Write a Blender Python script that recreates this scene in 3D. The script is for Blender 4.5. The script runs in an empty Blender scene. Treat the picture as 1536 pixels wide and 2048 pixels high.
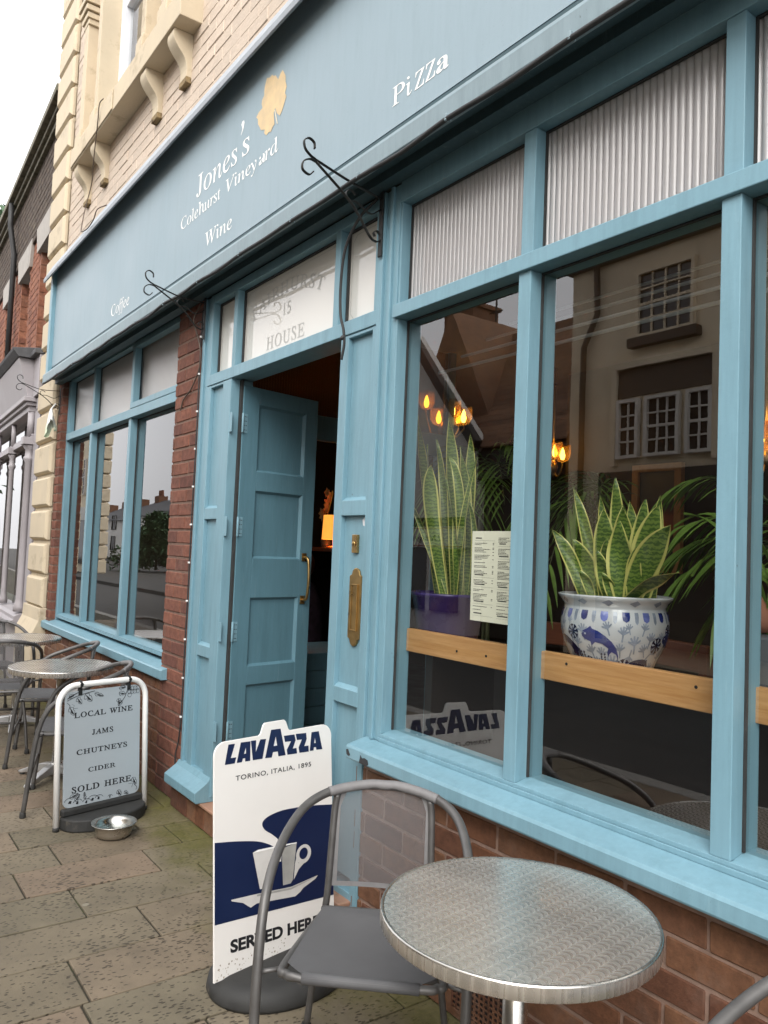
import bpy, bmesh, math, random
from mathutils import Vector, Matrix
R = math.radians
SC = bpy.context.scene
COL = SC.collection
rnd = random.Random(7)

# ------------------------------------------------------------------ camera, sky, sun, exposure
cd = bpy.data.cameras.new('camera')
cam = bpy.data.objects.new('camera', cd)
COL.objects.link(cam)
_yaw, _pit, _rol = 0.622452214, 0.0514177336, 0.0410423342
_f = Vector((-math.cos(_yaw) * math.cos(_pit), math.sin(_yaw) * math.cos(_pit), math.sin(_pit)))
_r = _f.cross(Vector((0, 0, 1))).normalized()
_u = _r.cross(_f)
_r2 = _r * math.cos(_rol) + _u * math.sin(_rol)
_u2 = _u * math.cos(_rol) - _r * math.sin(_rol)
_m = Matrix(((_r2.x, _u2.x, -_f.x), (_r2.y, _u2.y, -_f.y), (_r2.z, _u2.z, -_f.z))).to_4x4()
_m.translation = Vector((0, -1.74817, 1.48499))
cam.matrix_world = _m
cd.sensor_fit = 'VERTICAL'
cd.sensor_height = 36.0
cd.lens = 1564.72 / 2048 * 36.0
cd.clip_start = 0.02
cd.clip_end = 500
SC.camera = cam
SC.render.resolution_x = 768
SC.render.resolution_y = 1024

SUN_EL, SUN_AZ = 40.0, 140.0
w = bpy.data.worlds.new('World')
SC.world = w
w.use_nodes = True
nt = w.node_tree
bg = nt.nodes['Background']
sky = nt.nodes.new('ShaderNodeTexSky')
sky.sky_type = 'NISHITA'
sky.sun_disc = False
sky.sun_elevation = R(SUN_EL)
sky.sun_rotation = R(SUN_AZ)
sky.dust_density = 4.0
sky.air_density = 1.4
hs = nt.nodes.new('ShaderNodeHueSaturation')
hs.inputs['Saturation'].default_value = 0.10
mixw = nt.nodes.new('ShaderNodeMix')
mixw.data_type = 'RGBA'
mixw.inputs[0].default_value = 0.6
mixw.inputs[7].default_value = (7.6, 7.6, 7.9, 1)      # even cloud cover over the clear sky
nt.links.new(sky.outputs[0], hs.inputs['Color'])
nt.links.new(hs.outputs[0], mixw.inputs[6])
nt.links.new(mixw.outputs[2], bg.inputs[0])
bg.inputs[1].default_value = 0.12

sd = bpy.data.lights.new('sun', 'SUN')
sd.energy = 1.1
sd.angle = R(50)
sd.color = (1.0, 0.96, 0.9)
sun = bpy.data.objects.new('sun', sd)
COL.objects.link(sun)
sun.location = (3, -6, 12)
# Nishita azimuth: rotation 0 = +Y, clockwise seen from above
_az = R(SUN_AZ)
_sd = Vector((math.sin(_az) * math.cos(R(SUN_EL)), math.cos(_az) * math.cos(R(SUN_EL)), math.sin(R(SUN_EL))))
sun.rotation_euler = (-_sd).to_track_quat('-Z', 'Y').to_euler()

SC.view_settings.view_transform = 'Standard'
SC.view_settings.look = 'None'
SC.view_settings.exposure = 1.4
SC.view_settings.gamma = 1.0
SC.render.engine = 'CYCLES'
cy = SC.cycles
cy.use_denoising = True
cy.max_bounces = 8
cy.diffuse_bounces = 4
cy.glossy_bounces = 5
cy.transmission_bounces = 6
cy.transparent_max_bounces = 24
cy.caustics_reflective = False
cy.caustics_refractive = False
cy.sample_clamp_indirect = 6.0


# ------------------------------------------------------------------ mesh helpers
class MB:
    def __init__(s):
        s.v = []; s.f = []; s.mi = []; s.sm = []; s.att = None

    def add(s, vs, fs, mi=0, sm=False):
        o = len(s.v)
        s.v += [tuple(v) for v in vs]
        s.f += [tuple(i + o for i in f) for f in fs]
        s.mi += [mi] * len(fs)
        s.sm += [sm] * len(fs)
        return s

    def box(s, x0, x1, y0, y1, z0, z1, mi=0):
        v = [(x0, y0, z0), (x1, y0, z0), (x1, y1, z0), (x0, y1, z0), (x0, y0, z1), (x1, y0, z1), (x1, y1, z1), (x0, y1, z1)]
        f = [(0, 3, 2, 1), (4, 5, 6, 7), (0, 1, 5, 4), (1, 2, 6, 5), (2, 3, 7, 6), (3, 0, 4, 7)]
        return s.add(v, f, mi)

    def prism(s, poly, fn, w0, w1, mi=0):
        """poly: 2-D outline, fn(u, v, w) -> xyz; solid between w0 and w1"""
        n = len(poly)
        v = [fn(a, b, w0) for a, b in poly] + [fn(a, b, w1) for a, b in poly]
        f = [tuple(range(n))[::-1], tuple(range(n, 2 * n))]
        f += [(i, (i + 1) % n, n + (i + 1) % n, n + i) for i in range(n)]
        return s.add(v, f, mi)

    def flat(s, poly, fn, mi=0):
        return s.add([fn(a, b) for a, b in poly], [tuple(range(len(poly)))], mi)

    def tube(s, pts, r, n=10, closed=False, caps=True, mi=0, flatten=None):
        P = [Vector(p) for p in pts]
        m = len(P)
        rr = r if isinstance(r, (list, tuple)) else [r] * m
        vs = []
        prev = None
        for i, p in enumerate(P):
            a = P[(i - 1) % m] if (closed or i > 0) else p
            b = P[(i + 1) % m] if (closed or i < m - 1) else p
            t = (b - a)
            t = t.normalized() if t.length > 1e-9 else Vector((0, 0, 1))
            if prev is None:
                x = t.orthogonal().normalized()
                if flatten is not None:
                    x = Vector(flatten[2])
                    x = (x - t * x.dot(t)).normalized()
            else:
                x = (prev - t * prev.dot(t))
                x = x.normalized() if x.length > 1e-6 else t.orthogonal().normalized()
            prev = x
            y = t.cross(x)
            sx, sy = (flatten[0], flatten[1]) if flatten is not None else (1, 1)
            for k in range(n):
                q = 2 * math.pi * k / n
                vs.append(p + (x * math.cos(q) * sx + y * math.sin(q) * sy) * rr[i])
        fs = []
        for i in range(m if closed else m - 1):
            j = (i + 1) % m
            for k in range(n):
                l = (k + 1) % n
                fs.append((i * n + k, i * n + l, j * n + l, j * n + k))
        s.add(vs, fs, mi, True)
        if caps and not closed:
            o = len(s.v) - len(vs)
            s.f += [tuple(o + k for k in range(n))[::-1], tuple(o + (m - 1) * n + k for k in range(n))]
            s.mi += [mi] * 2
            s.sm += [False] * 2
        return s

    def lathe(s, prof, c, n=40, mi=0, sm=True, cap=True, sx=1, sy=1):
        vs = []
        for r, z in prof:
            for k in range(n):
                q = 2 * math.pi * k / n
                vs.append((c[0] + r * math.cos(q) * sx, c[1] + r * math.sin(q) * sy, c[2] + z))
        fs = []
        for i in range(len(prof) - 1):
            for k in range(n):
                l = (k + 1) % n
                fs.append((i * n + k, i * n + l, (i + 1) * n + l, (i + 1) * n + k))
        s.add(vs, fs, mi, sm)
        if cap:
            o = len(s.v) - len(vs)
            for i, rv in ((0, True), (len(prof) - 1, False)):
                if prof[i][0] > 1e-4:
                    f = tuple(o + i * n + k for k in range(n))
                    s.f.append(f[::-1] if rv else f); s.mi.append(mi); s.sm.append(False)
        return s

    def grid(s, fn, nu, nv, mi=0, sm=True):
        vs = [fn(i / nu, j / nv) for i in range(nu + 1) for j in range(nv + 1)]
        fs = [(i * (nv + 1) + j, (i + 1) * (nv + 1) + j, (i + 1) * (nv + 1) + j + 1, i * (nv + 1) + j + 1) for i in range(nu) for j in range(nv)]
        return s.add(vs, fs, mi, sm)

    def xf(s, M, start=0):
        for i in range(start, len(s.v)):
            s.v[i] = tuple(M @ Vector(s.v[i]))
        return s

    def build(s, name, mats, parent=None, bevel=0, local=False, seg=2, autosm=False):
        me = bpy.data.meshes.new(name)
        me.from_pydata(s.v, [], s.f)
        if not isinstance(mats, (list, tuple)):
            mats = [mats]
        for m in mats:
            me.materials.append(m)
        me.polygons.foreach_set('material_index', s.mi)
        me.polygons.foreach_set('use_smooth', s.sm)
        if s.att is not None:
            a = me.color_attributes.new('mask', 'FLOAT_COLOR', 'POINT')
            for i, c in enumerate(s.att):
                a.data[i].color = (c, c, c, 1)
        me.update()
        o = bpy.data.objects.new(name, me)
        COL.objects.link(o)
        adopt(o, parent, local)
        if bevel:
            b = o.modifiers.new('bevel', 'BEVEL')
            b.width = bevel; b.segments = seg; b.limit_method = 'ANGLE'; b.angle_limit = R(40)
            b.harden_normals = False
        return o


def adopt(o, parent, local=False):
    if parent is None:
        return
    o.parent = parent
    if parent.type == 'EMPTY' and not local:
        o.matrix_parent_inverse = parent.matrix_basis.inverted()


def thing(name, label, cat, loc=(0, 0, 0), rz=0.0, group=None):
    o = bpy.data.objects.new(name, None)
    o.empty_display_size = 0.1
    COL.objects.link(o)
    o.location = loc
    o.rotation_euler = (0, 0, rz)
    return tag(o, label, cat, group)


def tag(o, label=None, cat=None, group=None, kind=None):
    if label: o['label'] = label
    if cat: o['category'] = cat
    if group: o['group'] = group
    if kind: o['kind'] = kind
    return o


def copy_tree(o, parent=None):
    c = o.copy()
    COL.objects.link(c)
    c.parent = parent
    for ch in list(o.children):
        copy_tree(ch, c)
    return c


def spline(pts, k=6, closed=False):
    """Catmull-Rom through the points"""
    P = [Vector(p) for p in pts]
    n = len(P)
    out = []
    for i in range(n if closed else n - 1):
        p1, p2 = P[i], P[(i + 1) % n]
        p0 = P[i - 1] if (closed or i > 0) else p1 * 2 - p2
        p3 = P[(i + 2) % n] if (closed or i < n - 2) else p2 * 2 - p1
        for j in range(k):
            t = j / k
            out.append(0.5 * ((2 * p1) + (p2 - p0) * t + (2 * p0 - 5 * p1 + 4 * p2 - p3) * t * t + (3 * p1 - p0 - 3 * p2 + p3) * t ** 3))
    if not closed:
        out.append(P[-1])
    return out


# ------------------------------------------------------------------ materials
def _nodes(name):
    m = bpy.data.materials.new(name)
    m.use_nodes = True
    t = m.node_tree
    return m, t, t.nodes['Principled BSDF'], t.nodes['Material Output']


def nd(t, kind, **kw):
    n = t.nodes.new(kind)
    for k, v in kw.items():
        if k.startswith('i_'):
            key = k[2:]
            n.inputs[int(key) if key.isdigit() else key].default_value = v
        else:
            setattr(n, k, v)
    return n


def coords(t, scale=(1, 1, 1), out='Object'):
    tc = nd(t, 'ShaderNodeTexCoord')
    mp = nd(t, 'ShaderNodeMapping')
    mp.inputs['Scale'].default_value = scale
    t.links.new(tc.outputs[out], mp.inputs[0])
    return mp.outputs[0]


def noise(t, vec, scale, detail=5, rough=0.6):
    n = nd(t, 'ShaderNodeTexNoise')
    n.inputs['Scale'].default_value = scale
    n.inputs['Detail'].default_value = detail
    n.inputs['Roughness'].default_value = rough
    t.links.new(vec, n.inputs['Vector'])
    return n.outputs['Fac']


def mrange(t, val, a, b, c, d):
    n = nd(t, 'ShaderNodeMapRange')
    n.inputs[1].default_value = a; n.inputs[2].default_value = b
    n.inputs[3].default_value = c; n.inputs[4].default_value = d
    t.links.new(val, n.inputs[0])
    return n.outputs[0]


def mixc(t, fac, a, b, mode='MIX'):
    n = nd(t, 'ShaderNodeMix', data_type='RGBA', blend_type=mode)
    for sock, v in ((0, fac), (6, a), (7, b)):
        if isinstance(v, (int, float)):
            n.inputs[sock].default_value = v
        elif isinstance(v, tuple):
            n.inputs[sock].default_value = v if len(v) == 4 else (*v, 1)
        else:
            t.links.new(v, n.inputs[sock])
    return n.outputs[2]


def math_(t, op, a, b=None):
    n = nd(t, 'ShaderNodeMath', operation=op)
    for i, v in enumerate((a, b)):
        if v is None: continue
        if isinstance(v, (int, float)): n.inputs[i].default_value = v
        else: t.links.new(v, n.inputs[i])
    return n.outputs[0]


def bump(t, p, h, strength, dist):
    b = nd(t, 'ShaderNodeBump')
    b.inputs['Strength'].default_value = strength
    b.inputs['Distance'].default_value = dist
    t.links.new(h, b.inputs['Height'])
    t.links.new(b.outputs[0], p.inputs['Normal'])


def pmat(name, col, rough=0.5, metal=0.0, ns=6.0, var=0.12, stretch=(1, 1, 1), bs=0, bstr=0.2, bdist=0.002, spec=0.5,
         dirt=None, dirt_amt=(0.6, 0.8), ds=2.0, island=0.0, rvar=0.1, coat=0.0):
    m, t, p, o = _nodes(name)
    v = coords(t, stretch)
    n1 = noise(t, v, ns)
    fac = mrange(t, n1, 0.3, 0.7, 1 - var, 1 + var)
    if island:
        g = nd(t, 'ShaderNodeNewGeometry')
        fac = math_(t, 'MULTIPLY', fac, mrange(t, g.outputs['Random Per Island'], 0, 1, 1 - island, 1 + island))
    cb = nd(t, 'ShaderNodeCombineColor')
    for i in range(3): t.links.new(fac, cb.inputs[i])
    c = mixc(t, 1.0, (*col, 1), cb.outputs[0], 'MULTIPLY')
    if dirt:
        n2 = noise(t, v, ds, 8, 0.68)
        c = mixc(t, mrange(t, n2, dirt_amt[0], dirt_amt[1], 0, 1), c, (*dirt, 1))
    t.links.new(c, p.inputs['Base Color'])
    t.links.new(mrange(t, n1, 0.3, 0.7, max(0.02, rough - rvar), min(1, rough + rvar)), p.inputs['Roughness'])
    p.inputs['Metallic'].default_value = metal
    p.inputs['Specular IOR Level'].default_value = spec
    p.inputs['Coat Weight'].default_value = coat
    if bs:
        bump(t, p, noise(t, v, bs, 4), bstr, bdist)
    return m


def paint(name, col, rough=0.42, var=0.07, wear=(0.10, 0.13, 0.14), streak=1.0):
    """brushed exterior gloss paint: vertical brush marks, faint runs, rare chips"""
    m, t, p, o = _nodes(name)
    v = coords(t)
    vs = coords(t, (9, 9, 0.6))
    n1 = noise(t, v, 1.6, 6)
    n2 = noise(t, vs, 7, 5)
    fac = math_(t, 'MULTIPLY', mrange(t, n1, 0.3, 0.7, 1 - var, 1 + var), mrange(t, n2, 0.3, 0.7, 1 - 0.05 * streak, 1 + 0.05 * streak))
    cb = nd(t, 'ShaderNodeCombineColor')
    for i in range(3): t.links.new(fac, cb.inputs[i])
    c = mixc(t, 1.0, (*col, 1), cb.outputs[0], 'MULTIPLY')
    n3 = noise(t, v, 34, 4, 0.75)
    c = mixc(t, mrange(t, n3, 0.70, 0.725, 0, 0.8), c, (*wear, 1))
    n4 = noise(t, coords(t, (5, 5, 0.8)), 3.2, 6, 0.7)
    c = mixc(t, mrange(t, n4, 0.48, 0.74, 0, 0.12 + 0.30 * streak), c, (col[0] * 0.6, col[1] * 0.64, col[2] * 0.62, 1))
    n5 = noise(t, v, 130, 4, 0.7)                 # flyspecks and street dust
    c = mixc(t, mrange(t, n5, 0.64, 0.72, 0, 0.40), c, (col[0] * 0.55, col[1] * 0.52, col[2] * 0.47, 1))
    n6 = noise(t, coords(t, (30, 30, 2.5)), 1.6, 5, 0.7)
    c = mixc(t, mrange(t, n6, 0.60, 0.74, 0, 0.16 * streak), c, (0.42, 0.52, 0.55, 1))
    t.links.new(c, p.inputs['Base Color'])
    t.links.new(mrange(t, n1, 0.3, 0.7, rough - 0.08, rough + 0.1), p.inputs['Roughness'])
    h = math_(t, 'ADD', math_(t, 'MULTIPLY', n2, 0.6), noise(t, v, 60, 3))
    bump(t, p, h, 0.25 * streak, 0.0022)
    return m


def glass_mat(name, tint=(1, 1, 1), body=0.0, bodycol=(0.5, 0.5, 0.5), ior=1.5, wave=0.0, rough=0.0):
    """sheet glass: both faces' Fresnel reflection over a clear (or partly obscured) sheet"""
    m = bpy.data.materials.new(name)
    m.use_nodes = True
    t = m.node_tree
    t.nodes.clear()
    o = nd(t, 'ShaderNodeOutputMaterial')
    # Schlick's curve on |cos|, the same from both sides of the sheet
    g = nd(t, 'ShaderNodeNewGeometry')
    dt = nd(t, 'ShaderNodeVectorMath', operation='DOT_PRODUCT')
    t.links.new(g.outputs['Incoming'], dt.inputs[0]); t.links.new(g.outputs['Normal'], dt.inputs[1])
    f0 = ((ior - 1) / (ior + 1)) ** 2
    inv = math_(t, 'SUBTRACT', 1.0, math_(t, 'ABSOLUTE', dt.outputs['Value']))
    one = math_(t, 'ADD', f0, math_(t, 'MULTIPLY', math_(t, 'POWER', inv, 5.0), 1 - f0))
    two = math_(t, 'DIVIDE', math_(t, 'MULTIPLY', one, 2.0), math_(t, 'ADD', one, 1.0))
    tr = nd(t, 'ShaderNodeBsdfTransparent'); tr.inputs[0].default_value = (*tint, 1)
    gl = nd(t, 'ShaderNodeBsdfGlossy'); gl.inputs['Roughness'].default_value = rough
    inner = tr.outputs[0]
    if body:
        df = nd(t, 'ShaderNodeBsdfDiffuse'); df.inputs[0].default_value = (*bodycol, 1)
        mx = nd(t, 'ShaderNodeMixShader'); mx.inputs[0].default_value = body
        t.links.new(tr.outputs[0], mx.inputs[1]); t.links.new(df.outputs[0], mx.inputs[2])
        inner = mx.outputs[0]
    if wave:
        b = nd(t, 'ShaderNodeBump'); b.inputs['Strength'].default_value = wave; b.inputs['Distance'].default_value = 0.01
        t.links.new(noise(t, coords(t), 3.5, 2), b.inputs['Height'])
        t.links.new(b.outputs[0], gl.inputs['Normal'])
    ms = nd(t, 'ShaderNodeMixShader')
    t.links.new(two, ms.inputs[0]); t.links.new(inner, ms.inputs[1]); t.links.new(gl.outputs[0], ms.inputs[2])
    t.links.new(ms.outputs[0], o.inputs[0])
    return m


def emit(name, col, strength):
    m, t, p, o = _nodes(name)
    p.inputs['Base Color'].default_value = (*col, 1)
    p.inputs['Emission Color'].default_value = (*col, 1)
    p.inputs['Emission Strength'].default_value = strength
    n = noise(t, coords(t), 30, 2)
    t.links.new(mrange(t, n, 0.3, 0.7, strength * 0.9, strength * 1.1), p.inputs['Emission Strength'])
    return m


def brick_mat(name, c1, c2, c3, rough=0.85, bumpd=0.0025, spots=(0.05, 0.03, 0.025)):
    m, t, p, o = _nodes(name)
    v = coords(t)
    g = nd(t, 'ShaderNodeNewGeometry')
    rp = nd(t, 'ShaderNodeValToRGB')
    e = rp.color_ramp.elements
    e[0].position = 0; e[0].color = (*c1, 1)
    e[1].position = 1; e[1].color = (*c3, 1)
    x = e.new(0.5); x.color = (*c2, 1)
    t.links.new(g.outputs['Random Per Island'], rp.inputs[0])
    n1 = noise(t, v, 26, 6, 0.7)
    fac = mrange(t, n1, 0.3, 0.7, 0.62, 1.32)
    cb = nd(t, 'ShaderNodeCombineColor')
    for i in range(3): t.links.new(fac, cb.inputs[i])
    c = mixc(t, 1.0, rp.outputs[0], cb.outputs[0], 'MULTIPLY')
    n2 = noise(t, v, 140, 3, 0.7)
    c = mixc(t, mrange(t, n2, 0.62, 0.72, 0, 0.6), c, (*spots, 1))
    n3 = noise(t, v, 5, 6, 0.7)
    c = mixc(t, mrange(t, n3, 0.55, 0.75, 0, 0.45), c, (0.22, 0.165, 0.135, 1))
    n5 = noise(t, coords(t, (1, 1, 1.6)), 2.2, 6, 0.7)
    c = mixc(t, mrange(t, n5, 0.5, 0.75, 0, 0.55), c, (0.055, 0.036, 0.028, 1))
    t.links.new(c, p.inputs['Base Color'])
    p.inputs['Roughness'].default_value = rough
    p.inputs['Specular IOR Level'].default_value = 0.3
    bump(t, p, math_(t, 'ADD', n1, n2), 0.7, bumpd)
    return m


M = {}
M['blue'] = paint('blue_frame_paint', (0.172, 0.312, 0.378))
M['blue_door'] = paint('blue_door_paint', (0.100, 0.212, 0.265), rough=0.5)
M['fascia'] = paint('pale_blue_board_paint', (0.262, 0.345, 0.390), rough=0.5, var=0.03, wear=(0.2, 0.24, 0.26), streak=0.3)
M['fascia_trim'] = paint('pale_blue_trim_paint', (0.215, 0.285, 0.315), rough=0.5, wear=(0.10, 0.13, 0.14))
M['blue_shaded'] = paint('soffit_shade_paint', (0.045, 0.085, 0.100), rough=0.6)  # darker copy of the frame blue; overhang shade put into the colour
M['cream'] = pmat('cream_masonry_paint', (0.54, 0.455, 0.325), 0.75, ns=3, var=0.07, bs=45, bstr=0.35, bdist=0.004, dirt=(0.26, 0.20, 0.12), dirt_amt=(0.57, 0.80), ds=4.5)
M['peach'] = pmat('cream_painted_brick', (0.52, 0.430, 0.345), 0.8, ns=5, var=0.09, bs=40, bstr=0.6, bdist=0.006, dirt=(0.36, 0.28, 0.21), dirt_amt=(0.60, 0.82), ds=5, island=0.05)
M['peach_joint'] = pmat('cream_painted_joint', (0.52, 0.430, 0.345), 0.85, ns=8, var=0.12, bs=60, bstr=0.5, dirt=(0.26, 0.19, 0.14), dirt_amt=(0.62, 0.78), ds=9)
M['window_white'] = pmat('white_sash_paint', (0.72, 0.73, 0.76), 0.45, ns=4, var=0.05, bs=50, bstr=0.1)
M['brick_brown'] = brick_mat('brown_brick', (0.140, 0.060, 0.031), (0.180, 0.088, 0.048), (0.105, 0.042, 0.026), spots=(0.07, 0.04, 0.025))
M['brick_red'] = brick_mat('plum_red_brick', (0.150, 0.062, 0.043), (0.205, 0.082, 0.054), (0.120, 0.050, 0.038))
M['brick_orange'] = brick_mat('orange_red_brick', (0.215, 0.080, 0.045), (0.27, 0.115, 0.068), (0.165, 0.062, 0.040))
M['mortar'] = pmat('brown_mortar', (0.26, 0.17, 0.13), 0.95, ns=30, var=0.2, bs=120, bstr=0.6, bdist=0.003)
M['mortar_dark'] = pmat('sooty_mortar', (0.16, 0.10, 0.075), 0.95, ns=30, var=0.25, bs=120, bstr=0.6)
M['glass'] = glass_mat('window_glass', (0.92, 0.94, 0.93), ior=1.85, wave=0.012)
M['glass_plain'] = glass_mat('plain_glass', (0.95, 0.96, 0.95))
M['reeded'] = glass_mat('reeded_glass', (0.9, 0.9, 0.9), body=0.60, bodycol=(0.50, 0.475, 0.47), ior=1.5, rough=0.24)
M['reeded_sky_sheen'] = glass_mat('sky_sheen_reeded_glass', (0.9, 0.9, 0.9), body=0.66, bodycol=(0.70, 0.675, 0.66), ior=1.65, rough=0.10)  # paler copy of reeded; sky reflection mixed into the body colour
M['brass'] = pmat('aged_brass', (0.40, 0.265, 0.105), 0.34, 0.9, ns=14, var=0.25, bs=60, bstr=0.12, bdist=0.001)
M['steel'] = pmat('brushed_stainless', (0.56, 0.54, 0.50), 0.27, 1.0, ns=10, var=0.12, rvar=0.09)
M['alu'] = pmat('grey_anodised_tube', (0.120, 0.116, 0.112), 0.42, 0.45, ns=20, var=0.12, rvar=0.1)
M['alu_cast'] = pmat('cast_aluminium', (0.55, 0.55, 0.55), 0.45, 0.8, ns=16, var=0.12)
M['iron'] = pmat('black_wrought_iron', (0.028, 0.030, 0.030), 0.55, 0.5, ns=40, var=0.4, bs=160, bstr=0.3, dirt=(0.07, 0.045, 0.03), dirt_amt=(0.6, 0.75), ds=25)
M['cable'] = pmat('black_rubber_cable', (0.022, 0.022, 0.022), 0.6, ns=30, var=0.3)
M['cable_brown'] = pmat('brown_old_cable', (0.09, 0.065, 0.05), 0.7, ns=30, var=0.3)
M['rubber'] = pmat('black_rubber', (0.028, 0.028, 0.027), 0.7, ns=22, var=0.25, bs=150, bstr=0.4, bdist=0.001, dirt=(0.11, 0.095, 0.075), dirt_amt=(0.62, 0.8), ds=14)
M['white_enamel'] = pmat('white_powder_coat', (0.84, 0.83, 0.805), 0.35, ns=7, var=0.03, dirt=(0.5, 0.46, 0.4), dirt_amt=(0.7, 0.9), ds=12)
M['board_white'] = pmat('white_sign_face', (0.82, 0.80, 0.765), 0.4, ns=3, var=0.025, dirt=(0.55, 0.5, 0.45), dirt_amt=(0.72, 0.9), ds=16)
M['board_grey'] = pmat('pale_blue_grey_panel', (0.38, 0.425, 0.455), 0.35, ns=3, var=0.03)
M['navy'] = pmat('navy_print', (0.006, 0.016, 0.060), 0.4, ns=5, var=0.1)
M['ink'] = pmat('black_ink', (0.014, 0.015, 0.018), 0.5, ns=20, var=0.2)
M['cup_white'] = pmat('printed_white', (0.62, 0.61, 0.585), 0.4, ns=6, var=0.12)
M['cup_grey'] = pmat('printed_warm_grey', (0.36, 0.36, 0.34), 0.4, ns=9, var=0.22)
M['letter_white'] = pmat('white_signwriting', (0.90, 0.90, 0.88), 0.6, ns=20, var=0.04)
M['leaf_gold'] = pmat('tan_gold_signwriting', (0.62, 0.46, 0.25), 0.5, ns=18, var=0.14)
M['wood_shelf'] = None
M['stone'] = pmat('grey_sandstone', (0.36, 0.335, 0.305), 0.9, ns=6, var=0.2, bs=50, bstr=0.5, stretch=(4, 4, 1), dirt=(0.14, 0.115, 0.09), dirt_amt=(0.55, 0.75), ds=2)
M['mauve'] = pmat('mauve_grey_paint', (0.33, 0.305, 0.315), 0.5, ns=3, var=0.07, bs=30, bstr=0.1, dirt=(0.14, 0.13, 0.12), dirt_amt=(0.66, 0.85), ds=5)
M['slate'] = pmat('grey_slate', (0.085, 0.085, 0.09), 0.75, ns=9, var=0.3, bs=30, bstr=0.4)
M['soot'] = pmat('soot_stained_brick', (0.075, 0.055, 0.042), 0.95, ns=14, var=0.45, bs=50, bstr=0.8, bdist=0.01, dirt=(0.16, 0.13, 0.09), dirt_amt=(0.55, 0.75), ds=6)
M['moss_gutter'] = pmat('mossy_lead', (0.17, 0.155, 0.115), 0.8, ns=9, var=0.3, bs=50, bstr=0.5, dirt=(0.06, 0.06, 0.03), dirt_amt=(0.5, 0.65), ds=8)


def wood(name, c1, c2, axis=(1, 14, 14), rough=0.45):
    m, t, p, o = _nodes(name)
    v = coords(t, axis)
    n = noise(t, v, 5.5, 8, 0.65)
    n2 = noise(t, coords(t, tuple(a * 4 for a in axis)), 3, 4)
    f = mrange(t, math_(t, 'ADD', math_(t, 'MULTIPLY', n, 0.7), math_(t, 'MULTIPLY', n2, 0.3)), 0.32, 0.68, 0, 1)
    c = mixc(t, f, (*c1, 1), (*c2, 1))
    t.links.new(c, p.inputs['Base Color'])
    p.inputs['Roughness'].default_value = rough
    bump(t, p, f, 0.15, 0.001)
    return m


M['wood_shelf'] = wood('oiled_pine', (0.44, 0.205, 0.065), (0.64, 0.36, 0.145))
M['wood_dark'] = wood('near_black_shade_wood', (0.006, 0.004, 0.003), (0.012, 0.007, 0.004))  # near black; colour carries the shade under the window ledge
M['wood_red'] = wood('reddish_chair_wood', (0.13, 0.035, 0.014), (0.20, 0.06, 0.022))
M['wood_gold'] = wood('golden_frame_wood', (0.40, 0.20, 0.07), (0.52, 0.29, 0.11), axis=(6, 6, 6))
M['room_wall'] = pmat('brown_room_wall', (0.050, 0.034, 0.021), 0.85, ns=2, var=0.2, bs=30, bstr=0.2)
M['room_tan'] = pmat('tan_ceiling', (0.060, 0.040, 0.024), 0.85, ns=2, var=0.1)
M['room_floor'] = pmat('dark_floor_boards', (0.035, 0.022, 0.016), 0.5, ns=6, var=0.3)

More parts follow.
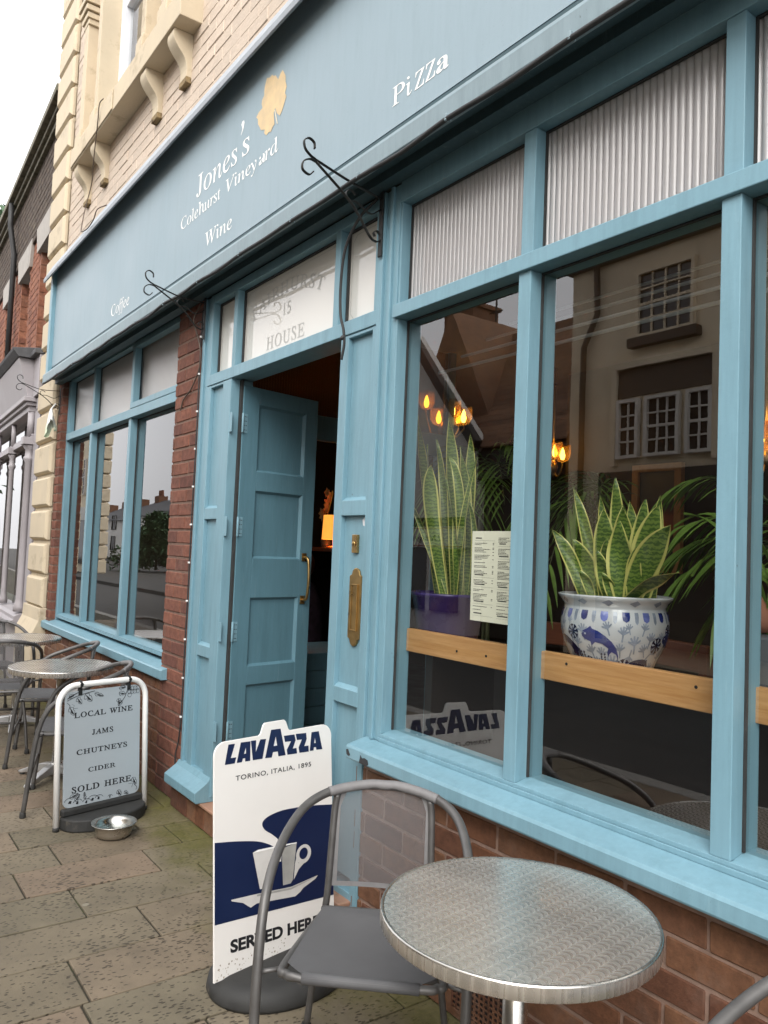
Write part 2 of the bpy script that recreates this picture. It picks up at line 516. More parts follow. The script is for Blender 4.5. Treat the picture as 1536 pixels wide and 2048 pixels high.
# ------------------------------------------------------------------ signwriting: italic serif outlines, per 1000 em: advance, closed outlines
GLYPH = {'J':(256,[[22,-10,1,-8,-17,-3,-32,7,-46,26,-51,49,-49,64,-41,76,-30,84,-16,87,-3,84,8,78,15,67,17,55,17,51,16,47,15,43,14,40,12,33,11,26,15,14,28,9,42,14,51,26,55,35,59,47,63,61,68,77,148,379,154,406,156,420,152,435,142,443,123,448,96,450,101,465,293,465,289,451,262,449,244,441,232,425,222,398,152,134,138,90,122,53,102,26,79,6,52,-6]]),'o':(350,[[105,-8,75,-5,48,5,26,22,9,44,-1,71,-4,102,-2,128,4,153,14,178,27,203,43,226,61,247,82,267,104,284,128,298,152,308,177,314,201,316,234,313,261,303,283,286,300,264,310,237,314,206,312,184,307,161,299,138,288,115,275,94,260,73,243,54,224,37,203,23,171,6,139,-5],[113,11,131,14,149,21,166,32,182,47,197,65,211,85,224,108,234,131,243,155,249,180,253,204,255,226,248,267,229,291,197,299,176,295,154,285,132,268,112,244,94,216,78,183,66,149,58,115,56,83,57,62,62,44,71,30,89,16]]),'n':(364,[[222,-9,208,-6,198,1,191,12,189,28,192,49,201,86,216,140,231,195,239,233,242,254,238,269,225,275,211,272,195,263,178,250,159,232,147,219,135,205,123,189,112,174,102,158,93,142,76,105,59,58,42,0,-12,0,53,221,60,245,62,263,60,273,53,280,41,284,23,285,17,285,19,297,67,303,85,306,100,310,120,315,130,316,132,316,133,314,134,311,133,308,93,177,126,220,158,254,188,281,216,300,241,311,263,315,285,311,298,299,302,278,302,265,300,252,297,237,293,222,254,88,247,64,246,55,245,49,249,37,259,34,274,40,291,59,312,91,322,83,290,32,256,1]]),'e':(287,[[89,-7,62,-4,39,6,21,21,7,42,-1,68,-4,99,-3,120,2,143,9,165,19,188,31,210,46,231,63,250,81,268,101,283,132,302,164,313,195,316,222,313,242,303,254,287,258,266,252,239,236,213,208,189,170,169,121,153,61,142,59,130,57,118,57,107,56,98,63,58,84,34,119,26,151,32,185,50,221,81,231,71,209,47,187,27,165,12,141,2,116,-5],[64,158,106,167,140,180,168,199,188,221,200,245,204,271,198,291,180,298,159,294,137,280,122,266,108,250,95,230,83,208,73,184]]),'s':(248,[[78,-8,53,-6,32,-1,18,4,6,6,-4,4,-9,-4,-22,-4,-7,106,4,105,7,77,14,53,24,35,37,21,53,13,71,10,93,14,110,26,122,45,126,69,123,85,116,102,104,120,94,133,83,147,63,175,53,190,46,206,41,222,40,238,42,259,50,278,63,294,80,306,100,314,123,316,147,315,166,310,181,304,193,302,205,305,209,314,220,314,207,214,195,214,184,261,163,289,130,299,115,296,102,287,94,275,91,261,93,245,102,228,116,208,136,181,146,168,155,154,165,138,173,122,178,105,179,89,178,71,173,55,166,40,156,26,144,15,130,5,114,-2,97,-7]]),'C':(471,[[218,-10,181,-8,147,0,117,13,90,30,67,52,49,78,36,108,28,142,26,179,28,211,35,244,46,276,61,307,80,337,102,365,126,391,153,413,181,433,227,456,274,470,321,475,348,473,379,467,412,457,422,454,430,453,443,458,453,470,467,470,439,332,425,332,426,338,426,343,426,353,423,383,414,407,400,427,381,441,357,450,328,453,300,450,273,443,246,430,220,414,196,394,174,370,154,343,138,313,124,281,113,247,107,211,105,175,109,129,121,91,140,60,167,37,199,23,236,19,294,28,348,56,399,103,412,91,383,60,354,34,323,15,291,1,256,-7]]),'l':(173,[[32,-7,18,-5,7,2,0,12,-2,26,-1,38,2,54,13,99,98,412,101,423,101,433,99,446,92,453,79,457,58,459,60,471,104,476,121,479,134,482,154,486,163,487,170,485,171,481,170,473,168,465,62,84,57,62,56,50,59,38,68,34,82,40,100,55,122,82,133,72,114,47,95,27,77,12,52,-3]]),'u':(364,[[46,-8,28,-5,15,4,7,18,4,38,5,51,8,69,12,90,19,116,50,228,53,238,54,247,55,256,56,265,53,276,47,283,34,286,13,287,15,300,59,306,76,308,90,311,110,315,119,316,125,315,128,312,127,308,127,304,126,300,125,296,71,107,66,88,62,74,60,62,59,54,64,38,79,32,100,38,124,54,141,71,159,91,177,115,195,142,211,171,227,203,241,237,252,272,261,309,314,309,255,92,249,65,246,47,250,36,260,32,275,38,294,55,315,84,324,75,291,29,257,1,222,-8,197,1,189,27,190,42,193,60,199,81,220,153,187,104,156,63,127,32,99,10,72,-4]]),'h':(402,[[304,-7,279,-2,260,11,250,25,245,41,243,60,244,78,246,99,249,115,252,132,256,151,271,221,276,240,279,257,281,271,281,283,278,305,268,319,251,323,225,317,199,300,173,272,150,238,134,204,124,172,87,0,25,0,112,415,117,439,118,451,113,468,97,479,71,482,66,482,72,510,195,510,169,387,156,331,142,275,150,275,188,326,230,356,274,366,314,358,338,333,346,291,345,279,343,262,334,218,316,138,312,119,310,101,308,84,308,68,313,44,331,36,352,39,374,51,386,32,358,10,331,-2]]),'r':(224,[[-13,0,46,209,51,231,55,247,56,259,53,272,47,279,34,282,13,284,15,297,59,304,76,307,90,310,109,315,118,316,124,314,124,308,89,179,137,255,177,301,208,316,220,314,229,307,235,297,237,283,234,266,226,253,214,243,200,240,189,242,180,248,173,257,170,268,118,199,75,110,41,0]]),'t':(187,[[33,-8,9,1,1,26,1,35,2,44,4,53,7,62,66,283,19,283,22,297,63,313,100,344,136,392,151,392,126,304,183,304,177,283,120,283,66,78,61,59,60,45,63,34,72,31,85,36,102,52,124,79,134,68,99,26,66,0]]),'V':(436,[[80,-10,96,395,94,422,86,439,69,448,44,451,38,451,40,465,226,465,223,453,218,453,191,449,174,439,168,427,164,410,162,387,149,95,384,375,403,399,414,417,418,430,415,441,406,447,392,450,371,451,373,465,516,465,512,451,510,451,492,447,473,434,459,421,444,404,426,384,95,-10]]),'i':(177,[[122,394,110,396,98,404,91,415,88,428,91,441,98,452,110,460,122,463,135,460,147,452,155,441,157,428,155,414,147,403,136,396],[33,-8,8,1,0,29,1,40,3,53,11,86,55,241,58,254,59,260,60,264,57,275,50,282,37,286,17,287,20,299,65,305,82,308,96,310,115,315,124,316,129,314,131,308,131,305,130,303,129,299,128,296,63,79,59,62,58,52,61,37,72,32,87,38,106,55,130,84,140,74,102,28,67,1]]),'y':(270,[[-44,-153,-58,-151,-68,-145,-75,-136,-77,-125,-75,-114,-69,-106,-60,-100,-48,-98,-39,-99,-30,-103,-20,-107,-9,-109,2,-104,17,-91,34,-69,79,-7,44,175,36,216,32,231,29,244,21,263,11,276,-4,284,-24,287,-22,299,-6,301,8,303,21,306,32,310,50,315,62,316,69,310,77,290,85,258,100,179,123,57,173,138,184,158,193,174,200,186,207,201,213,213,216,224,217,233,213,249,201,260,196,263,190,268,186,276,184,288,186,299,192,308,202,314,214,316,228,313,239,304,247,291,249,273,244,241,231,203,208,158,199,141,188,123,175,102,133,35,86,-34,70,-55,55,-75,39,-94,23,-111,8,-125,-6,-137,-26,-149]]),'a':(342,[[50,-8,26,-3,8,10,0,25,-5,43,-7,64,-4,101,4,138,18,175,38,211,62,244,90,274,121,298,152,312,183,316,208,312,224,300,232,280,241,309,292,309,231,90,224,62,222,44,224,37,233,35,245,40,261,55,282,80,291,72,256,27,224,1,195,-8,175,0,168,23,170,42,178,74,191,118,166,79,142,48,119,23,97,6,74,-5],[82,33,98,37,116,48,128,59,140,72,152,87,164,104,175,122,185,141,195,161,203,181,210,201,215,221,218,240,219,257,215,280,204,294,185,299,164,295,143,284,124,266,105,241,88,211,74,175,68,157,63,139,58,122,54,97,53,73,60,43]]),'d':(355,[[61,-8,41,-6,24,1,10,13,-1,30,-7,50,-9,73,-7,95,-2,119,5,143,16,168,29,193,44,217,61,240,80,260,99,279,115,291,130,300,146,307,169,314,192,316,216,314,232,306,242,293,273,416,274,421,275,426,275,431,275,436,274,445,268,451,258,454,243,455,233,455,236,467,263,470,287,474,306,479,326,485,338,487,343,485,345,480,344,477,344,473,343,470,343,468,240,81,236,60,234,52,234,44,238,34,250,30,264,36,283,53,306,81,317,72,297,47,279,27,263,11,240,-3,217,-8,191,1,183,27,185,48,191,76,201,112,178,75,155,45,133,21,110,5,86,-5],[91,28,109,31,127,43,140,55,153,69,165,85,177,103,188,122,199,142,208,163,216,183,223,204,228,224,231,242,232,259,229,277,223,289,212,298,198,300,176,297,154,286,132,268,111,244,92,214,75,178,62,141,54,108,51,78,54,57,62,41,74,31]]),'W':(592,[[83,-10,99,394,96,422,87,439,69,449,40,453,42,465,229,465,226,453,220,453,193,449,177,439,171,427,167,410,165,387,153,116,321,355,323,396,321,422,312,439,296,449,272,452,267,452,270,465,448,465,444,452,424,451,410,447,400,439,394,425,390,406,388,378,377,120,545,372,559,396,567,416,570,431,565,442,549,449,522,452,527,465,667,465,664,452,662,452,643,448,624,434,611,420,597,403,582,381,319,-10,306,-10,320,310,95,-10]]),'f':(199,[[-48,-153,-65,-150,-79,-142,-88,-130,-91,-116,-85,-94,-66,-87,-50,-92,-44,-108,-45,-114,-46,-119,-48,-123,-49,-127,-47,-132,-42,-134,-24,-128,-10,-108,-4,-93,2,-74,6,-60,10,-43,13,-25,71,283,7,283,12,304,75,304,83,340,96,384,113,420,135,449,160,470,187,483,216,487,240,483,259,473,271,458,275,439,267,416,243,408,224,415,218,435,219,438,219,441,220,445,221,447,223,451,224,455,222,460,219,465,213,468,206,469,182,459,163,431,148,383,132,304,210,304,207,283,128,283,101,150,90,97,78,49,67,7,56,-29,44,-60,33,-85,9,-123,-18,-146]]),'P':(403,[[-34,0,-30,13,-27,13,0,16,18,25,27,35,35,51,42,73,126,385,130,404,132,419,129,434,120,443,104,449,81,451,85,465,267,465,346,453,393,418,408,361,406,335,398,311,385,289,368,270,346,253,320,240,290,230,257,224,221,222,159,222,151,220,147,214,107,64,106,55,105,50,105,46,108,30,119,20,138,15,165,13,161,0],[193,242,235,246,270,257,297,275,317,299,329,329,332,364,330,389,323,410,311,425,294,436,272,442,244,445,227,443,215,438,207,426,199,405,161,263,160,258,159,253,161,247,165,244,174,243]]),'z':(266,[[143,-8,130,-7,114,-5,96,-2,75,3,49,10,28,14,13,15,-7,11,-27,-1,-28,-2,-31,-3,-33,-4,-34,-5,-40,-3,-42,3,-40,9,-32,19,189,261,169,258,149,257,127,258,106,264,88,269,71,271,56,269,44,263,35,253,26,238,15,244,23,266,32,284,41,298,56,311,74,315,88,314,103,313,121,310,140,306,176,298,189,296,199,296,217,298,232,306,244,313,250,316,255,314,257,308,257,306,256,303,253,299,250,295,26,50,46,53,65,54,83,54,99,51,115,48,137,43,157,41,179,46,196,61,210,86,220,81,213,57,205,38,198,24,187,8,175,-2,160,-6]]),'L':(449,[[-24,0,-21,13,-18,13,9,16,28,26,37,36,45,52,52,73,135,385,138,396,140,405,141,413,142,419,139,433,130,443,114,449,91,451,94,465,279,465,274,452,248,449,230,440,220,429,212,413,206,393,125,92,118,64,116,56,116,51,118,37,126,29,141,25,165,24,212,24,245,25,273,28,298,33,318,40,337,51,354,65,369,83,384,105,399,132,412,132,368,0]]),'O':(516,[[200,-10,165,-8,133,-1,105,11,80,27,60,46,43,70,31,98,24,128,21,162,23,192,29,222,38,253,51,282,66,310,84,338,105,364,127,387,151,409,177,428,204,444,232,457,261,467,290,473,319,475,354,472,385,465,413,453,437,437,457,417,473,393,485,365,492,335,494,302,493,277,489,252,482,227,473,201,462,176,449,152,434,128,418,106,400,85,381,65,361,48,340,32,296,9,250,-5],[201,10,224,12,246,18,268,29,288,43,308,60,327,80,345,102,361,127,375,153,388,181,398,210,407,240,413,271,417,301,418,331,416,368,407,399,393,423,373,441,349,451,320,455,296,452,272,445,248,434,225,418,203,398,182,374,163,348,146,318,130,286,120,261,112,236,106,211,101,186,98,162,97,137,100,99,109,68,125,43,145,25,171,14]]),'A':(463,[[-85,0,-82,13,-53,18,-26,32,0,56,107,182,356,475,369,475,353,58,356,37,366,24,384,16,411,13,409,0,221,0,224,13,229,13,256,16,273,26,279,38,283,55,285,78,288,158,133,158,124,156,116,150,65,90,46,66,35,48,32,36,34,24,43,17,57,14,79,13,75,0],[143,183,289,183,298,367]]),'I':(245,[[-31,0,-27,13,-24,13,-5,15,10,18,21,25,30,36,38,51,45,73,129,385,133,405,135,419,132,433,123,443,107,449,84,451,88,465,275,465,272,451,267,451,241,448,224,439,215,428,207,413,200,392,116,80,112,60,110,45,113,31,122,21,137,16,161,13,157,0]]),'N':(500,[[338,-11,154,373,75,84,72,71,70,60,68,51,68,43,71,29,80,20,96,16,122,13,118,0,-34,0,-30,13,-3,16,17,25,26,36,35,51,42,73,130,393,131,396,132,401,132,405,132,408,129,423,120,438,105,448,86,451,81,451,85,465,182,465,353,108,427,381,431,394,433,405,434,414,435,422,431,436,422,445,405,449,380,451,383,465,536,465,532,451,513,450,498,447,485,440,475,429,467,414,460,392,351,-11]]),'E':(454,[[-34,0,-30,13,-28,13,0,16,18,25,27,36,35,52,42,73,126,385,130,405,132,419,129,433,120,443,104,449,81,451,85,465,440,465,420,364,409,364,409,367,407,394,402,414,391,427,373,436,356,439,335,441,309,442,252,442,234,441,222,439,213,434,207,426,201,414,196,396,159,260,216,260,246,262,271,267,289,275,303,288,313,305,321,326,334,326,287,161,275,161,276,174,277,187,275,206,272,220,264,229,253,234,236,236,214,237,154,237,112,83,107,62,105,53,105,47,108,36,116,28,130,25,153,24,199,24,230,25,257,28,281,34,303,42,323,53,341,67,357,84,372,105,386,128,400,128,351,0]]),'M':(590,[[-36,0,-32,13,-12,15,3,18,15,25,25,36,33,51,40,73,128,385,132,404,134,419,131,433,122,443,106,449,83,451,87,465,212,465,261,108,496,465,624,465,620,451,615,451,589,448,572,439,563,428,555,413,548,392,465,80,460,60,459,52,458,45,461,31,470,21,486,16,509,13,506,0,322,0,325,11,344,14,359,18,371,26,381,39,389,57,397,83,480,392,219,0,210,0,157,393,77,103,71,81,68,62,66,48,69,31,78,21,94,16,118,13,114,0]]),'S':(369,[[153,-9,124,-7,92,-1,58,10,53,12,49,13,45,13,42,13,25,8,15,-8,3,-8,26,146,38,146,42,106,52,72,69,46,90,26,116,15,146,11,170,14,192,23,210,38,224,57,233,79,236,105,234,122,228,139,219,157,207,174,196,188,183,201,154,232,132,256,115,277,102,297,94,315,90,334,88,353,90,376,95,397,105,416,117,433,133,447,152,459,173,468,196,473,222,475,237,474,253,473,267,470,281,466,303,459,309,457,313,457,328,461,338,473,351,473,330,336,319,336,316,372,308,401,296,424,278,440,257,450,232,453,210,451,191,444,175,433,164,417,157,398,154,376,158,356,168,334,177,320,188,305,201,291,231,259,263,224,284,195,297,162,301,126,299,101,292,78,282,57,267,38,250,22,229,8,206,-1,181,-7]]),'H':(520,[[-34,0,-30,13,-28,13,-9,15,6,18,18,25,27,36,35,51,42,73,126,385,130,405,132,419,129,433,120,443,104,449,81,451,85,465,270,465,267,451,264,451,238,448,219,439,210,428,201,412,194,390,166,285,164,278,163,271,165,265,169,262,175,260,185,259,357,259,367,260,373,262,378,266,381,274,410,385,415,404,416,419,413,433,404,443,389,449,365,451,369,465,555,465,551,451,545,451,520,448,502,439,493,428,486,413,479,392,396,80,391,60,389,52,389,45,392,31,401,21,417,16,440,13,437,0,251,0,255,13,257,13,277,15,291,18,303,25,312,36,320,51,326,73,364,212,365,215,365,217,365,220,365,222,364,228,360,232,353,233,343,234,172,234,162,233,156,231,152,227,148,220,111,80,106,60,105,52,104,45,107,31,116,21,132,16,155,13,152,0]]),'U':(491,[[200,-10,158,-6,121,5,92,24,69,48,56,78,52,113,53,131,57,154,64,181,119,388,123,407,125,420,122,435,112,444,95,449,68,452,71,465,267,465,265,452,258,452,238,450,222,445,210,436,201,423,192,405,185,381,135,193,126,157,121,129,119,109,122,84,130,63,144,46,164,33,187,25,216,23,241,24,263,29,284,38,303,49,318,63,332,79,344,103,357,137,370,181,416,355,422,377,425,396,426,412,424,431,415,443,399,449,373,452,375,465,532,465,530,452,520,452,498,448,480,438,467,420,463,410,458,396,452,378,447,357,396,163,383,124,369,90,354,62,335,39,315,20,291,7,264,-3,234,-8]]),'T':(420,[[50,0,52,13,58,13,80,15,97,19,110,28,121,41,127,54,133,70,139,89,228,417,230,423,230,429,226,438,212,441,194,441,168,440,145,437,126,432,109,425,96,415,84,404,75,389,66,372,59,352,44,353,74,465,461,465,439,350,426,350,427,355,427,361,427,371,425,394,420,412,410,425,396,434,374,439,346,441,318,441,311,440,305,437,301,431,298,423,208,93,202,72,199,56,198,43,202,28,212,19,230,15,257,13,265,13,261,0]]),'D':(507,[[-36,0,-32,13,-28,13,-1,16,18,26,27,36,35,52,42,73,126,385,130,405,132,419,129,433,120,443,104,449,81,451,85,465,263,465,305,462,344,454,378,442,408,424,433,402,453,375,467,344,476,310,479,272,476,236,469,202,457,169,440,137,419,108,393,82,364,58,331,38,294,22,255,10,212,2,167,0],[170,22,206,25,240,32,270,44,297,60,321,80,342,103,360,130,375,158,386,189,394,221,399,254,401,287,397,334,384,373,364,403,335,425,298,438,254,443,235,442,222,439,212,433,205,423,199,408,193,387,113,89,107,65,105,49,109,36,120,28,129,26,140,24,154,23]]),'R':(451,[[-34,0,-30,13,-27,13,0,17,19,27,28,37,36,53,42,73,126,385,130,404,132,420,129,434,120,443,104,449,81,451,85,465,281,465,325,462,360,453,388,438,407,418,419,393,423,364,408,307,364,264,289,235,351,85,361,63,371,45,381,31,398,18,419,13,422,13,418,0,314,0,221,228,206,228,190,229,176,229,163,230,152,231,114,89,108,62,106,46,109,30,118,20,133,15,154,13,162,13,158,0],[202,250,245,253,281,263,309,280,330,303,342,331,347,363,336,407,304,434,251,443,236,442,224,440,215,435,209,427,203,415,197,398,158,253,179,251,190,250]]),'Y':(412,[[48,0,52,12,77,14,95,18,108,25,118,34,124,48,130,66,167,201,105,366,97,387,89,404,81,418,68,434,53,444,36,449,13,451,17,465,218,465,214,451,189,449,172,445,163,437,160,423,160,416,162,409,167,393,224,235,332,358,346,374,357,388,366,400,375,415,377,427,374,438,364,445,356,448,347,449,336,450,322,451,326,465,486,465,482,450,463,446,443,433,428,420,411,403,392,383,235,205,197,66,194,53,193,46,193,40,196,26,208,17,220,14,236,13,258,12,254,0]]),'F':(406,[[-31,0,-27,13,-24,13,-5,15,10,18,21,25,30,36,38,52,45,73,129,385,133,405,135,419,132,433,123,443,107,449,84,451,88,465,421,465,400,355,387,355,387,358,388,361,388,367,385,392,379,412,369,425,354,434,333,439,307,441,254,441,231,440,218,435,211,428,207,418,203,405,195,373,165,258,203,258,224,259,243,260,258,264,277,272,292,284,305,302,316,325,330,325,285,156,271,156,272,165,273,173,274,181,274,190,271,212,262,226,251,231,235,234,212,235,159,235,116,69,115,63,113,56,112,49,112,44,115,29,125,19,143,15,169,12,168,0]]),"'":(151,[[57,306,44,480,107,480,94,306]]),'g':(286,[[63,-153,30,-151,2,-143,-21,-131,-38,-115,-48,-96,-52,-75,-42,-39,-13,-6,36,24,13,39,6,57,10,70,21,84,58,121,32,141,15,165,10,195,12,216,18,237,29,256,43,273,60,289,80,301,102,311,126,316,152,318,168,317,186,313,206,307,232,298,246,296,289,296,289,266,243,266,247,252,248,236,246,214,239,193,229,174,215,156,198,142,179,130,157,121,135,115,110,113,96,114,82,116,66,101,60,87,66,76,83,65,112,54,145,44,172,32,194,19,210,3,220,-16,223,-40,221,-61,214,-81,203,-99,188,-115,170,-128,147,-139,122,-147,94,-152],[111,129,132,133,151,146,162,158,172,173,180,190,186,209,190,229,191,249,188,272,179,288,165,299,147,302,127,298,108,285,97,273,87,258,78,241,72,222,68,203,66,182,71,153,86,135],[75,-132,131,-124,165,-100,176,-60,173,-45,163,-31,149,-20,132,-10,113,-2,94,5,70,13,52,18,18,-7,-3,-34,-9,-64,0,-102,28,-125]])}
GLYPH_B = {'a':(344,[[255,-10,226,-5,208,10,200,35,168,11,133,-4,95,-9,74,-6,55,0,40,11,29,26,22,43,20,63,25,91,39,115,63,136,98,155,143,173,199,190,199,241,196,266,187,282,171,292,148,296,115,290,104,274,106,268,113,257,121,243,123,231,120,215,110,202,95,194,77,191,59,194,45,203,36,218,33,236,37,259,49,278,62,290,77,300,95,308,115,314,137,317,162,318,205,315,239,307,263,292,280,271,290,244,293,210,293,62,293,48,295,40,298,36,304,34,312,36,320,42,329,28,306,7,281,-6],[151,34,162,35,174,41,187,50,199,63,199,169,154,151,127,123,118,84,122,56,133,39]]),'z':(285,[[20,0,196,392,112,392,62,372,42,300,26,300,32,414,270,414,92,22,190,22,236,48,258,128,274,128,264,0]])}
SH = 0.268                                    # slope of the italic capitals, taken out for upright lettering


def _curve_mesh(splines, fat=0.0):
    cu = bpy.data.curves.new('tmp_outline', 'CURVE')
    cu.dimensions = '2D'
    cu.fill_mode = 'BOTH'
    cu.offset = fat
    for pts in splines:
        sp = cu.splines.new('POLY')
        sp.points.add(len(pts) - 1)
        for i, (x, y) in enumerate(pts):
            sp.points[i].co = (x, y, 0, 1)
        sp.use_cyclic_u = True
    return _mesh_of(cu)


def _mesh_of(cu):
    o = bpy.data.objects.new('tmp_outline', cu)
    COL.objects.link(o)
    dg = bpy.context.evaluated_depsgraph_get()
    me = bpy.data.meshes.new_from_object(o.evaluated_get(dg))
    vs = [v.co.copy() for v in me.vertices]
    fs = [tuple(p.vertices) for p in me.polygons]
    bpy.data.objects.remove(o)
    bpy.data.meshes.remove(me)
    return vs, fs


def lettering(text, x0, x1, z0, cap, fn, name, mat, parent, style='italic', space=0.0, local=False, bold=0.0, slant=0.0, mirror=False):
    """text between u = x0 and x1 on baseline v = z0 with capitals `cap` high; fn(u, v) -> xyz"""
    if style == 'sans':
        cu = bpy.data.curves.new('tmp_outline', 'FONT')
        cu.body = text
        cu.offset = bold
        cu.space_character = 1 + space
        vs, fs = _mesh_of(cu)
        capem = 0.72
    else:
        sp = []
        sb = []
        x = 0.0
        for ch in text:
            if ch == ' ':
                x += 260 + space * 1000
                continue
            up = style == 'roman' and ch in GLYPH_B
            adv, outs = GLYPH_B[ch] if up else GLYPH[ch]
            for o in outs:
                pts = []
                for i in range(0, len(o), 2):
                    a, b = o[i], o[i + 1]
                    if style == 'roman' and not up:
                        a -= b * SH
                    pts.append(((x + a) / 1000, b / 1000))
                (sb if up else sp).append(pts)
            x += adv + space * 1000
        vs, fs = _curve_mesh(sp, bold)
        if sb:
            v2, f2 = _curve_mesh(sb, bold - (0.012 if 'z' not in text else 0.0))
            fs = fs + [tuple(i + len(vs) for i in f_) for f_ in f2]
            vs = vs + v2
        capem = 0.662
    us = [v.x for v in vs]
    u0, u1 = min(us), max(us)
    kx = (x1 - x0) / (u1 - u0)
    kz = cap / capem
    mb = MB()
    mb.add([fn(x0 + (v.x - u0) * kx + slant * v.y * kz, z0 + v.y * kz) for v in vs], fs)
    return mb.build(name, mat, parent, local=local)


def outline(splines, fn, name, mat, parent, local=False):
    vs, fs = _curve_mesh(splines)
    return MB().add([fn(v.x, v.y) for v in vs], fs).build(name, mat, parent, local=local)

# ------------------------------------------------------------------ the street surface
def slab_mat():
    m, t, p, o = _nodes('riven_concrete_flags')
    v = coords(t)
    g = nd(t, 'ShaderNodeNewGeometry')
    n1 = noise(t, v, 5, 7, 0.65)
    isl = g.outputs['Random Per Island']
    base = nd(t, 'ShaderNodeValToRGB')
    e = base.color_ramp.elements
    e[0].color = (0.168, 0.138, 0.095, 1); e[1].color = (0.202, 0.166, 0.118, 1)
    for pos, c in ((0.3, (0.158, 0.134, 0.092)), (0.62, (0.200, 0.148, 0.104)), (0.8, (0.142, 0.121, 0.082))):
        e.new(pos).color = (*c, 1)
    t.links.new(isl, base.inputs[0])
    fac = mrange(t, n1, 0.3, 0.7, 0.78, 1.2)
    cb = nd(t, 'ShaderNodeCombineColor')
    for i in range(3): t.links.new(fac, cb.inputs[i])
    c = mixc(t, 1.0, base.outputs[0], cb.outputs[0], 'MULTIPLY')
    # little pits, stretched along the slabs, dark with damp dirt
    vp = nd(t, 'ShaderNodeTexVoronoi', feature='F1'); vp.inputs['Scale'].default_value = 1.0
    vp.inputs['Randomness'].default_value = 1.0
    dis = nd(t, 'ShaderNodeVectorMath', operation='ADD')
    nz = nd(t, 'ShaderNodeTexNoise'); nz.inputs['Scale'].default_value = 30
    t.links.new(v, nz.inputs['Vector'])
    sc = nd(t, 'ShaderNodeVectorMath', operation='SCALE'); sc.inputs['Scale'].default_value = 0.9
    t.links.new(nz.outputs['Color'], sc.inputs[0])
    t.links.new(coords(t, (84, 40, 1)), dis.inputs[0]); t.links.new(sc.outputs[0], dis.inputs[1])
    t.links.new(dis.outputs[0], vp.inputs['Vector'])
    pick = noise(t, v, 3.3, 3)
    rad = mrange(t, pick, 0.3, 0.7, 0.17, 0.40)
    gate = math_(t, 'GREATER_THAN', nd_sep(t, vp.outputs['Color']), 0.24)
    pit = math_(t, 'MULTIPLY', mrange(t, math_(t, 'SUBTRACT', vp.outputs['Distance'], rad), -0.06, 0.06, 1, 0), gate)
    c = mixc(t, math_(t, 'MULTIPLY', pit, 0.8), c, (0.034, 0.026, 0.018, 1))
    # algae: thick along the foot of the wall, fading out towards the street
    sx = nd(t, 'ShaderNodeSeparateXYZ'); t.links.new(v, sx.inputs[0])
    n4 = noise(t, v, 3.0, 8, 0.7)
    near = mrange(t, sx.outputs[1], -0.66, -0.04, 0.0, 0.54)
    mf = mrange(t, math_(t, 'ADD', near, n4), 0.72, 1.08, 0, 0.85)
    n5 = noise(t, v, 40, 5, 0.7)
    green = mixc(t, mrange(t, n5, 0.4, 0.65, 0, 1), (0.080, 0.078, 0.014, 1), (0.125, 0.115, 0.030, 1))
    c = mixc(t, mf, c, green)
    # trodden gum and lichen spots
    vg = nd(t, 'ShaderNodeTexVoronoi', feature='F1'); vg.inputs['Scale'].default_value = 3.1
    t.links.new(v, vg.inputs['Vector'])
    c = mixc(t, math_(t, 'MULTIPLY', mrange(t, vg.outputs['Distance'], 0.035, 0.055, 0.75, 0), math_(t, 'GREATER_THAN', nd_sep(t, vg.outputs['Color']), 0.55)), c, (0.26, 0.235, 0.18, 1))
    n8 = noise(t, v, 1.3, 5, 0.6)
    c = mixc(t, mrange(t, n8, 0.48, 0.7, 0, 0.25), c, (0.075, 0.064, 0.045, 1))
    t.links.new(c, p.inputs['Base Color'])
    t.links.new(mrange(t, n1, 0.3, 0.7, 0.62, 0.85), p.inputs['Roughness'])
    p.inputs['Specular IOR Level'].default_value = 0.35
    h = math_(t, 'SUBTRACT', math_(t, 'MULTIPLY', noise(t, v, 60, 5, 0.7), 0.6), pit)
    bump(t, p, h, 0.6, 0.004)
    return m


def nd_sep(t, col):
    s = nd(t, 'ShaderNodeSeparateColor')
    t.links.new(col, s.inputs[0])
    return s.outputs[0]


M['slab'] = slab_mat()
M['bed'] = pmat('dirty_joint_sand', (0.032, 0.027, 0.017), 0.95, ns=20, var=0.3, bs=120, bstr=0.5, dirt=(0.05, 0.06, 0.015), dirt_amt=(0.5, 0.7), ds=6)
M['asphalt'] = pmat('worn_asphalt', (0.050, 0.049, 0.047), 0.9, ns=3, var=0.2, bs=180, bstr=0.6, bdist=0.004)
M['kerb'] = pmat('granite_kerb', (0.27, 0.26, 0.24), 0.85, ns=50, var=0.25, bs=90, bstr=0.4)


